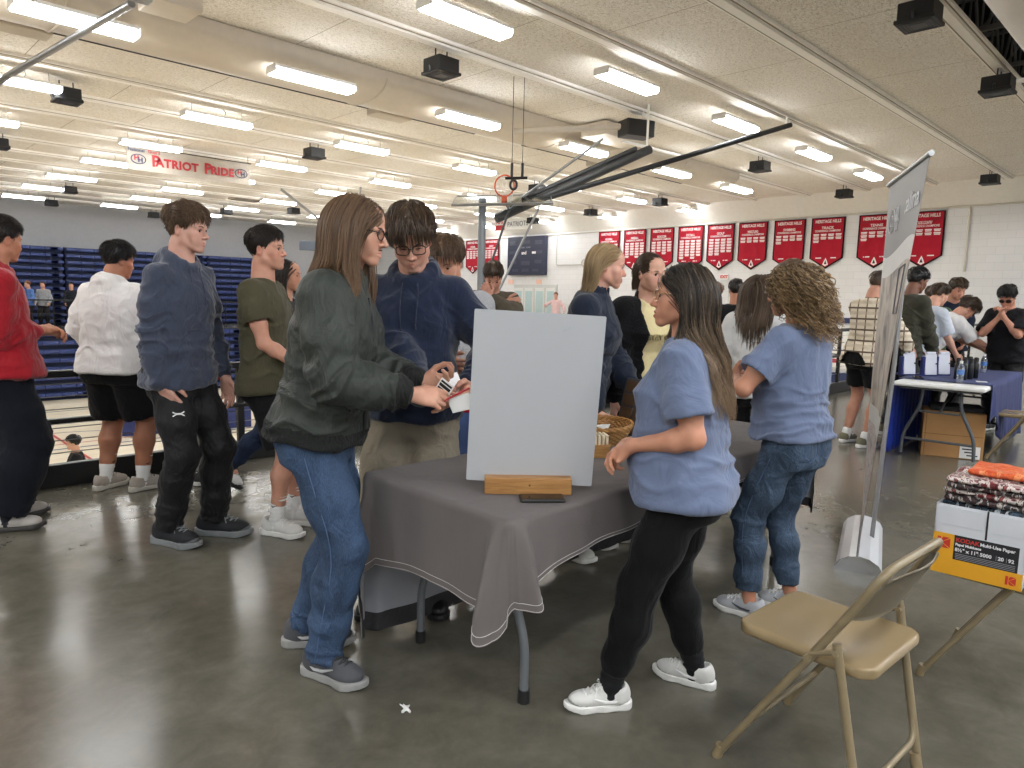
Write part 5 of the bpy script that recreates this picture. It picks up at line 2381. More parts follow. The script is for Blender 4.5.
def cloth_disp(V, N, folds, base=.0035, seed=0.0, fr=(7, 7, 4)):
    """soft drape plus sharp crease ridges; folds rows (centre, reach, height, axis across the creases, creases per metre)"""
    sharp = lambda n: np.clip(1 - np.abs(n) * 2.2, 0, 1) ** 1.6 * 2 - .55
    M_ = np.array([[1, .35, 0], [-.35, 1, 0], [.55, .25, .65]])
    d = base * 1.2 * vnoise(V * np.array(fr) + seed)
    d = d + base * 1.15 * sharp(vnoise((V @ M_) * np.array(fr) * 1.2 + seed * 2 + 7)) * np.clip(.45 + .8 * vnoise(V * 4.5 + seed), 0, 1)
    for (c, rad, amp, axis, f) in folds:
        axis = unit(axis)
        w = np.exp(-((V - c) ** 2).sum(1) / rad ** 2)
        al = V @ axis
        wob = .04 * vnoise(V * 9 + seed)
        q = np.stack([(al + wob) * f, (V @ unit(np.cross(axis, A(.3, .5, .8)))) * 5.0, np.full(len(V), seed * 3.7)], 1)
        d = d + 1.35 * amp * w * sharp(vnoise(q))
    return V + N * d[:, None]


def snap(V, N, pts, off=.003):
    """move points onto the nearest spot of a garment"""
    out = []
    for p in pts:
        i = np.argmin(((V - p) ** 2).sum(1))
        out.append(V[i] + N[i] * off)
    return out


def smooth_path(pts, n=1):
    P_ = np.array(pts)
    for _ in range(n):
        Q_ = P_.copy()
        Q_[1:-1] = P_[1:-1] * .5 + (P_[:-2] + P_[2:]) * .25
        P_ = Q_
    return P_


SKINS = {}


def build_shoe(parent, ankle, yaw, R, z0, sp, s, lod):
    """sneaker, toe toward +y of frame; ankle (x,y) ground point under the ankle"""
    cols = sp
    sc0 = s / cols.get('sc', 1.0)
    pit = math.radians(cols.get('pitch', 0))
    cy, sy_ = math.cos(yaw), math.sin(yaw)
    fx, rx = A(-sy_, cy, 0), A(cy, sy_, 0)
    up = A(0, 0, 1)
    if pit:
        fx, up = fx * math.cos(pit) - up * math.sin(pit), up * math.cos(pit) + fx * math.sin(pit)
    O = A(*ankle) - up * .085 * sc0 if pit else A(ankle[0], ankle[1], z0)
    Rm = np.stack([rx, fx, up], 1)
    P = lambda x, y, z: O + Rm @ A(x, y, z) * s
    lo = O - .26 * s
    hi = O + .26 * s
    h = .0045 if lod == 0 else (.007 if lod == 1 else .011)
    sl = cols.get('slide')
    v = Vox(lo, hi, h)
    # sole
    vs_ = Vox(lo, hi, h)
    for a, b, ra, rb in (((0, -.06, 0), (0, .02, 0), .036, .034), ((0, .02, 0), (.004, .12, 0), .034, .045), ((.004, .12, 0), (0, .165, 0), .045, .030)):
        vs_.cone(P(*a), P(*b), ra * s, rb * s, .02)
    X, Y, Z = vs_.ax[0][:, None, None], vs_.ax[1][None, :, None], vs_.ax[2][None, None, :]
    zl = (X - O[0]) * up[0] + (Y - O[1]) * up[1] + (Z - O[2]) * up[2]
    yl = (X - O[0]) * fx[0] + (Y - O[1]) * fx[1] + (Z - O[2]) * fx[2]
    th = cols.get('sole_h', .030) * s
    toe = np.clip((yl - .11 * s) / (.08 * s), 0, 1) ** 2 * .016 * s
    # flatten: 2-D footprint extruded
    r2 = None
    vs_.F = np.full_like(vs_.F, .3)
    def foot2d(zc):
        vv = Vox(lo, hi, h)
        return vv
    pts = [(0, -.062, .036), (0, .02, .0345), (.005, .115, .046), (.002, .162, .031)]
    xl = (X - O[0]) * rx[0] + (Y - O[1]) * rx[1] + 0 * Z
    if pit:
        xl = (X - O[0]) * rx[0] + (Y - O[1]) * rx[1] + (Z - O[2]) * rx[2]
    d2 = None
    for i in range(3):
        a, b = A(*pts[i][:2]) * s, A(*pts[i + 1][:2]) * s
        ab = b - a
        t = np.clip(((xl - a[0]) * ab[0] + (yl - a[1]) * ab[1]) / (ab @ ab), 0, 1)
        dd = np.sqrt((xl - a[0] - ab[0] * t) ** 2 + (yl - a[1] - ab[1] * t) ** 2) - s * (pts[i][2] + (pts[i + 1][2] - pts[i][2]) * t)
        d2 = dd if d2 is None else np.minimum(d2, dd) - .006 * np.clip(1 - np.abs(dd - d2) / .02, 0, 1) ** 2
    hl = th * (1 + .25 * np.clip(-yl / (.06 * s), 0, 1))
    dz = np.maximum(toe - zl, zl - hl - toe * .6)
    e = np.maximum(d2, dz)
    vs_.F = e.astype(np.float32)
    V, Q = vs_.mesh()
    V = relax(V, Q, 1)
    # upper
    k = .02
    v.ell(P(.003, .10, .045), A(.044, .075, .036) * s, k, Rm)
    v.ell(P(0, .02, .055), A(.038, .075, .045) * s, k, Rm)
    v.ell(P(0, -.045, .055), A(.035, .045, .050) * s, k, Rm)
    if not sl:
        v.cone(P(0, -.03, .06), P(0, -.035, .082), .040 * s, .041 * s, .02)
        v.cone(P(0, .03, .08), P(0, .006, .112), .022 * s, .022 * s, .02)     # tongue
    v.F = np.maximum(v.F, (.012 * s - zl).astype(np.float32))
    if not sl:
        v.cone(P(0, -.028, .105), P(0, -.030, .17), .033 * s, .036 * s, .010, 's')
    V2, Q2 = v.mesh()
    V2 = relax(V2, Q2, 1)
    N2 = vnormals(V2, Q2)
    upc = cols.get('panel')
    mats = [cols['mat']]
    mi = None
    if upc is not None:
        mats.append(upc)
        c = V2[Q2].mean(1) - O
        yy = c @ fx / s
        zz = c @ up / s
        mi = ((zz < .045 + .012 * np.sin(yy * 40)) & ((yy > .10) | (yy < -.03))).astype(int)
    o = mesh_np('shoe', V2, Q2, mats, parent, mi=mi)
    so = mesh_np('sole', V, Q, cols['sole'], o)
    if not sl and lod < 2:
        b = MB()
        for i in range(5):
            y = .112 - .021 * i
            z = .079 + .0075 * i
            w = .024
            b.tube([P(-w, y - .006, z - .006), P(-w * .3, y, z + .006), P(w * .3, y, z + .006), P(w, y - .006, z - .006)], .0028 * s, 5)
            b.tube([P(-w, y - .006, z - .006), P(0, y - .012, z + .007), P(w, y - .026, z + .002)], .0025 * s, 5)
        if cols.get('bow', True):
            for q in (-1, 1):
                b.tube([P(0, .03, .108), P(q * .02, .045, .118), P(q * .036, .045, .10), P(q * .02, .038, .103), P(0, .03, .108)], .0026 * s, 5)
                b.tube([P(0, .03, .108), P(q * .022, .06, .095), P(q * .034, .07, .07)], .0024 * s, 5)
        b.build('laces', cols['laces'], o)
    if cols.get('swoosh') is not None and lod < 2:
        for q in (-1, 1):
            b = MB()
            pp = [(q * .0375, -.045, .062), (q * .040, -.01, .046), (q * .044, .03, .05), (q * .043, .075, .066)]
            b.tube([P(*a) for a in pp], [.002 * s, .0065 * s, .006 * s, .002 * s], 6)
            b.build('side_mark', cols['swoosh'], o)
    return o


def glasses(parent, O, R, s, mat, lens, round_=False, sun=False, side=None):
    P = lambda x, y, z: O + R @ A(x, y, z) * s
    b = MB()
    for q in (-1, 1):
        w, h = .0265, .0195
        pts = []
        for a in np.linspace(0, 2 * PI, 24, endpoint=False):
            ca_, sa_ = math.cos(a), math.sin(a)
            e = 2.0 if round_ else 3.2
            x = math.copysign(abs(ca_) ** (2 / e), ca_) * w
            z = math.copysign(abs(sa_) ** (2 / e), sa_) * h
            pts.append(P(q * .0335 + x, .1035 - abs(q * .0335 + x) * .14, .000 + z))
        b.tube(pts, .0022 * s, 6, closed=True)
        b.tube([P(q * .060, .0945, .006), P(q * .074, .075, .008), P(q * .079, .005, .006), P(q * .079, -.018, -.006)], .0019 * s, 6)
    b.tube([P(-.0075, .1035, .006), P(0, .108, .009), P(.0075, .1035, .006)], .002 * s, 6)
    g = b.build('glasses', mat, parent)
    if lens is not None:
        for q in (-1, 1):
            b = MB()
            pl = []
            for a in np.linspace(0, 2 * PI, 20, endpoint=False):
                x, z = .0255 * math.cos(a), .0185 * math.sin(a)
                pl.append((q * .0335 + x, z))
            V = [P(x, .1035 - abs(x) * .14, z) for x, z in pl] + [P(x, .1027 - abs(x) * .14, z) for x, z in pl]
            n = 20
            F = [tuple(range(n)), tuple(range(2 * n - 1, n - 1, -1))] + [(i, (i + 1) % n, n + (i + 1) % n, n + i) for i in range(n)]
            b.add(V, F)
            b.build('lens', lens, g)
    return g


def eyes(parent, O, R, s, iris, look=(0, 0), lid=0.0, lod=0):
    P = lambda x, y, z: O + R @ A(x, y, z) * s
    for q in (-1, 1):
        c = P(q * .0315, .0775, -.0005)
        yaw, pit = look
        Re = R @ rotm(yaw, pit)
        V, F, mi = [], [], []
        nr, nk = 12, 16
        r = .0123 * s
        for i in range(nr + 1):
            th = PI * i / nr * .62
            for k in range(nk):
                a = 2 * PI * k / nk
                V.append(c + Re @ A(math.sin(th) * math.cos(a), math.cos(th), math.sin(th) * math.sin(a)) * r)
        for i in range(nr):
            for k in range(nk):
                l = (k + 1) % nk
                F.append((i * nk + k, i * nk + l, (i + 1) * nk + l, (i + 1) * nk + k))
                mi.append(2 if i < 3 else (1 if i < 6 else 0))
        o = mesh_np('eye', V, F, [M_EYEW, iris, M_PUPIL], parent, mi=mi)
        if lod == 0:
            b = MB()
            b.tube([P(q * .0165, .0885, .0010), P(q * .025, .0915, .0072 - lid), P(q * .034, .0905, .0080 - lid), P(q * .0465, .0815, .0010)], [.0008 * s, .0019 * s, .0019 * s, .0010 * s], 6)
            b.build('eyelashes', M_LASH, o)


def brows(parent, O, R, s, mat, thick=1.0):
    P = lambda x, y, z: O + R @ A(x, y, z) * s
    for q in (-1, 1):
        b = MB()
        b.tube([P(q * .014, .0965, .0175), P(q * .028, .0940, .0225), P(q * .040, .0865, .0225), P(q * .051, .0755, .0165)], [.0030 * s * thick, .0036 * s * thick, .0030 * s * thick, .0012 * s], 6, flat=.5)
        b.build('eyebrow', mat, parent)


M_EYEW = plain('eye_white', '#e2dcd6', .2)
M_PUPIL = plain('pupil', '#0b0a0a', .1)
M_LASH = plain('lash', '#1d1614', .6)
IRIS = {'brown': plain('iris_brown', '#4a2f1c', .15), 'blue': plain('iris_blue', '#5d7f97', .15), 'hazel': plain('iris_hazel', '#6b5a35', .15)}


# ------------------------------------------------------------------ hair
def hair_cap(O, R, s, hl, grow, h, top=0.0, noise=.006, seed=0, nfreq=(30, 30, 9), back=0.0):
    """scalp volume; hl rows (y, lowest z kept); grow thickness over the skull"""
    lo, hi = A(-.14, -.17, -.16), A(.14, .15, .20)
    v = Vox(lo, hi, h)
    v.ell((0, -.014, .040), (.0735 + grow, .094 + grow, .082 + grow), 0)
    if top:
        v.ell((0, .000, .070 + top * .4), (.066 + grow * .5, .088 + grow * .3, .055 + grow * .4 + top), .03)
    if back:
        v.ell((0, -.06, .0), (.066 + grow * .5, .055 + back, .06), .03)
    X, Y, Z = v.ax[0][:, None, None], v.ax[1][None, :, None], v.ax[2][None, None, :]
    hl = np.array(hl)
    cutz = np.interp(Y, hl[:, 0], hl[:, 1]) + 0 * X
    # temples: hairline sits higher toward the middle of the forehead, lower at the sides
    k = .010
    d = (cutz - Z)
    hh = np.clip(.5 - .5 * (v.F - d) / k, 0, 1)
    v.F = (v.F * (1 - hh) + d * hh + k * hh * (1 - hh)).astype(np.float32)
    V, Q = v.mesh()
    if len(V) == 0:
        return V, Q
    N = vnormals(V, Q)
    nn = vnoise(V * np.array(nfreq) + seed) * noise + vnoise(V * np.array(nfreq) * 2.7 + seed * 3) * noise * .5
    V = V + N * nn[:, None]
    return V, Q


def strands(O, R, s, roots, dirs, length, n, flow, coll, curl=0, curlf=30, rng=None, stiff=.5, jitter=.004, Rw=None, grav=0.0):
    """roots (N,3) in head frame, world-person output. flow(p)->desired direction in head frame"""
    N = len(roots)
    P = np.empty((N, n, 3))
    p = roots.copy()
    d = dirs.copy()
    L = np.broadcast_to(np.asarray(length, float), (N,))
    step = (L / (n - 1))[:, None]
    P[:, 0] = p
    down = (R.T @ A(0, 0, -1))[None, :]
    for i in range(1, n):
        f = flow(p, i / (n - 1))
        f = f + down * grav
        d = d * stiff + f * (1 - stiff)
        d /= np.linalg.norm(d, axis=1)[:, None] + 1e-9
        p = p + d * step
        for (c, r) in coll:
            q = (p - c) / r
            m = np.linalg.norm(q, axis=1)
            ins = m < 1
            if ins.any():
                p[ins] = c + q[ins] / m[ins, None] * r
        P[:, i] = p
    if jitter:
        P = P + (rng.rand(N, 1, 3) - .5) * jitter
    if curl:
        ph = rng.rand(N, 1) * 6.28
        t = np.linspace(0, 1, n)[None, :] * L[:, None] * curlf * 2 * PI
        cr = curl * np.clip(np.linspace(0, 1, n) * 4, 0, 1)[None, :] * (.6 + .8 * rng.rand(N, 1))
        P[..., 0] += cr * np.cos(t + ph)
        P[..., 1] += cr * np.sin(t + ph) * .8
        P[..., 2] += cr * np.sin(t * .7 + ph * 2) * .6
    return P


def scalp_roots(rng, N, hl, grow=.0, zmin=None, ymax=None):
    """random points on the skull above the hairline"""
    out = []
    hl = np.array(hl)
    while len(out) < N:
        u = rng.randn(N * 3, 3)
        u /= np.linalg.norm(u, axis=1)[:, None]
        p = A(0, -.014, .040) + u * A(.0735 + grow, .094 + grow, .082 + grow)
        ok = p[:, 2] > np.interp(p[:, 1], hl[:, 0], hl[:, 1]) + .004
        if zmin is not None:
            ok &= p[:, 2] > zmin
        out += list(p[ok])
    return np.array(out[:N])


HL_MALE = [(-.13, -.062), (-.075, -.06), (-.045, -.045), (-.02, -.002), (.0, .012), (.03, .005), (.05, .048), (.075, .064), (.12, .066)]
HL_FEM = [(-.13, -.07), (-.08, -.065), (-.05, -.05), (-.02, -.005), (.0, .008), (.03, .016), (.05, .044), (.075, .059), (.12, .060)]


def hair_short(ctx, mat, seed=1, length=.05, top=.018, side=.006, n=500, fringe=.0, hl=HL_MALE, dark=0, curl=0, lod=0, sweep=(0, 1, 0)):
    O, R, s, parent = ctx
    rng = np.random.RandomState(seed)
    V, Q = hair_cap(O, R, s, hl, side, .005 if lod == 0 else .008, top, .004, seed)
    cols = [np.full(len(V), .25) + .15 * vnoise(V * 40)]
    Vs, Qs = [V], [Q]
    base = len(V)
    n = int(n * (2.6 if lod == 0 else 1.6))
    if n:
        rt = scalp_roots(rng, n, hl, side + .001, zmin=-.055)
        up = np.clip((rt[:, 2] - .02) / .09, 0, 1)
        nrm = (rt - A(0, -.014, .04)) / A(.0735, .094, .082) ** 2
        nrm /= np.linalg.norm(nrm, axis=1)[:, None]
        rt = rt + nrm * (top * .9 * np.clip((rt[:, 2:3] - .03) / .07, 0, 1))
        sw = A(*sweep)

        def flow(p, t):
            nn = (p - A(0, -.014, .04)) / A(.0735, .094, .082) ** 2
            nn /= np.linalg.norm(nn, axis=1)[:, None]
            hi_ = np.clip((p[:, 2:3] - .03) / .08, 0, 1)
            dd = sw[None, :] * hi_ * (p[:, 1:2] > -.06) + A(0, -.35, -1)[None, :] * (1 - hi_) + A(0, -.3, -1)[None, :] * (p[:, 1:2] <= -.06) * hi_ + A(0, 0, -1)[None, :] * (p[:, 1:2] > .085) * 1.4
            dd = dd + np.stack([np.sign(p[:, 0]) * .35 * hi_[:, 0], 0 * p[:, 0], 0 * p[:, 0]], 1)
            dd = dd - nn * (dd * nn).sum(1)[:, None] * .9
            return dd / (np.linalg.norm(dd, axis=1)[:, None] + 1e-9)
        Ls = length * (.28 + .72 * up) * (.7 + .6 * rng.rand(n)) * np.where(rt[:, 1] < -.05, np.where(rt[:, 2] < .05, .4, .7), 1)
        fr = rt[:, 1] > .045
        Ls = np.where(fr, Ls + fringe, Ls)
        d0 = nrm * .8 + (rng.rand(n, 3) - .5) * .7
        P = strands(O, R, s, rt, d0, Ls, 11, flow, [(A(0, -.014, .04), A(.0745 + side, .095 + side * .8, .083 + side + top * .35)), (A(0, .03, -.02), A(.064, .070, .09))], curl=curl * .6, curlf=16, rng=rng, stiff=.55)
        rad = np.array([.0014, .0019, .0021, .0021, .0020, .0019, .0018, .0016, .0013, .0009, .0004]) * (1 if lod == 0 else 1.7)
        V2, Q2 = strand_tubes(P, rad[None, :] * (.6 + .7 * rng.rand(n, 1)), 3, .6)
        Vs.append(V2)
        Qs.append(Q2 + base)
        cols.append(np.repeat(np.clip(.3 + .2 * rng.randn(n) + .15 * vnoise(rt * 30), 0, 1), P.shape[1] * 3))
    V = np.concatenate(Vs)
    Q = np.concatenate(Qs)
    c = np.clip(np.concatenate(cols), 0, 1)
    Vw = O + (V * s) @ R.T
    return mesh_np('hair', Vw, Q, mat, parent, col=np.stack([c, c, c, np.ones_like(c)], 1))


def hair_long(ctx, mat, seed=1, length=.45, n=2600, hl=HL_FEM, part=0.0, coll=(), curl=.0, curlf=6, back=.0, vol=.010, tpow=1.3, fy0=.035, lod=0, grow=.006, spread=.0, ns=18, wid=1.0, tips=.25, tie=None, tone0=.25):
    """long hair; fy0 = how far forward the side hair may hang; tie = gathering point (head frame)"""
    O, R, s, parent = ctx
    rng = np.random.RandomState(seed)
    V, Q = hair_cap(O, R, s, hl, grow * .55, .005 if lod == 0 else .008, .0, .0015, seed, nfreq=(60, 14, 14))
    cols = [np.full(len(V), .12) + .12 * vnoise(V * np.array([90, 16, 16]))]
    rt = scalp_roots(rng, n, hl, grow * .5)
    n = len(rt)
    nrm = (rt - A(0, -.014, .04)) / A(.0735, .094, .082) ** 2
    nrm /= np.linalg.norm(nrm, axis=1)[:, None]
    sgn = np.where(rt[:, 0:1] + .004 * rng.randn(n, 1) > part, 1.0, -1.0)
    fyo = fy0 * (.5 + .7 * rng.rand(n, 1)) - .02 * rng.rand(n, 1)
    down = (R.T @ A(0, 0, -1))[None, :]
    tp = None if tie is None else A(*tie)

    def flow(p, t):
        hi_ = np.clip((p[:, 2:3] - .015) / .10, 0, 1)
        fwd_ = np.clip((p[:, 1:2] - fyo) / .05, 0, 1.6)
        dd = np.concatenate([sgn * (1.25 * hi_ + .25 * np.clip(fwd_, 0, 1)), -(.45 + back) * hi_ - 1.3 * fwd_, -.7 + 0 * hi_], 1) + down * .8
        lowz = np.clip((-.075 - p[:, 2]) / .05, 0, 1) * np.clip((p[:, 2] + .24) / .06, 0, 1)
        dd[:, 1] += lowz * np.where(p[:, 1] > .0, .55, -.75)
        dd[:, 0] += spread * np.sign(p[:, 0])
        if tp is not None and t < .55:
            g = tp[None, :] - p
            dd = dd * .25 + g / (np.linalg.norm(g, axis=1)[:, None] + .02) * 1.2
        return dd / np.linalg.norm(dd, axis=1)[:, None]
    lay = rng.rand(n, 1)
    cc = [(A(0, -.014, .04), A(.0735 + grow + vol, .094 + grow + vol * .7, .082 + grow + vol * .4)), (A(0, .03, -.02), A(.070 + vol * .5, .066, .095)), (A(0, -.02, -.10), A(.06, .06, .09))]
    for (c, r) in coll:
        cc.append((R.T @ (A(*c) - O) / s, A(*r) / s))
    L = length * (.66 + .34 * rng.rand(n)) / s
    P = strands(O, R, s, rt, nrm * .35 + (rng.rand(n, 3) - .5) * .25, L, ns, flow, cc, rng=rng, stiff=.5, jitter=.007)
    if curl:
        # soft waves shared by neighbouring strands
        t = np.linspace(0, 1, ns)[None, :]
        ph = vnoise(rt * 28)[:, None] * 3 + rng.rand(n, 1) * .6
        cr = curl * np.clip(t * 1.6 - .3, 0, 1)
        P[..., 0] += cr * np.cos(t * curlf * 2 * PI + ph * 2)
        P[..., 1] += cr * np.sin(t * curlf * 2 * PI + ph * 2)
    # locks: strands lean toward a shared axis near the tips
    lk = np.floor((rt[:, 0] + .2) * 55) * 100 + np.floor((rt[:, 1] + .2) * 40) * 10000 + np.floor((rt[:, 2] + .2) * 40)
    u_, inv = np.unique(lk, return_inverse=True)
    cen = np.zeros((len(u_), ns, 3))
    np.add.at(cen, inv, P)
    cen /= np.bincount(inv)[:, None, None]
    kk_ = (np.linspace(0, 1, ns) ** 1.5 * .62)[None, :, None]
    P = P * (1 - kk_) + cen[inv] * kk_
    prof = np.interp(np.linspace(0, 1, ns), [0, .08, .75, 1], [.0010, .0019, .0017, .0004]) * (1 if lod == 0 else 1.9) * wid
    k3 = 3
    V2, Q2 = strand_tubes(P, prof[None, :] * (.6 + .8 * rng.rand(n, 1)), k3, .6)
    tone = tone0 + .13 * rng.randn(n) + .14 * vnoise(rt * 30)
    cols.append(np.repeat(tone, ns * k3) + np.tile(np.repeat(np.linspace(0, 1, ns) ** tpow * tips, k3), n))
    base = len(V)
    V = np.concatenate([V, V2])
    Q = np.concatenate([Q, Q2 + base])
    c = np.clip(np.concatenate(cols), 0, 1)
    Vw = O + (V * s) @ R.T
    return mesh_np('hair', Vw, Q, mat, parent, col=np.stack([c, c, c, np.ones_like(c)], 1))


# ------------------------------------------------------------------ the figure
ONLY = None


def person(key, label, at, face, H=1.75, sex='m', lean=0, lean_side=0, hip=None, head=(0, 0, 0), armR=None, armL=None, footR=None, footL=None,
           sk='#d9a68c', top=None, bottom=None, shoes=None, socks=None, hair=None, specs=None, eyec='brown', brow=None, girth=1.0, belly=0.0, lod=0,
           sp=None, look=(0, 0), extra=None, sh_w=None, hip_w=None, bust=0, group=None, crouch=0.0, legs_vis=True, sit=None):
    """at = (right, ahead) of the viewpoint; face = heading in degrees, 0 away from the viewer, 90 to the picture's right"""
    if ONLY and key not in ONLY.split(','):
        return None
    sp = dict(sp or {})
    sp['sex'] = sex
    s = H / 1.8
    g = girth
    fem = sex == 'f'
    h = {0: .0085, 1: .011, 2: .015}[lod]
    hf = {0: .0034, 1: .0060, 2: .0095}[lod]
    # skeleton -------------------------------------------------------
    pz = .945 * s - crouch
    hipc = A(0, 0, pz) if hip is None else A(hip[0], hip[1], pz)
    hw = (hip_w or (.084 if not fem else .090)) * s * (g ** .5)
    ax_ = unit(A(math.sin(math.radians(lean_side)), math.sin(math.radians(lean)) * math.cos(math.radians(lean_side)), math.cos(math.radians(lean)) * math.cos(math.radians(lean_side))))
    spine = .545 * s
    neck = hipc + ax_ * spine
    rx = unit(A(1, 0, 0) - ax_ * ax_[0])
    fy = np.cross(ax_, rx)
    SW = (sh_w or (.168 if not fem else .150)) * s
    sho = {q: hipc + ax_ * spine * .885 + rx * q * SW - fy * .005 for q in (1, -1)}
    hs = .985 * s if not fem else .97 * s
    hs = min(max(hs, .9), 1.04)
    hy, hp, hr = head
    up_l = lean * .45
    Rh = np.stack([rx, np.cross(A(0, 0, 1), A(1, 0, 0)), A(0, 0, 1)], 1) if False else np.eye(3)
    Rh = rotm(hy, hp, hr)
    nb = neck + ax_ * .02 * s
    # the skull pivots about the top of the neck
    piv = neck + (ax_ * .6 + A(0, 0, .4)) * .075 * s + fy * .012
    O = piv + Rh @ A(0, .022, .105) * hs
    UA, FA = .295 * s, .255 * s
    arms = {}
    for q, ar in ((1, armR), (-1, armL)):
        ar = dict(ar or {})
        ar.setdefault('hand', (q * .24, .06, .80 * s / 1.0))
        ar.setdefault('pole', (q * .5, -1, -.2))
        wpos = A(*ar['hand'])
        el, wr = ik(sho[q], wpos, UA, FA, ar['pole'])
        ar['el'], ar['wr'] = el, wr
        fd = unit(wr - el)
        ar['dir'] = unit(A(*ar['dir'])) if 'dir' in ar else fd
        ar['palm'] = ar.get('palm', (-q, 0.15, 0))
        arms[q] = ar
    TH, SHK = .435 * s, .425 * s
    legs = {}
    for q, ft in ((1, footR), (-1, footL)):
        ft = dict(ft or {})
        ft.setdefault('at', (q * .11, 0))
        ft.setdefault('yaw', -q * 8)
        ft.setdefault('z', 0)
        ft.setdefault('pitch', 0)
        hj = hipc + A(q * hw, 0, -.03 * s)
        pt = math.radians(ft['pitch'])
        an = A(ft['at'][0], ft['at'][1], ft['z'] + .085 * s)
        kn, an2 = ik(hj, an, TH, SHK, ft.get('pole', (q * .12, 1, 0)))
        ft.update(hip=hj, kn=kn, an=an2)
        legs[q] = ft
    # body mesh ---------------------------------------------------------
    allp = [O + A(0, 0, .15), O - A(.13, .13, .1), O + A(.13, .13, 0), hipc]
    hands = {}
    fine = [(O - .125 * hs, O + .13 * hs, hf)]
    for q in (1, -1):
        ar = arms[q]
        allp += [ar['el'], ar['wr'], ar['wr'] + ar['dir'] * .2, sho[q] + rx * q * .08]
        if not ar.get('hide'):
            hd = Hand(ar['wr'] + ar['dir'] * .012, ar['dir'], ar['palm'], q == 1, ar.get('curl', (.25, .3, .35, .4)), ar.get('thumb', .3), s * (.93 if fem else 1.0))
            hands[q] = hd
            a_, b_ = hd.bbox()
            fine.append((a_, b_, hf if lod else .0045))
        allp += [legs[q]['an'] - A(0, 0, .085 * s), legs[q]['kn']]
    allp = np.array(allp)
    lo, hi_ = allp.min(0) - .10, allp.max(0) + .10
    v = Vox(lo, hi_, h, fine)
    gb = g * (.93 if fem else 1.0)
    v.loft(hipc, neck, rx, [(-.22, .125 * gb * s, .10 * gb * s, 0), (0, .155 * gb * s, .105 * gb * s, 0), (.35, .135 * gb * s, .095 * gb * s, .005 + belly * .5), (.7, .155 * s * gb, .11 * s * gb, .0), (.9, .135 * s, .085 * s, -.01), (1.0, .06 * s, .06 * s, -.01)], .02, 2.3)
    for q in (1, -1):
        ar = arms[q]
        v.cone(neck - ax_ * .05 * s + rx * q * .03, sho[q], .045 * s, .052 * s * gb, .04)
        v.chain([sho[q], sho[q] * .4 + ar['el'] * .6, ar['el']], [.052 * s * gb, .046 * s * gb, .038 * s * gb], .03)
        m = ar['el'] * .72 + ar['wr'] * .28
        v.chain([ar['el'], m, ar['wr']], [.038 * s * gb, .0405 * s * gb, .0255 * s], .02)
        if q in hands:
            hands[q].sculpt(v)
        ft = legs[q]
        if not ft.get('hide'):
            v.chain([ft['hip'], ft['hip'] * .45 + ft['kn'] * .55, ft['kn']], [.086 * s * gb, .072 * s * gb, .054 * s * gb], .03)
            cf = ft['kn'] * .66 + ft['an'] * .34
            ld = unit(ft['an'] - ft['kn'])
            bk = unit(np.cross(ld, A(1, 0, 0)))
            bk = bk if bk[1] < 0 else -bk
            v.chain([ft['kn'], cf + bk * .012, ft['kn'] * .3 + ft['an'] * .7, ft['an']], [.053 * s * gb, .056 * s * gb, .040 * s * gb, .034 * s], .025)
            v.ell(ft['kn'] + A(0, .02, 0), A(.036, .034, .045) * s * gb, .02)
            v.cone(ft['an'] - A(0, 0, .01) * s, ft['an'] + A(-math.sin(math.radians(ft['yaw'])), math.cos(math.radians(ft['yaw'])), -.75) * .06 * s, .033 * s, .022 * s, .01)
    head_sdf(v, O, Rh, hs, sp, lod)
    v.cone(O + Rh @ A(0, -.030, -.09) * hs, neck - ax_ * .03, (.047 if fem else .055) * s, .064 * s, .03)
    V, Q = v.mesh()
    V = relax(V, Q, 1, .35)
    col = body_col(V, O, Rh, hs, sp)
    B = mesh_np('person', V, Q, skin('skin_' + sk, sk), col=col)
    tag(B, label, 'person', group)
    ctx = (O, Rh, hs, B)
    if lod < 2:
        eyes(B, O, Rh, hs, IRIS[eyec], look, sp.get('lid', 0.0), lod)
        brows(B, O, Rh, hs, brow or plain('brow_dark', '#3b2a1f', .8), 1.0 if fem else 1.5)
    if sp.get('tache'):
        b = MB()
        PP = lambda x, y, z: O + Rh @ A(x, y, z) * hs
        b.tube([PP(-.024, .086, -.060), PP(-.012, .0955, -.0545), PP(0, .0985, -.053), PP(.012, .0955, -.0545), PP(.024, .086, -.060)], [.0012, .0034, .0030, .0034, .0012], 6)
        b.build('moustache', brow, B)
    if hair:
        hair(ctx, dict(sho=sho, neck=neck, ax=ax_, rx=rx, fy=fy, s=s, hip=hipc))
    if specs:
        glasses(B, O, Rh, hs, *specs)
    # garments ------------------------------------------------------------
    def torso(vv, th, prof, hem, p=2.5, lo_t=None):
        rows = []
        for (t, a, b_, o) in prof:
            rows.append((t, a * s * gb + th, b_ * s * gb + th, o * s))
        vv.loft(hipc, neck, rx, rows, .02, p)

    sw_ = SW / s / .172

    hemw = (top or {}).get('hemw', .010)

    def pr(hem):
        b0 = belly
        bu = bust
        return [(hem, .180 + .02 * fem + hemw, .136 + hemw + b0 * .5, -.006 + b0 * .4), (0, .175 + .012 * fem + hemw * .8, .131 + hemw * .6 + b0 * .6, -.003 + b0 * .5), (.22, .160, .116 + b0 * .8, .008 + b0 * .8), (.45, .158 - .008 * fem, .112 + b0 * .5, .006 + b0 * .5), (.66, (.168 if not fem else .152), .116 + bu, .004 + bu * .9), (.84, .150 * sw_, .100 + bu * .3, -.004), (.94, .105 * sw_, .076, -.012), (1.0, .074, .066, -.012), (1.03, .064, .060, -.010)]

    gl = []
    vh = {0: .0078, 1: .011, 2: .015}[lod]
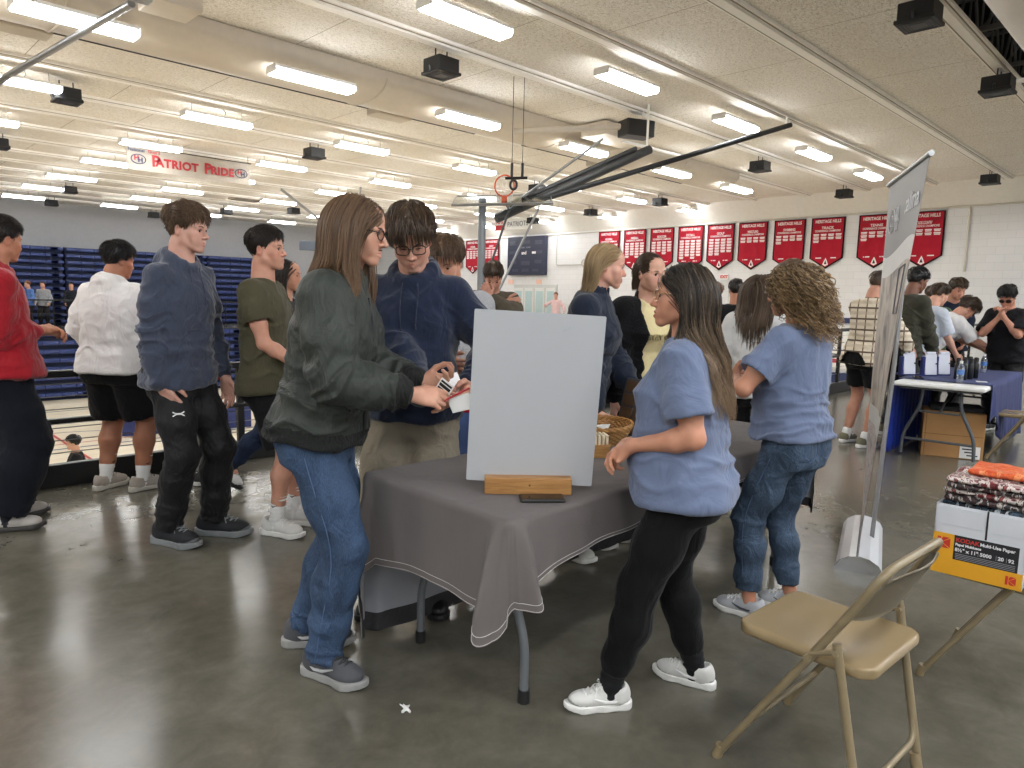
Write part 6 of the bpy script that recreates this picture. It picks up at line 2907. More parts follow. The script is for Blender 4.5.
    if top:
        T_ = top
        th = T_.get('th', .018)
        vv = Vox(lo - .05, hi_ + .05, vh)
        hem = T_.get('hem', -.12)
        torso(vv, th, pr(hem), hem)
        vv.cone(sho[1] - rx * .05 - ax_ * .012, sho[-1] + rx * .05 - ax_ * .012, .048 * s + th * .5, .048 * s + th * .5, .05)
        folds = []
        for q in (1, -1):
            ar = arms[q]
            sl = T_.get('sleeve', 'long')
            ra = .050 * s * gb ** .5 + th * .8 + T_.get('slack', 0) * .8
            vv.cone(neck - ax_ * .055 * s + rx * q * .05, sho[q], .05 * s + th * .5, ra, .05)
            if sl == 'long':
                m = ar['el'] * .62 + ar['wr'] * .38
                cu = ar['wr'] * .965 + ar['el'] * .035
                rb = .040 * s * gb + th + T_.get('slack', 0) * .9
                rc = .040 * s * gb + th * .9 + T_.get('slack', 0) * .7
                vv.chain([sho[q], sho[q] * .45 + ar['el'] * .55, ar['el'], m, ar['wr'] * .86 + ar['el'] * .14], [ra, .049 * s * gb + th + T_.get('slack', 0), rb, rc, .034 * s + th * .8], .03)
                vv.cone(ar['wr'] * .88 + ar['el'] * .12, ar['wr'] * .99 + ar['el'] * .01, .033 * s + th * .35, .031 * s + th * .3, .008)
                fa = unit(ar['wr'] - ar['el'])
                folds.append((ar['el'], .13 * s, .010, fa + unit(ar['el'] - sho[q]), 22))
                folds.append((ar['wr'] * .75 + ar['el'] * .25, .10 * s, .009, fa, 30))
                folds.append((sho[q] - ax_ * .10 - rx * q * .03, .11 * s, .008, rx * q + ax_, 20))
            else:
                k = T_.get('sl_len', .62)
                e = sho[q] * (1 - k) + ar['el'] * k
                ud = unit(ar['el'] - sho[q])
                rr = .057 * s * gb + th + .006
                base_F = vv.F
                vv.F = np.full_like(base_F, .3)
                vv.cone(sho[q], e, ra, rr, .03)
                # flat sleeve end, open around the arm
                vv.cone(e + ud * (rr * .98), e + ud * (rr + .05), rr * 1.15, rr * 1.3, .006, 's')
                vv.cone(e + ud * rr * .05, e + ud * rr * 1.4, .050 * s * gb + th * .2, .058 * s * gb + th * .4, .004, 's')
                hh_ = np.clip(.5 + .5 * (base_F - vv.F) / .035, 0, 1)
                vv.F = (base_F * (1 - hh_) + vv.F * hh_ - .035 * hh_ * (1 - hh_)).astype(np.float32)
                folds.append((sho[q] - ax_ * .10 - rx * q * .03, .12 * s, .008, rx * q + ax_, 20))
                folds.append((e, .08, .005, ud, 18))
        if T_.get('hood'):
            nb_ = neck + ax_ * .004
            ring = []
            for a in np.linspace(0, 2 * PI, 15):
                ring.append(nb_ + rx * .078 * s * math.cos(a) + fy * (.070 * s * math.sin(a) - .004) + ax_ * (.034 * s - .055 * s * math.sin(a) * (1 if math.sin(a) > 0 else .5)))
            vv.chain(ring, [.026 * s] * 15, .018)
            hb = T_['hood']
            vv.ell(nb_ - fy * (.090 * s) - ax_ * (.015 * s * hb), A(.105, .046, .090 * hb) * s, .03, np.stack([rx, fy, ax_], 1))
            for q in (1, -1):
                vv.cone(nb_ + rx * q * .085 * s + ax_ * .01, nb_ - fy * .10 * s + rx * q * .05 * s - ax_ * .02, .032 * s, .034 * s, .02)
            vv.cone(nb_ + ax_ * .0, nb_ + ax_ * .12, .056 * s, .070 * s, .012, 's')
            folds.append((nb_ - fy * .08 * s, .10, .008, fy + ax_ * .5, 24))
        if T_.get('collar'):
            ch = T_['collar']
            vv.cone(neck - ax_ * .02 - fy * .006, neck + ax_ * ch - fy * .004, .074 * s, .070 * s, .012)
            vv.cone(neck + ax_ * (ch - .045), neck + ax_ * (ch + .08), .058 * s, .062 * s, .006, 's')
        elif not T_.get('hood'):
            vv.cone(neck + ax_ * .006 + fy * .012, neck + ax_ * .10 + fy * .05, .060 * s, .075 * s, .008, 's')
        if T_.get('open'):
            w_ = T_['open']
            c0 = hipc - ax_ * .25 * s + fy * .16 * s
            vv.box(hipc + ax_ * .2 * s + fy * (.11 * s + belly * .5 + .05), (w_ * 2, .16, 1.5 * s), .01, .01, np.stack([rx, fy, ax_], 1), op='s')
            vv.box(neck + fy * .085, (w_ * 1.7, .15, .34), .02, .01, np.stack([rx, fy, ax_], 1), op='s')
        if T_.get('hemband'):
            pass
        for q in (1, -1):
            folds.append((hipc + ax_ * .02 + rx * q * .12 * s, .17 * s, .009, ax_ + rx * q * .35, 20))
            folds.append((hipc + ax_ * .22 * s + rx * q * .10, .16 * s, .006, ax_ * .8 + rx * q * .6, 16))
        folds.append((hipc + ax_ * .12 * s - fy * .12, .2 * s, .007, ax_, 17))
        folds.append((hipc + ax_ * .12 * s + fy * .12, .2 * s, .007, ax_ + rx * .2, 17))
        V, Q = vv.mesh()
        V = relax(V, Q, 1, .4)
        folds = [(a_, b_, c_ * T_.get('famp', 1.0), d_, e_) for a_, b_, c_, d_, e_ in folds]
        V = cloth_disp(V, vnormals(V, Q), folds, T_.get('wr', .0035), seed=hash_(key))
        V = relax(V, Q, 1, .25)
        mi = None
        mats = [T_['mat']]
        if T_.get('band') is not None:
            mats.append(T_['band'])
            c = V[Q].mean(1)
            t = (c - hipc) @ ax_ / spine
            mi = (t < hem + T_.get('bandw', .10)).astype(int)
            for q in (1, -1):
                dd = (c - arms[q]['wr']) @ unit(arms[q]['wr'] - arms[q]['el'])
                near = np.linalg.norm(c - arms[q]['wr'], axis=1) < .1
                mi |= ((dd > -.055 * s) & near).astype(int)
        o = mesh_np(T_.get('name', 'shirt'), V, Q, mats, B, mi=mi)
        gl.append(o)
        NV = vnormals(V, Q)
        if NV[np.argmax(V @ fy)] @ fy < 0:
            NV = -NV
        if T_.get('pocket'):
            b = MB()
            z0, z1 = .08, .36
            yy = .124 * s * gb + th + belly * .9 * s + .012
            c0 = hipc + ax_ * z0 * spine
            pts = [(-.13, 0), (.13, 0), (.13, .07), (.085, .17), (-.085, .17), (-.13, .07)]
            vp = []
            for (a, c_) in pts:
                p0 = hipc + ax_ * (z0 * spine + c_ * s) + rx * a * s
                yb = (1 - abs(a * s / (.17 * s * gb + th)) ** 2.5) ** (1 / 2.5) * (.118 * s * gb + th + belly * .8 * s) + .008 * s + belly * .7 * s
                vp.append(p0 + fy * (yb + .006))
            vq = []
            for a_, b_ in zip(vp, vp[1:] + vp[:1]):
                vq += [a_ * (1 - t_) + b_ * t_ for t_ in (0, .25, .5, .75)]
            b.tube(smooth_path(snap(V, NV, vq, .002)), .0035, 5, closed=True)
            b.build('pocket_seam', T_['mat'], o)
        if T_.get('strings') is not None:
            b = MB()
            for q, ln in ((1, .20), (-1, .17)):
                pts = []
                for t in np.linspace(0, 1, 7):
                    zz = .97 * spine - t * ln * s
                    tt = zz / spine
                    pp = np.array(pr(hem))
                    bb = np.interp(tt, pp[:, 0], pp[:, 2]) * s * gb + th
                    oo = np.interp(tt, pp[:, 0], pp[:, 3]) * s
                    pts.append(hipc + ax_ * zz + rx * q * (.035 + .004 * math.sin(t * 5)) * s + fy * (bb * .97 + oo + .008 + .02 * (1 - t) ** 2))
                pts = list(smooth_path(snap(V, NV, pts, .004), 2))
                b.tube(pts, .0032, 6)
                b.cyl(pts[-1], pts[-1] - ax_ * .02, .0042, .0042, 6)
            b.build('drawstrings', T_['strings'], o)
        if T_.get('post'):
            T_['post'](o, dict(hip=hipc, ax=ax_, rx=rx, fy=fy, s=s, spine=spine, th=th, gb=gb, arms=arms, sho=sho, neck=neck, pr=np.array(pr(hem)), belly=belly, V=V, N=NV))
    if top and top.get('under') is not None:
        vv = Vox(lo - .05, hi_ + .05, vh)
        torso(vv, top['th'] * .25, pr(-.16), -.16)
        vv.cone(neck + ax_ * .006 + fy * .012, neck + ax_ * .10 + fy * .05, .060 * s, .075 * s, .008, 's')
        V, Q = vv.mesh()
        V = cloth_disp(V, vnormals(V, Q), [], .003, 3)
        u = mesh_np('t_shirt', V, Q, top['under'], B)
        if top.get('under_post'):
            top['under_post'](u, dict(hip=hipc, ax=ax_, rx=rx, fy=fy, s=s, spine=spine, th=top['th'] * .25, gb=gb, arms=arms, sho=sho, neck=neck, pr=np.array(pr(-.16)), belly=belly))
    if bottom:
        T_ = bottom
        th = T_.get('th', .014)
        vv = Vox(lo - .05, hi_ + .05, vh)
        wt_ = T_.get('waist', .10)
        vv.loft(hipc - A(0, 0, .14 * s), hipc + A(0, 0, .30 * s), A(1, 0, 0), [(0, .150 * s * gb + th, .112 * s * gb + th, -.008), (.28, .162 * s * gb + th, .118 * s * gb + th, -.008), (.42, .152 * s * gb + th, .108 * s * gb + th + belly * .2, 0), (.32 + wt_ / .44 / s * 1.0, .138 * s * gb + th, .098 * s * gb + th * .6 + belly * .3, 0)], .02, 2.4)
        folds = []
        short = T_.get('short')
        for q in (1, -1):
            ft = legs[q]
            if ft.get('hide'):
                continue
            hj, kn, an = ft['hip'] - A(0, 0, .02), ft['kn'], ft['an']
            rt, rk, rb = .083 * s * gb + th, .060 * s * gb + th + T_.get('knee', 0), T_.get('cuff', .055) * s
            vv.ell(hj + A(q * .0, -.038, .02) * s, A(.083, .080, .10) * s * gb + th, .05)
            if short:
                e = hj + (kn - hj) * short
                d = unit(kn - hj)
                r2 = .084 * s * gb + th + T_.get('flare', .012)
                vv.cone(hj, e, rt, r2, .035)
                vv.cone(e + d * (r2 * .92), e + d * (r2 + .09), r2 * 1.2, r2 * 1.3, .006, 's')
                folds.append((hj + A(0, 0, -.05), .15, .008, A(q * .5, 0, 1), 14))
            else:
                end = an + (an - kn) * T_.get('ext', .02)
                ld_ = unit(an - kn)
                bk_ = unit(np.cross(ld_, A(1, 0, 0)))
                bk_ = bk_ if bk_[1] < 0 else -bk_
                cf_ = kn * .64 + an * .36 + bk_ * .011
                lo_ = kn * .3 + an * .7
                vv.chain([hj, hj * .45 + kn * .55, kn, cf_, lo_, end], [rt, .076 * s * gb + th + T_.get('knee', 0) * .6, rk, max(.058 * s * gb + th, rk * .55 + rb * .45 + T_.get('calf', 0)), max(.042 * s * gb + th, rk * .25 + rb * .75), rb], .04)
                vv.ell(kn + A(0, .02, 0), A(.040, .038, .05) * s * gb + th * .8, .03)
                d = unit(an - kn)
                vv.cone(end + d * rb * .55, end + d * (rb + .10), rb * 1.3, rb * 1.4, .006, 's')
                folds += [(kn, .14 * s, .008, d, 18), (an - d * .06, .11 * s, T_.get('stack', .010), d, 30), (hj + A(0, .03, -.06), .13 * s, .008, A(q * .6, .0, 1), 16)]
        V, Q = vv.mesh()
        V = relax(V, Q, 1, .4)
        folds = [(a_, b_, c_ * T_.get('famp', .6), d_, e_) for a_, b_, c_, d_, e_ in folds]
        V = cloth_disp(V, vnormals(V, Q), folds, T_.get('wr', .003), seed=hash_(key) + 5)
        V = relax(V, Q, 1, .25)
        o = mesh_np(T_.get('name', 'trousers'), V, Q, T_['mat'], B)
        if T_.get('post'):
            NV = vnormals(V, Q)
            if NV[np.argmax(V[:, 1])][1] < 0:
                NV = -NV
            T_['post'](o, dict(legs=legs, hip=hipc, s=s, gb=gb, th=th, bk=belly, V=V, N=NV))
    for q in (1, -1):
        ft = legs[q]
        if ft.get('hide') or ft.get('noshoe'):
            continue
        an = ft['an']
        if socks:
            vv = Vox(an - .2, an + .3, .006 if lod == 0 else .01)
            d = unit(ft['kn'] - an)
            ln = socks.get('h', .12)
            vv.chain([an - A(0, 0, .03), an + d * ln * .5, an + d * ln], [.041 * s, .041 * s * gb ** .5, .045 * s * gb], .02)
            V, Q = vv.mesh()
            N = vnormals(V, Q)
            V = V + N * (.0015 * np.sin(V[:, 2:3] * 260))
            so = mesh_np('sock', V, Q, socks['mat'], B)
            if socks.get('mark') is not None and lod < 2:
                b = MB()
                c = an + d * ln * .72
                for sd in (1, -1):
                    yw = math.radians(ft['yaw'])
                    fx_ = A(-math.sin(yw), math.cos(yw), 0)
                    rx_ = A(math.cos(yw), math.sin(yw), 0)
                    b.tube([c + rx_ * sd * .0445 * s * gb + fx_ * (-.018), c + rx_ * sd * .047 * s * gb + fx_ * (-.006) - A(0, 0, .008), c + rx_ * sd * .0445 * s * gb + fx_ * .02 + A(0, 0, .004)], [.0015, .004, .001], 6)
                b.build('sock_mark', socks['mark'], so)
        if shoes:
            pt = math.radians(ft['pitch'])
            z0 = ft['z']
            ay = A(an[0], an[1])
            build_shoe(B, an, math.radians(ft['yaw']), None, z0 if not ft['pitch'] else an[2] - .085 * s * math.cos(pt), dict(shoes, pitch=ft['pitch']), s * shoes.get('sc', 1.0), lod)
    if extra:
        extra(B, dict(O=O, R=Rh, hs=hs, hands=hands, arms=arms, hip=hipc, ax=ax_, rx=rx, fy=fy, s=s, neck=neck, legs=legs))
    # stand it in the hall
    w = W(at[0], at[1])
    fd = FWD * math.cos(math.radians(face)) + RGT * math.sin(math.radians(face))
    rz = math.atan2(fd[1], fd[0]) - PI / 2
    B.location = (w[0], w[1], at[2] if len(at) > 2 else 0)
    B.rotation_euler = (0, 0, rz)
    if False:
        M = np.array([[math.cos(rz), -math.sin(rz), 0], [math.sin(rz), math.cos(rz), 0], [0, 0, 1]])
        pj = lambda p: PROJ(M @ p + A(w[0], w[1], at[2] if len(at) > 2 else 0))
        print('PERSON', key, 'head', pj(O), 'top', pj(O + A(0, 0, .125)), 'handR', pj(arms[1]['wr']), 'handL', pj(arms[-1]['wr']), 'elR', pj(arms[1]['el']), 'elL', pj(arms[-1]['el']), 'shR', pj(sho[1]), 'shL', pj(sho[-1]), 'hip', pj(hipc), 'anR', pj(legs[1]['an']), 'anL', pj(legs[-1]['an']))
    ret = Person()
    ret.B, ret.hands, ret.rz, ret.w = B, hands, rz, A(w[0], w[1], 0)
    ret.world = lambda p: np.array([[math.cos(rz), -math.sin(rz), 0], [math.sin(rz), math.cos(rz), 0], [0, 0, 1]]) @ A(*p) + A(w[0], w[1], at[2] if len(at) > 2 else 0)
    ret.O, ret.Rh = O, Rh
    return ret


def hash_(k):
    return (sum(ord(c) * (i + 3) for i, c in enumerate(k)) % 97) / 7.0


def PROJ(p):
    fw = FWD * math.cos(PITCH) - A(0, 0, 1) * math.sin(PITCH)
    up1 = A(0, 0, 1) * math.cos(PITCH) + FWD * math.sin(PITCH)
    rt = RGT * math.cos(ROLL) + up1 * math.sin(ROLL)
    up = up1 * math.cos(ROLL) - RGT * math.sin(ROLL)
    d = p - A(0, 0, CAM_H)
    k = d @ fw
    return (int(round(512 + CAM_F * (d @ rt) / k)), int(round(384 - CAM_F * (d @ up) / k)))
# ------------------------------------------------------------------ cloth, hair and shoe stock
FAB = lambda n, c, **k: fabric(n, c, **k)
HAIR = {'brown': hairmat('hair_brown', '#33261c', '#77604a'), 'dark': hairmat('hair_dark', '#17120f', '#3d3027'), 'black': hairmat('hair_black', '#0f0d0d', '#2c2827'),
        'ash': hairmat('hair_ash', '#3a2b20', '#99785a'), 'blond': hairmat('hair_blond', '#85694a', '#dcc294'), 'balayage': hairmat('hair_dark_balayage', '#120d0b', '#a48b70'),
        'curl': hairmat('hair_curly', '#33241a', '#9c7f58'), 'ginger': hairmat('hair_ginger', '#5c3a22', '#9b6b43')}
M_SOLEW = plain('sole_white', '#e9e8e4', .5)
M_LACEW = plain('lace_white', '#f0efec', .7)
M_SHOEW = fabric('shoe_white', '#d9d8d4', .7, wr=.1, var=.05, sheen=0)
M_SOCKW = fabric('sock_white', '#e8e8e6', .9, wr=.15)
M_SOCKB = fabric('sock_black', '#1b1b1d', .9, wr=.15)
M_BLK = plain('mark_black', '#1a1a1c', .5)


def coll_sh(k, w=.095, d=.085):
    """shoulder and back colliders for long hair, person frame"""
    s = k['s']
    n = k['neck'] - k['ax'] * .10 * s
    out = [(n, A(w * 2.0, d * 1.25, .10) * s), (n - k['ax'] * .16 * s, A(w * 1.9, d * 1.72, .22) * s)]
    for q in (1, -1):
        out.append((k['sho'][q], A(.100, .098, .092) * s))
    return out


HL_LOW = [(-.13, -.07), (-.08, -.065), (-.05, -.05), (-.02, -.005), (.0, .008), (.03, .014), (.05, .028), (.075, .037), (.12, .040)]


def h_short(mat, **kw):
    return lambda ctx, k: hair_short(ctx, mat, **kw)


def h_long(mat, **kw):
    w, d = kw.pop('cw', .095), kw.pop('cd', .085)
    return lambda ctx, k: hair_long(ctx, mat, coll=coll_sh(k, w, d), **kw)


def jeans_seams(stitch, pocket=True, wash=None):
    def f(o, k):
        s, th, gb = k['s'], k['th'], k['gb']
        b = MB()
        for q in (1, -1):
            ft = k['legs'][q]
            hj, kn, an = ft['hip'], ft['kn'], ft['an']
            pts = []
            rr = []
            for t in np.linspace(.0, 1, 14):
                p = hj * (1 - t * 2) + kn * t * 2 if t < .5 else kn * (2 - 2 * t) + an * (2 * t - 1)
                r = np.interp(t, [0, .25, .5, 1], [.092 * gb * s + th + .008, .080 * s * gb + th + .003, .062 * s * gb + th + .002, .060 * s + .006])
                pts.append(p + A(q * r, -.012, 0))
            b.tube(smooth_path(snap(k['V'], k['N'], pts[1:], .001), 2), .0022, 5)
        b.build('side_seams', stitch, o)
        if pocket:
            for q in (1, -1):
                b = MB()
                c = k['hip'] + A(q * .082 * s, 0, -.035 * s)
                yb = -(.128 * s * gb + th + .008)
                pl = [(-.06, .07), (.06, .07), (.058, -.04), (0, -.07), (-.058, -.04)]
                P_ = [c + A(a * s * gb, yb - .02, z * s * gb) for a, z in pl]
                P2 = []
                for a_, b_ in zip(P_, P_[1:] + P_[:1]):
                    P2 += [a_ * (1 - t_) + b_ * t_ for t_ in (0, .2, .4, .6, .8)]
                b.tube(smooth_path(snap(k['V'], k['N'], P2, .0008)), .0024, 5, closed=True)
                b.build('back_pocket_seam', stitch, o)
    return f


def long_hair_front(ctx, k):
    pass


# ================================================================== THE PEOPLE AT THE TABLE
# 1 - long haired man in the bomber jacket
M_BOMB = fabric('bomber_nylon', '#2d322d', .55, weave=600, var=.06, wr=.35, sheen=.05, wscale=9, spec=.4)
M_BOMBRIB = fabric('bomber_rib', '#1f211f', .85, wr=.3, wscale=30)
M_JEAN = denim('blue_denim', '#293547', '#496080')
M_STITCHB = plain('denim_stitch', '#4a5f80', .8)
M_GREYSHOE = fabric('grey_suede', '#55565a', .85, wr=.1)
M_SOLEG = plain('sole_grey', '#9a9a98', .6)
M_FRAME = plain('spectacle_black', '#17171a', .3)
def lens_mat():
    t = NT('spectacle_lens')
    tr = t.n('ShaderNodeBsdfTransparent')
    gl = t.n('ShaderNodeBsdfGlossy', Roughness=.03)
    fr = t.n('ShaderNodeLayerWeight', Blend=.12)
    mx = t.n('ShaderNodeMixShader')
    mx.inputs[0].default_value = .07
    t.l(tr.outputs[0], mx.inputs[1])
    t.l(gl.outputs[0], mx.inputs[2])
    t.l(mx.outputs[0], t.t.nodes['Material Output'].inputs['Surface'])
    return t.m


M_LENS = lens_mat()


def hold_cards(B, k):
    h = k['hands'][1]
    return


def bomber_post(o, k):
    b = MB()
    hip, ax, fy, rx, s = k['hip'], k['ax'], k['fy'], k['rx'], k['s']
    pts = []
    for t in np.linspace(-.20, .92, 9):
        pp = k['pr']
        bb = np.interp(t, pp[:, 0], pp[:, 2]) * s * k['gb'] + k['th']
        oo = np.interp(t, pp[:, 0], pp[:, 3]) * s
        pts.append(hip + ax * t * k['spine'] + fy * (bb + oo + .006))
    b.tube(smooth_path(snap(k['V'], k['N'], pts, .003), 2), .006, 6)
    b.build('zip', plain('zip_dark', '#1c1d1d', .5), o)
    b = MB()
    for q in (1, -1):
        c = hip + ax * .30 * k['spine'] + rx * q * .115 * s + fy * (.105 * s + k['th'])
        b.tube(smooth_path(snap(k['V'], k['N'], [c - ax * .07 + rx * q * .02, c - ax * .02 + rx * q * .012, c + ax * .03, c + ax * .08 - rx * q * .01], .002)), .005, 6)
    b.build('pocket_seam', M_BOMBRIB, o)


p_long = person('long', 'person with long brown hair in a dark olive bomber jacket and blue jeans, holding cards', (-.735, 2.66), 93, H=1.83,
                lean=10, head=(-2, 8, 0), sk='#c99a83', girth=1.0,
                armR=dict(hand=(.13, .37, 1.10), pole=(.55, -1, -.35), dir=(-.25, 1, -.12), palm=(-.75, 0, -.6), curl=(.45, .55, .62, .7), thumb=.5),
                armL=dict(hand=(-.12, .36, 1.12), pole=(-.6, -1, -.3), dir=(.25, 1, .0), palm=(.6, 0, .75), curl=(.5, .55, .6, .65), thumb=.4),
                footR=dict(at=(.12, .05), yaw=-22), footL=dict(at=(-.12, -.10), yaw=10),
                top=dict(name='bomber_jacket', mat=M_BOMB, th=.034, hem=-.10, band=M_BOMBRIB, bandw=.11, slack=.012, collar=.035, wr=.006, post=bomber_post),
                bottom=dict(name='jeans', mat=M_JEAN, th=.012, cuff=.070, knee=.006, calf=.006, ext=.08, stack=.014, post=jeans_seams(M_STITCHB)),
                shoes=dict(mat=M_GREYSHOE, sole=M_SOLEG, laces=plain('lace_grey', '#3c3d40', .8), swoosh=plain('shoe_mark_pale', '#b9babb', .5), sc=1.04),
                specs=(M_FRAME, M_LENS, True), brow=plain('brow_brown', '#4a3526', .8),
                sp=dict(nose=1.18, mouth=.003, flush=.5, tache=1), look=(0, -6),
                hair=h_long(HAIR['ash'], seed=3, length=.62, n=3600, back=-.1, fy0=.045, vol=.014, curl=.006, curlf=2.5, grow=.008, ns=22, cw=.092, cd=.088, tips=.35, tone0=.30))

# 2 - boy in the navy hoodie reading a card
M_NAVYH = fabric('navy_fleece', '#1f273c', .9, var=.06, wr=.3, sheen=.3)
M_KHAKI = fabric('khaki_cotton', '#8b8272', .85, var=.05, wr=.35, wscale=8)
p_navy = person('navy', 'person in a navy hoodie and khaki trousers looking down at a card in both hands', (-.44, 3.19), 183, H=1.85,
                lean=5, head=(8, 30, 4), sk='#cf9f8a', girth=1.02,
                armR=dict(hand=(-.085, .29, 1.03), pole=(.9, -.5, -.4), dir=(-.9, .45, -.12), palm=(.1, -.7, .6), curl=(.5, .55, .6, .65), thumb=.7),
                armL=dict(hand=(-.27, .25, 1.09), pole=(-.8, -.6, -.5), dir=(.15, .85, -.45), palm=(.65, .1, .5), curl=(.4, .45, .5, .55), thumb=.6),
                footR=dict(at=(.16, .04), yaw=-12), footL=dict(at=(-.12, 0), yaw=10),
                top=dict(name='hoodie', mat=M_NAVYH, th=.022, hem=-.10, hood=1.0, strings=M_NAVYH, pocket=True, slack=.006, band=M_NAVYH, wr=.005),
                bottom=dict(name='khaki_trousers', mat=M_KHAKI, th=.02, cuff=.085, knee=.014, calf=.012, ext=.05),
                shoes=dict(mat=plain('shoe_black', '#1b1b1d', .5), sole=plain('sole_black', '#202022', .6), laces=M_BLK),
                specs=(M_FRAME, M_LENS, False), look=(0, 18), sp=dict(lid=.0045, flush=.6, nose=1.05, closed=1),
                hair=h_short(HAIR['brown'], seed=5, length=.075, top=.022, side=.011, n=1000, fringe=.016, sweep=(0, 1, 0)))

# 3 - tall boy in the slate blue hoodie
M_SLATE = fabric('slate_fleece', '#3d4354', .9, var=.06, wr=.28, sheen=.35, heather=.2)
M_TRACK = fabric('black_track', '#0b0b0e', .65, var=.05, wr=.35, wscale=9, spec=.35)


def ua_mark(o, k):
    ft = k['legs'][1]
    p = ft['hip'] * .55 + ft['kn'] * .45
    r = .084 * k['s'] + k['th'] + .006
    c = p + A(.55, .80, 0) * r * .98
    ex, ez = unit(A(-.80, .55, 0)), unit(A(.55, .80, 0))
    b = MB()
    for sg in (1, -1):
        b.tube([c + ex * x + A(0, 0, sg * z) + ez * .002 for x, z in ((-.030, .012), (-.012, .001), (.012, .001), (.030, .012))], [.0035, .0045, .0045, .0035], 5)
    b.build('logo_mark', M_WHITE, o)


p_tall = person('tall', 'tall person in a slate blue hoodie and black track pants, hand in pocket', (-1.90, 4.02), 110, H=1.93, sh_w=.152,
                lean=3, head=(16, 3, 0), sk='#cfa18f', girth=.98,
                armR=dict(hand=(.198, .05, .95), pole=(.5, -1, 0), dir=(-.45, .30, -1), palm=(-1, 0, 0), curl=.3),
                armL=dict(hand=(-.24, .10, .95), pole=(-.5, -1, 0), dir=(0, .2, -1)),
                footR=dict(at=(.11, -.02), yaw=2), footL=dict(at=(-.12, .10), yaw=22),
                top=dict(name='hoodie', mat=M_SLATE, th=.018, hem=-.17, hood=1.05, strings=M_SLATE, pocket=True, slack=.0, band=M_SLATE, wr=.006),
                bottom=dict(name='track_pants', mat=M_TRACK, th=.015, cuff=.070, knee=.006, calf=.004, ext=.03, stack=.012, post=ua_mark),
                shoes=dict(mat=plain('knit_black', '#212226', .8), sole=plain('sole_midgrey', '#7d8082', .6), laces=plain('lace_midgrey', '#8b8e90', .8), panel=plain('panel_midgrey', '#6d7072', .6), sc=1.12),
                brow=plain('brow_brown', '#4a3526', .8), look=(-6, 4), sp=dict(nose=1.15, flush=.35),
                hair=h_short(HAIR['ash'], seed=8, length=.06, top=.020, side=.005, n=1000, fringe=.008, curl=.010, sweep=(.2, 1, 0)))

# 4 - boy in the olive T-shirt
M_OLIVE = fabric('olive_cotton', '#4e4a38', .85, var=.06, wr=.28)
M_BLACKSH = fabric('black_shorts', '#0d0d10', .75, var=.05, wr=.3)
p_olive = person('olive', 'person in an olive T-shirt and black shorts behind the long haired man', (-1.47, 4.22), 92, H=1.83,
                 lean=-2, head=(-2, -4, 0), sk='#cd9a83', girth=.98,
                 armR=dict(hand=(.12, .26, 1.02), pole=(.35, -1, -.3), dir=(-.5, .85, 0), palm=(-.8, 0, -.4)),
                 armL=dict(hand=(-.12, .28, 1.04), pole=(-.4, -1, -.3), dir=(.5, .85, 0), palm=(.8, 0, -.4)),
                 footR=dict(at=(.10, .07), yaw=-14), footL=dict(at=(-.12, .10), yaw=4),
                 top=dict(name='t_shirt', mat=M_OLIVE, th=.020, hemw=.020, hem=-.18, sleeve='short', sl_len=.50, wr=.005),
                 bottom=dict(name='shorts', mat=M_BLACKSH, th=.02, short=.86, flare=.010),
                 socks=dict(mat=M_SOCKW, h=.15, mark=M_BLK), shoes=dict(mat=M_SHOEW, sole=M_SOLEW, laces=M_LACEW, sc=1.03),
                 brow=plain('brow_brown', '#4a3526', .8), sp=dict(nose=1.05, flush=.9),
                 hair=h_short(HAIR['dark'], seed=12, length=.05, top=.016, side=.004, n=800, fringe=.0))

# 5 - white hoodie seen from behind
M_WHOOD = fabric('white_fleece', '#dedbd9', .9, var=.03, wr=.3, sheen=.3)
p_white = person('white', 'stocky person in a white hoodie and black shorts seen from behind at the railing', (-2.83, 5.02), 8, H=1.78, girth=1.28, belly=.03,
                 head=(-26, 8, 0), sk='#a9745a',
                 armR=dict(hand=(.34, .10, .84), pole=(.6, -1, 0), dir=(-.05, .1, -1), palm=(-1, .2, 0), curl=.55),
                 armL=dict(hand=(-.30, .22, .98), pole=(-.7, -.8, 0), dir=(.2, .7, -.4)),
                 footR=dict(at=(.15, .02), yaw=-24), footL=dict(at=(-.13, .0), yaw=-10),
                 top=dict(name='hoodie', mat=M_WHOOD, th=.026, hem=-.13, hood=1.25, slack=.008, band=M_WHOOD, wr=.006),
                 bottom=dict(name='shorts', mat=M_BLACKSH, th=.024, short=.80, flare=.012),
                 socks=dict(mat=M_SOCKW, h=.17, mark=M_BLK), shoes=dict(mat=fabric('shoe_sand', '#a8a096', .8), sole=plain('sole_sand', '#b9b4aa', .6), laces=plain('lace_sand', '#c9c4ba', .8), sc=1.05), lod=1,
                 hair=h_short(HAIR['black'], seed=21, length=.06, top=.016, side=.010, n=700))

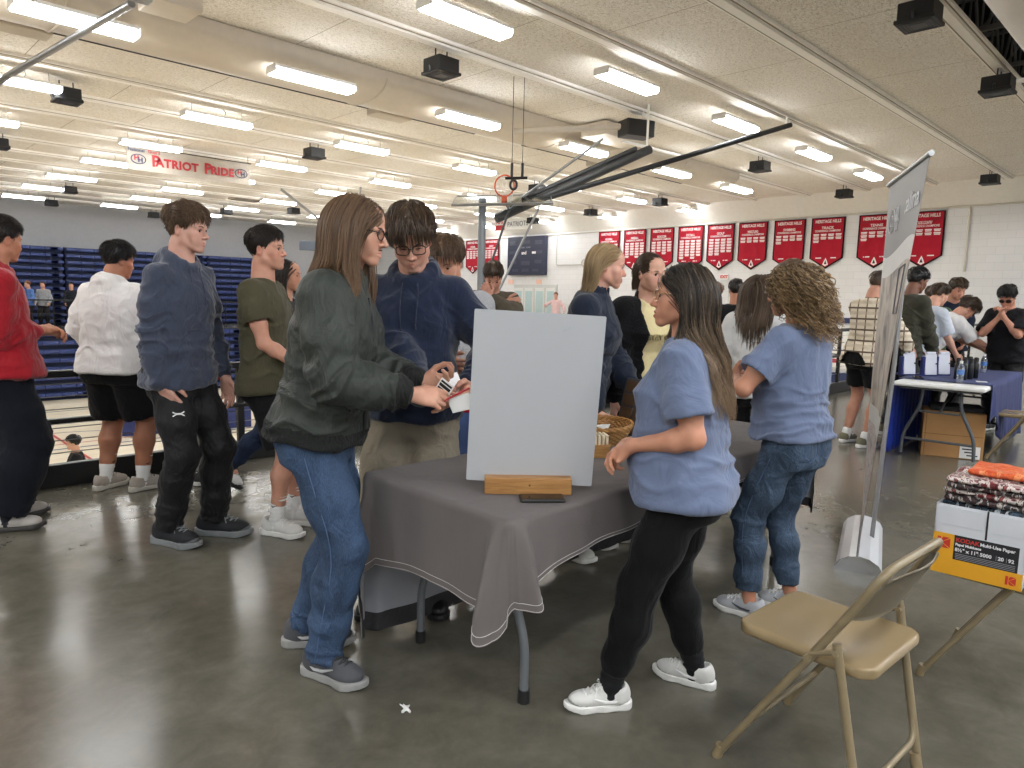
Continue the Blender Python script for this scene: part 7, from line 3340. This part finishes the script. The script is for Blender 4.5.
# 6 - red hoodie at the left edge
M_REDH = fabric('red_fleece', '#a01a26', .9, var=.05, wr=.3, sheen=.3)
p_red = person('red', 'person in a red hoodie and dark navy trousers with slide sandals', (-3.06, 4.20), 46, H=1.86, girth=1.06, belly=.01,
               head=(24, 6, 0), sk='#bb8266',
               armR=dict(hand=(.06, .19, 1.19), pole=(.5, -1, -.5), dir=(-.5, .8, .1), palm=(-.6, .1, -.7), curl=.5),
               armL=dict(hand=(-.06, .22, 1.18), pole=(-.5, -1, -.4), dir=(.5, .8, 0), palm=(.6, 0, -.7), curl=.5),
               footR=dict(at=(.13, -.04), yaw=-18), footL=dict(at=(-.13, .04), yaw=6),
               top=dict(name='hoodie', mat=M_REDH, th=.024, hemw=.04, hem=-.10, hood=1.0, slack=.010, band=M_REDH, wr=.006),
               bottom=dict(name='dark_trousers', mat=fabric('navy_sweat', '#13161f', .9, wr=.25), th=.028, cuff=.10, knee=.03, calf=.025, ext=.05),
               socks=dict(mat=fabric('sock_dark', '#2b2b30', .9), h=.1), shoes=dict(mat=plain('slide_grey', '#b8b2ab', .6), sole=plain('slide_sole', '#3b3836', .6), laces=M_BLK, slide=True), lod=1,
               hair=h_short(HAIR['dark'], seed=23, length=.05, top=.014, side=.006, n=600))

# 7 - walker in dark jeans behind the olive T-shirt
p_walk = person('walk', 'person in dark jeans and black and white trainers striding behind the olive T-shirt', (-1.70, 5.12), 92, H=1.70, lean=4, sk='#c9967c', lod=1,
                armR=dict(hand=(.22, .16, .86)), armL=dict(hand=(-.22, -.1, .85)),
                footR=dict(at=(.08, -.36), yaw=-6, z=.10, pitch=40), footL=dict(at=(-.09, .22), yaw=4),
                top=dict(name='dark_top', mat=fabric('charcoal_jersey', '#26272b', .9), th=.02, hem=-.12),
                bottom=dict(name='dark_jeans', mat=denim('dark_denim', '#1a2338', '#2d3b57'), th=.012, cuff=.058, ext=.03),
                shoes=dict(mat=M_SHOEW, sole=plain('sole_black', '#202022', .6), laces=M_LACEW, panel=M_BLK, swoosh=M_BLK, sc=1.02),
                hair=h_long(HAIR['dark'], seed=31, length=.25, n=350, lod=1, ns=10))

# 8 - grey hoodie behind the navy hoodie
M_GREYH = fabric('grey_fleece', '#a6a6a8', .9, var=.04, wr=.28, heather=.25)
p_grey = person('grey', 'person in a grey hoodie and blue shorts half hidden behind the navy hoodie', (-.345, 3.78), 170, H=1.77, girth=1.0, head=(-22, 22, 0), sk='#cc9a80', lod=1,
                armR=dict(hand=(.05, .30, 1.12), pole=(.6, -.8, -.4)), armL=dict(hand=(-.04, .30, 1.12), pole=(-.8, -.7, -.5)),
                footR=dict(at=(.13, .04)), footL=dict(at=(-.08, .1)),
                top=dict(name='hoodie', mat=M_GREYH, th=.026, hem=-.06, hood=1.0, slack=.008, band=M_GREYH, wr=.005, under=fabric('red_cotton', '#a51f2c', .9)),
                bottom=dict(name='blue_shorts', mat=fabric('blue_shorts_cloth', '#42557f', .8, wr=.25), th=.024, short=.92, flare=.012),
                shoes=dict(mat=M_SHOEW, sole=M_SOLEW, laces=M_LACEW), hair=h_short(HAIR['ash'], seed=35, length=.07, top=.02, side=.010, n=500, fringe=.02))

# 9 - man in the dark khaki shirt with bowed head
p_khaki = person('khaki', 'person in a dark khaki sweatshirt bowing the head beyond the white board', (-.20, 6.5), 176, H=1.80, head=(0, 34, 0), sk='#c08e78', lod=1,
                 lean=6, armR=dict(hand=(-.10, .22, 1.40), pole=(1, -.2, -.5), dir=(-1, .3, .2), palm=(0, -1, 0), curl=.6), armL=dict(hand=(.02, .26, 1.44), pole=(-1, -.2, -.5), dir=(.5, .2, .9), palm=(0, -1, 0), curl=.6),
                 top=dict(name='sweatshirt', mat=fabric('khaki_fleece', '#514a3e', .9), th=.03, hem=-.12, slack=.009), bottom=dict(mat=M_TRACK, th=.02), shoes=dict(mat=M_BLK, sole=M_SOLEW, laces=M_LACEW),
                 hair=h_short(HAIR['brown'], seed=37, length=.06, top=.016, side=.005, n=450))

# 10 - blond girl in the navy pullover
M_PULL = fabric('navy_pullover', '#192233', .75, var=.05, wr=.25, sheen=.15)
M_LJEAN = denim('light_denim', '#5f7ba0', '#93aecb')
p_blond = person('blond', 'person with blond hair in a navy pullover and light jeans, reaching toward the basket', (.375, 3.97), 112, H=1.78, sex='f', girth=1.05, bust=.02,
                 lean=9, head=(16, 8, 0), sk='#d7a691',
                 armR=dict(hand=(.20, .16, .86), pole=(.6, -1, 0), dir=(-.1, .35, -1), palm=(-1, .1, 0), curl=.3),
                 armL=dict(hand=(-.05, .30, .98), pole=(-.9, -.6, -.2), dir=(.2, .8, -.35), palm=(.3, 0, -1), curl=.35),
                 footR=dict(at=(.12, 0)), footL=dict(at=(-.11, .05)),
                 top=dict(name='pullover', mat=M_PULL, th=.024, hem=-.12, collar=.045, slack=.006, band=M_PULL, wr=.005),
                 bottom=dict(name='jeans', mat=M_LJEAN, th=.012, cuff=.07), shoes=dict(mat=M_SHOEW, sole=M_SOLEW, laces=M_LACEW),
                 brow=plain('brow_fair', '#8a6b4b', .8), eyec='blue', sp=dict(flush=.8, face=1.08),
                 hair=h_long(HAIR['blond'], seed=41, length=.215, n=2600, back=.7, fy0=-.045, vol=.004, grow=.006, cw=.08, ns=16, tips=.2))

# 11 - girl in the black fuzzy jacket
M_FUZZ = fabric('black_fleece', '#121214', .95, var=.15, wr=.25, wscale=60, sheen=.05)
M_CREAM = fabric('cream_cotton', '#d8c99a', .88, var=.04, wr=.22)


def stay_text(o, k):
    hip, ax, fy, rx, s = k['hip'], k['ax'], k['fy'], k['rx'], k['s']
    t = .62
    pp = k['pr']
    bb = np.interp(t, pp[:, 0], pp[:, 2]) * s * k['gb'] + k['th'] + np.interp(t, pp[:, 0], pp[:, 3]) * s
    c = hip + ax * t * k['spine'] + fy * (bb + .014)
    q = text_obj('lettering', 'STAY OUT', .042, plain('shirt_ink', '#8c8058', .8), frame4(c, -rx, ax, fy), None, .004, .0005)
    q.parent = o
    q.matrix_parent_inverse = Matrix.Identity(4)


p_black = person('black', 'person with tied back dark hair in an open black fleece over a cream T-shirt', (.79, 4.30), 156, H=1.75, sex='f', girth=1.12, bust=.03,
                 lean=2, head=(4, 6, 6), sk='#d5a791', lod=0,
                 armR=dict(hand=(.25, .10, .86)), armL=dict(hand=(-.25, .12, .86)),
                 top=dict(name='fleece_jacket', mat=M_FUZZ, th=.036, hem=-.16, collar=.04, slack=.009, open=.092, wr=.006, under=M_CREAM, under_post=stay_text),
                 bottom=dict(mat=fabric('black_leggings', '#0b0b0d', .85), th=.006, cuff=.045), shoes=dict(mat=M_SHOEW, sole=M_SOLEW, laces=M_LACEW),
                 brow=plain('brow_dark', '#3b2a1f', .8), sp=dict(flush=.6, face=1.1), look=(10, 0),
                 hair=h_long(HAIR['brown'], seed=44, hl=HL_LOW, tone0=.1, length=.24, n=2200, back=1.0, fy0=-.05, vol=.002, grow=.005, ns=14, part=.004, tie=(0, -.125, -.01)))

# 12 - woman in the blue T-shirt with long hair, nearest at the right of the table
M_TEE_BLUE = fabric('washed_blue_cotton', '#68748f', .88, var=.07, wr=.28, sheen=.2, wscale=6)
M_LEG = fabric('black_leggings', '#0b0b0d', .85, wr=.2, spec=.1)
M_GOLD = plain('spectacle_gold', '#c9a27c', .25, .7)
p_near = person('near', 'person with long streaked hair and gold glasses in a faded blue T-shirt and black leggings', (.635, 2.46), 296, H=1.58, sex='f', girth=1.17, belly=.04, bust=.030,
                lean=3, head=(22, -2, 0), sk='#c58f74',
                armL=dict(hand=(-.15, .165, .955), pole=(-.30, -1, -.6), dir=(.15, .7, -.55), palm=(.6, .1, -.7), curl=(.45, .5, .55, .6), thumb=.5),
                armR=dict(hand=(-.06, .21, .935), pole=(.6, -1, -.6), dir=(-.8, .5, -.35), palm=(-.6, .0, -.7), curl=(.45, .5, .55, .6), thumb=.5),
                footL=dict(at=(-.19, .20), yaw=34), footR=dict(at=(.12, -.04), yaw=-4),
                top=dict(name='t_shirt', mat=M_TEE_BLUE, th=.022, hem=-.15, sleeve='short', sl_len=.66, wr=.005),
                bottom=dict(name='leggings', mat=M_LEG, th=.012, cuff=.047, ext=-.10, stack=.004, wr=.0015, famp=.3), socks=dict(mat=M_SOCKB, h=.05),
                shoes=dict(mat=M_SHOEW, sole=M_SOLEW, laces=M_LACEW, panel=fabric('shoe_silver', '#a3a3a0', .6), swoosh=plain('shoe_white_mark', '#e8e8e6', .5), sc=.98),
                specs=(M_GOLD, M_LENS, False), sp=dict(flush=.4, face=1.12, mouth=.003), look=(0, 0),
                hair=h_long(HAIR['balayage'], seed=51, length=.52, n=3800, back=.15, fy0=.020, vol=.012, curl=.020, curlf=1.9, grow=.008, ns=22, cw=.10, cd=.098, tips=1.0, tone0=.05, tpow=2.2))

# 13 - curly haired woman in blue T-shirt and jeans
M_JEAN2 = denim('mid_denim', '#2b3848', '#4e6076')


def curly(ctx, k):
    O, R, s, parent = ctx
    rng = np.random.RandomState(61)
    V0, Q0 = hair_cap(O, R, s, HL_FEM, .022, .007, .012, .010, 4, nfreq=(24, 24, 24), back=.02)
    hl = HL_FEM
    rt = scalp_roots(rng, 1500, hl, .012)
    nrm = (rt - A(0, -.014, .04)) / A(.0735, .094, .082) ** 2
    nrm /= np.linalg.norm(nrm, axis=1)[:, None]

    def flow(p, t):
        sx = np.sign(p[:, 0:1])
        hi_ = np.clip((p[:, 2:3] - .02) / .09, 0, 1)
        dd = np.concatenate([sx * (.9 * hi_ + .12), -.35 - .3 * hi_, -1.0 + .2 * hi_], 1)
        return dd / np.linalg.norm(dd, axis=1)[:, None]
    Rt = R.T
    cc = [(A(0, -.014, .03), A(.107, .127, .108)), (A(0, -.02, -.06), A(.118, .112, .085))]
    cc += [(Rt @ (A(*c) - O) / s, A(*r) / s) for c, r in coll_sh(k, .08, .08)]
    L = .24 * (.45 + .6 * rng.rand(len(rt)))
    P = strands(O, R, s, rt, nrm * 1.0 + (rng.rand(len(rt), 3) - .5) * .7, L, 30, flow, cc, curl=.0125, curlf=22, rng=rng, stiff=.6, jitter=.02)
    prof = np.interp(np.linspace(0, 1, 30), [0, .1, .75, 1], [.002, .0034, .0030, .0008])
    V2, Q2 = strand_tubes(P, prof[None, :] * (.6 + .8 * rng.rand(len(rt), 1)), 4, .7)
    c = np.concatenate([np.full(len(V0), .12), np.repeat(np.clip(rng.rand(len(rt)) ** 1.2 * .8 + .05, 0, 1), 30 * 4) + np.tile(np.repeat(np.linspace(0, .25, 30), 4), len(rt))])
    c = np.clip(c, 0, 1)
    V = np.concatenate([V0, V2])
    Q = np.concatenate([Q0, Q2 + len(V0)])
    mesh_np('curly_hair', O + (V * s) @ R.T, Q, HAIR['curl'], parent, col=np.stack([c, c, c, np.ones_like(c)], 1))


p_curl = person('curl', 'person with curly hair in a faded blue T-shirt and blue jeans, seen from behind', (1.285, 3.15), 322, H=1.63, sex='f', girth=1.08, belly=.03, bust=.03,
                lean=2, head=(18, 5, 0), sk='#c08b70',
                armL=dict(hand=(-.12, .27, 1.10), pole=(-1, -.4, -.7), dir=(.9, .3, .25), palm=(0, -1, 0), curl=.4),
                armR=dict(hand=(.03, .25, 1.05), pole=(1, -.1, -.6), dir=(-.9, .3, .2), palm=(0, -1, 0), curl=.4),
                footL=dict(at=(-.12, .10), yaw=14), footR=dict(at=(.10, .02), yaw=14),
                top=dict(name='t_shirt', mat=M_TEE_BLUE, th=.022, hem=.0, sleeve='short', sl_len=.62, wr=.006),
                bottom=dict(name='jeans', mat=M_JEAN2, th=.006, waist=.19, cuff=.052, ext=-.09, knee=.004, stack=.008, post=jeans_seams(plain('jean_stitch', '#44597a', .8))),
                shoes=dict(mat=fabric('shoe_palegrey', '#b9bbc0', .7, wr=.1), sole=M_SOLEW, laces=M_LACEW, swoosh=plain('shoe_dark_mark', '#3c4048', .5), sc=.97),
                hair=curly)

# 14 - woman in white beyond her, long brown hair
person('lady', 'person with long brown hair in a loose white top, seen from behind', (1.70, 4.95), 24, H=1.66, sex='f', head=(-14, 4, 0), sk='#cf9f88', lod=1,
       armR=dict(hand=(.2, .2, 1.0)), armL=dict(hand=(-.2, .2, 1.0)),
       top=dict(name='white_top', mat=fabric('white_cotton', '#dddcda', .88, wr=.25), th=.03, hem=-.14, slack=.008), bottom=dict(mat=M_TRACK, th=.012), shoes=dict(mat=M_SHOEW, sole=M_SOLEW, laces=M_LACEW),
       hair=h_long(HAIR['brown'], seed=71, length=.46, n=1300, back=.5, vol=.010, lod=1, ns=16, grow=.010))
person('far_dark', 'small person with short dark hair in black, behind the woman in white', (2.52, 8.1), 20, H=1.72, lod=2, sk='#b98468', armR=dict(hand=(.2, .2, 1.0)), armL=dict(hand=(-.2, .2, 1.0)),
       top=dict(mat=M_BLACKSH, th=.02), bottom=dict(mat=M_TRACK, th=.012), shoes=dict(mat=M_BLK, sole=M_SOLEW, laces=M_LACEW), hair=h_short(HAIR['dark'], seed=72, n=200, lod=2))
person('far_ginger', 'small person with reddish hair between the streaked hair and the woman in white', (2.52, 8.85), 240, H=1.70, lod=2, sk='#d79d86', armR=dict(hand=(.2, .2, 1.0)), armL=dict(hand=(-.2, .2, 1.0)),
       top=dict(mat=M_GREYH, th=.02), bottom=dict(mat=M_TRACK, th=.012), shoes=dict(mat=M_BLK, sole=M_SOLEW, laces=M_LACEW), hair=h_short(HAIR['ginger'], seed=73, n=200, lod=2))


# ================================================================== THE PEOPLE AT THE RIGHT
def plaid_mat():
    t = NT('plaid_flannel')
    tc = t.n('ShaderNodeTexCoord')
    sp = t.n('ShaderNodeSeparateXYZ')
    t.l(tc.outputs['Object'], sp.inputs[0])
    col = srgb('#d9cdb8')

    def bars(sock, freq, lo, add=0.0):
        m = t.n('ShaderNodeMath', operation='MULTIPLY')
        t.l(sock, m.inputs[0])
        m.inputs[1].default_value = freq
        f = t.n('ShaderNodeMath', operation='FRACT')
        a = t.n('ShaderNodeMath', operation='ADD')
        t.l(m.outputs[0], a.inputs[0])
        a.inputs[1].default_value = add
        t.l(a.outputs[0], f.inputs[0])
        g = t.n('ShaderNodeMath', operation='GREATER_THAN')
        t.l(f.outputs[0], g.inputs[0])
        g.inputs[1].default_value = lo
        return g.outputs[0]
    c = t.mix(bars(sp.outputs[2], 9, .84), col, srgb('#5b4a3c'))
    xy = t.n('ShaderNodeMath', operation='MULTIPLY_ADD')
    t.l(sp.outputs[1], xy.inputs[0])
    xy.inputs[1].default_value = .7
    t.l(sp.outputs[0], xy.inputs[2])
    c = t.mix(bars(xy.outputs[0], 9.5, .86), c, srgb('#6a5848'))
    c2 = t.mix(bars(sp.outputs[2], 9, .70, .4), c, srgb('#b5a58e'))
    t.base(t.mix(.55, c, c2))
    t.set(Roughness=.9)
    t.bump(t.noise(t.coord(), 8, 3), .25, .03)
    return t.m


person('plaid', 'person in a cream plaid shirt and black shorts leaning behind the tall grey banner', (3.64, 7.30), 66, H=1.82, lean=5, lod=1, head=(0, 20, 0), sk='#c08f78', girth=1.02,
       armR=dict(hand=(.2, .42, 1.0)), armL=dict(hand=(-.2, .42, 1.0)), footR=dict(at=(.10, -.02), yaw=-5), footL=dict(at=(-.18, .04)),
       top=dict(name='plaid_shirt', mat=plaid_mat(), th=.024, hemw=.022, hem=-.20, slack=.004, collar=.03), bottom=dict(name='shorts', mat=M_BLACKSH, th=.010, short=.62),
       socks=dict(mat=M_SOCKW, h=.05), shoes=dict(mat=fabric('shoe_olive', '#77735f', .8), sole=M_SOLEW, laces=M_LACEW), hair=h_short(HAIR['brown'], seed=81, n=300, lod=1))
person('jacket', 'tall person in a dark olive jacket just behind the grey standing banner', (4.33, 7.9), 76, H=1.90, lean=8, lod=1, head=(0, 16, 0), sk='#7a5442',
       armR=dict(hand=(.16, .30, .95), dir=(-.2, .7, -.6)), armL=dict(hand=(-.14, .34, .95)),
       top=dict(name='olive_jacket', mat=fabric('dark_olive_twill', '#3c3b30', .8), th=.03, hem=-.16, slack=.009), bottom=dict(mat=M_TRACK, th=.016), shoes=dict(mat=fabric('shoe_olive', '#77735f', .8), sole=M_SOLEW, laces=M_LACEW),
       hair=h_short(HAIR['black'], seed=82, length=.05, top=.018, side=.01, n=400, curl=.006, lod=1))
person('pale_tee', 'person with brown hair in a pale blue T-shirt beside the olive jacket', (4.80, 8.32), 80, H=1.76, lean=12, lod=1, head=(0, 20, 0), sk='#d3a48d',
       armR=dict(hand=(.16, .34, .92)), armL=dict(hand=(-.14, .36, .94)),
       top=dict(name='t_shirt', mat=fabric('pale_blue_cotton', '#c9d0db', .88), th=.024, hem=-.16, sleeve='short', sl_len=.8), bottom=dict(mat=M_TRACK, th=.016), shoes=dict(mat=M_SHOEW, sole=M_SOLEW, laces=M_LACEW),
       hair=h_short(HAIR['brown'], seed=83, length=.06, top=.016, side=.008, n=400, lod=1))
person('green', 'person in a forest green hoodie seen from behind between the banner and the white T-shirt', (5.40, 9.2), 6, H=1.74, lod=1, sk='#c48f78', head=(-10, 4, 0),
       armR=dict(hand=(.2, .25, 1.0)), armL=dict(hand=(-.2, .25, 1.0)), top=dict(name='hoodie', mat=fabric('forest_fleece', '#45583f', .9), th=.03, hem=-.12, hood=1.0, slack=.008), bottom=dict(mat=M_TRACK, th=.016),
       shoes=dict(mat=M_BLK, sole=M_SOLEW, laces=M_LACEW), hair=h_short(HAIR['brown'], seed=84, length=.035, top=.01, side=.004, n=300, lod=1))
M_SUN = plain('sunglass_black', '#101012', .2)
person('tee', 'person in a white T-shirt and dark sunglasses bending forward over the navy table', (5.15, 8.68), 94, H=1.80, lean=44, lod=1, head=(0, 42, 0), sk='#cd9a83', hip=(0, -.14),
       armR=dict(hand=(.14, .62, .98), pole=(.5, -1, -.5), dir=(-.4, .9, 0), curl=.5), armL=dict(hand=(-.10, .62, .98), pole=(-.5, -1, -.5), curl=.5),
       top=dict(name='t_shirt', mat=fabric('white_cotton', '#dddcda', .88, wr=.25), th=.026, hem=-.10, sleeve='short', sl_len=.86), bottom=dict(mat=M_TRACK, th=.016), shoes=dict(mat=M_SHOEW, sole=M_SOLEW, laces=M_LACEW),
       specs=(M_SUN, M_SUN, False), hair=h_short(HAIR['brown'], seed=85, length=.08, top=.022, side=.010, n=600, fringe=.02, curl=.009, lod=1))
person('shades', 'person in a black T-shirt and sunglasses with clasped hands near the chin', (5.85, 8.35), 236, H=1.76, lean=10, lod=1, head=(8, 32, 0), sk='#c08c74', girth=1.1,
       armR=dict(hand=(.02, .27, 1.36), pole=(.7, .1, -1), dir=(-.3, .2, .9), palm=(-1, 0, 0), curl=.6), armL=dict(hand=(-.03, .27, 1.36), pole=(-.7, .1, -1), dir=(.3, .2, .9), palm=(1, 0, 0), curl=.6),
       top=dict(name='t_shirt', mat=fabric('black_cotton', '#18181b', .85), th=.026, hem=-.14, sleeve='short', sl_len=.8), bottom=dict(mat=M_TRACK, th=.016), shoes=dict(mat=M_BLK, sole=M_SOLEW, laces=M_LACEW),
       specs=(M_SUN, M_SUN, False), hair=h_short(HAIR['black'], seed=86, length=.06, top=.02, side=.010, n=500, curl=.006, lod=1))
person('curlytop', 'person with brown hair in dark navy standing behind the bending white T-shirt', (5.85, 9.5), 200, H=1.85, lod=1, head=(20, 18, 0), sk='#c6927b', lean=6,
       armR=dict(hand=(.1, .34, 1.02)), armL=dict(hand=(-.1, .34, 1.02)), top=dict(name='sweatshirt', mat=fabric('ink_navy_fleece', '#1d2333', .9), th=.028, hem=-.12), bottom=dict(mat=M_TRACK, th=.016),
       shoes=dict(mat=M_BLK, sole=M_SOLEW, laces=M_LACEW), hair=h_short(HAIR['brown'], seed=87, length=.06, top=.02, side=.012, n=500, curl=.008, lod=1))
# ================================================================== FAR AND BELOW
person('behind', 'person in a red top and grey trousers hidden behind the tall boy in slate blue', (-2.42, 5.25), 20, H=1.62, lod=2, sk='#b98468', armR=dict(hand=(.22, .1, .82)), armL=dict(hand=(-.25, .12, .9), pole=(-1, -.5, 0)),
       top=dict(mat=fabric('crimson_jersey', '#a8243f', .85), th=.03, slack=.01), bottom=dict(mat=fabric('grey_trouser_cloth', '#8b8883', .85), th=.02, cuff=.07), shoes=dict(mat=M_BLK, sole=M_SOLEW, laces=M_LACEW), hair=h_short(HAIR['dark'], seed=91, n=150, lod=2))
person('court', 'person with black hair in a black top down on the court, seen through the railing', (-7.35, 11.7, COURT_Z), 240, H=1.72, lod=2, sk='#cda087', crouch=.34, armR=dict(hand=(.2, .25, .55)), armL=dict(hand=(-.2, .25, .55)), footR=dict(at=(.12, .22)), footL=dict(at=(-.12, .22)),
       top=dict(mat=M_BLACKSH, th=.03), bottom=dict(mat=M_TRACK, th=.016), shoes=dict(mat=M_BLK, sole=M_SOLEW, laces=M_LACEW), hair=h_short(HAIR['black'], seed=92, n=250, lod=2, length=.06, top=.02, side=.012))
for i, (x, y, f, c, hm, w) in enumerate(((5.45, 29.5, 200, '#4f6fa8', 'ginger', 'blue top'), (5.85, 29.35, 160, '#8d9094', 'dark', 'grey top'), (6.75, 29.5, 150, '#22252c', 'dark', 'dark top'))):
    r_ = x * RGT[0] + y * RGT[1]
    d_ = x * FWD[0] + y * FWD[1]
    person('far%d' % i, 'tiny person far across the court by the blue bleachers, ' + w, (r_, d_), f, H=1.66, lod=2, sk='#c99a83', armR=dict(hand=(.2, .2, .9)), armL=dict(hand=(-.2, .2, .9)),
           top=dict(mat=fabric('far_top_%d' % i, c, .9), th=.02), bottom=dict(mat=M_TRACK, th=.016), shoes=dict(mat=M_BLK, sole=M_SOLEW, laces=M_LACEW), hair=h_short(HAIR[hm], seed=95 + i, n=100, lod=2))
x, y = 20.9, 18.7
person('fardoor', 'tiny person in a pale pink top standing far away by the scoreboard doors', (x * RGT[0] + y * RGT[1], x * FWD[0] + y * FWD[1]), 200, H=1.72, lod=2, sk='#cf9f88', armR=dict(hand=(.35, .3, 1.2)), armL=dict(hand=(-.4, .2, 1.0)),
       top=dict(mat=fabric('pale_pink_cotton', '#d9bcbc', .9), th=.02), bottom=dict(mat=M_TRACK, th=.016), shoes=dict(mat=M_BLK, sole=M_SOLEW, laces=M_LACEW), hair=h_short(HAIR['ginger'], seed=99, n=100, lod=2))


# ================================================================== THINGS IN HANDS
def card(name, label, cat, c, ex, ey, size, mats, parts=()):
    ex = unit(ex)
    ey = unit(A(*ey) - ex * (ex @ A(*ey)))
    ez = np.cross(ex, ey)
    e = bpy.data.objects.new(name, None)
    e.empty_display_size = .05
    e.matrix_world = frame4(c, ex, ey, ez)
    link(e)
    tag(e, label, cat)
    b = MB()
    b.box((0, 0, 0), (size[0], size[1], .0015))
    b.build('sheet', mats, e)
    return e


if p_long:
    h = p_long.hands[1]
    M3 = lambda p: p_long.world(p)
    c = h.w + h.d * .13 - h.p * .0 + h.p * .03
    up_ = A(0, 0, 1)
    q = lambda v: p_long.world(v) - p_long.world((0, 0, 0))
    e = card('photo_card', 'black and white printed card held by the long haired man', 'card', M3(c + A(-.035, -.02, .035)), q(unit(A(.2, .5, .8))), q(A(.3, 1, -.45)), (.09, .06), M_WHITE)
    b = MB()
    for k in range(6):
        b.box((-.035 + .014 * k, 0, 0), (.008 if k % 2 else .012, .05, .0035))
    b.build('print', M_KBLACK, e)
    card('paper_card', 'small blank pale card held in front of the fingers of the long haired man', 'card', M3(c + A(-.01, .055, .0)), q(A(.1, 1, .35)), q(A(0, -.3, 1)), (.085, .055), M_WHITE)
    pe = empty('red_pencil', M3((0, 0, 0)), 0, label='short red pencil held by the long haired man', cat='pencil')
    pe.location = (0, 0, 0)
    a_, b_ = M3(c + A(.012, -.04, -.01)), M3(c + A(-.01, .085, .055))
    dd = unit(b_ - a_)
    pe.location = tuple(a_)
    b = MB()
    b.cyl((0, 0, 0), b_ - a_, .0038, n=6)
    b.build('shaft', plain('pencil_red', '#b4232c', .4), pe)
    b = MB()
    b.cyl(b_ - a_, b_ - a_ + dd * .016, .0037, .0006, n=6)
    b.build('tip', plain('pencil_wood', '#d9b98a', .6), pe)
if p_navy:
    h = p_navy.hands[1]
    h2 = p_navy.hands[-1]
    t1 = p_navy.world((h.tips[0] + h.tips[-1]) / 2)
    t2 = p_navy.world(h2.w + h2.d * .10 + h2.p * .02)
    m = (t1 + t2) / 2
    q = lambda v: p_navy.world(v) - p_navy.world((0, 0, 0))
    card('paper_card', 'white card held in both hands by the boy in the navy hoodie', 'card', t1 * .45 + t2 * .55 + A(0, 0, .0), t2 - t1, q(A(0, -.6, .7)), (.17, .10), M_WHITE)
EXPOSURE = 0.85
# ================================================================== CAMERA, WORLD, VIEW
cam = bpy.data.cameras.new('camera')
cam.sensor_fit = 'HORIZONTAL'
cam.sensor_width = 36.0
cam.lens = CAM_F / 1024.0 * 36.0
cam.clip_end = 200
co = bpy.data.objects.new('camera', cam)
COL.objects.link(co)
fw = FWD * math.cos(PITCH) - A(0, 0, 1) * math.sin(PITCH)
up1 = A(0, 0, 1) * math.cos(PITCH) + FWD * math.sin(PITCH)
rt = RGT * math.cos(ROLL) + up1 * math.sin(ROLL)
up = up1 * math.cos(ROLL) - RGT * math.sin(ROLL)
co.matrix_world = frame4((0, 0, CAM_H), rt, up, -fw)
bpy.context.scene.camera = co
w = bpy.data.worlds.new('world')
w.use_nodes = True
w.node_tree.nodes['Background'].inputs[0].default_value = (.8, .85, 1, 1)
w.node_tree.nodes['Background'].inputs[1].default_value = .3
bpy.context.scene.world = w
vs = bpy.context.scene.view_settings
vs.view_transform = 'Standard'
vs.look = 'None'
vs.exposure = EXPOSURE
vs.gamma = 1
vs.use_curve_mapping = False
sc = bpy.context.scene
sc.cycles.use_denoising = True
sc.cycles.max_bounces = 9
sc.cycles.diffuse_bounces = 8
sc.cycles.glossy_bounces = 3
sc.cycles.transmission_bounces = 4
sc.cycles.transparent_max_bounces = 6
sc.cycles.sample_clamp_indirect = 4.0
sc.cycles.caustics_reflective = False
sc.cycles.caustics_refractive = False
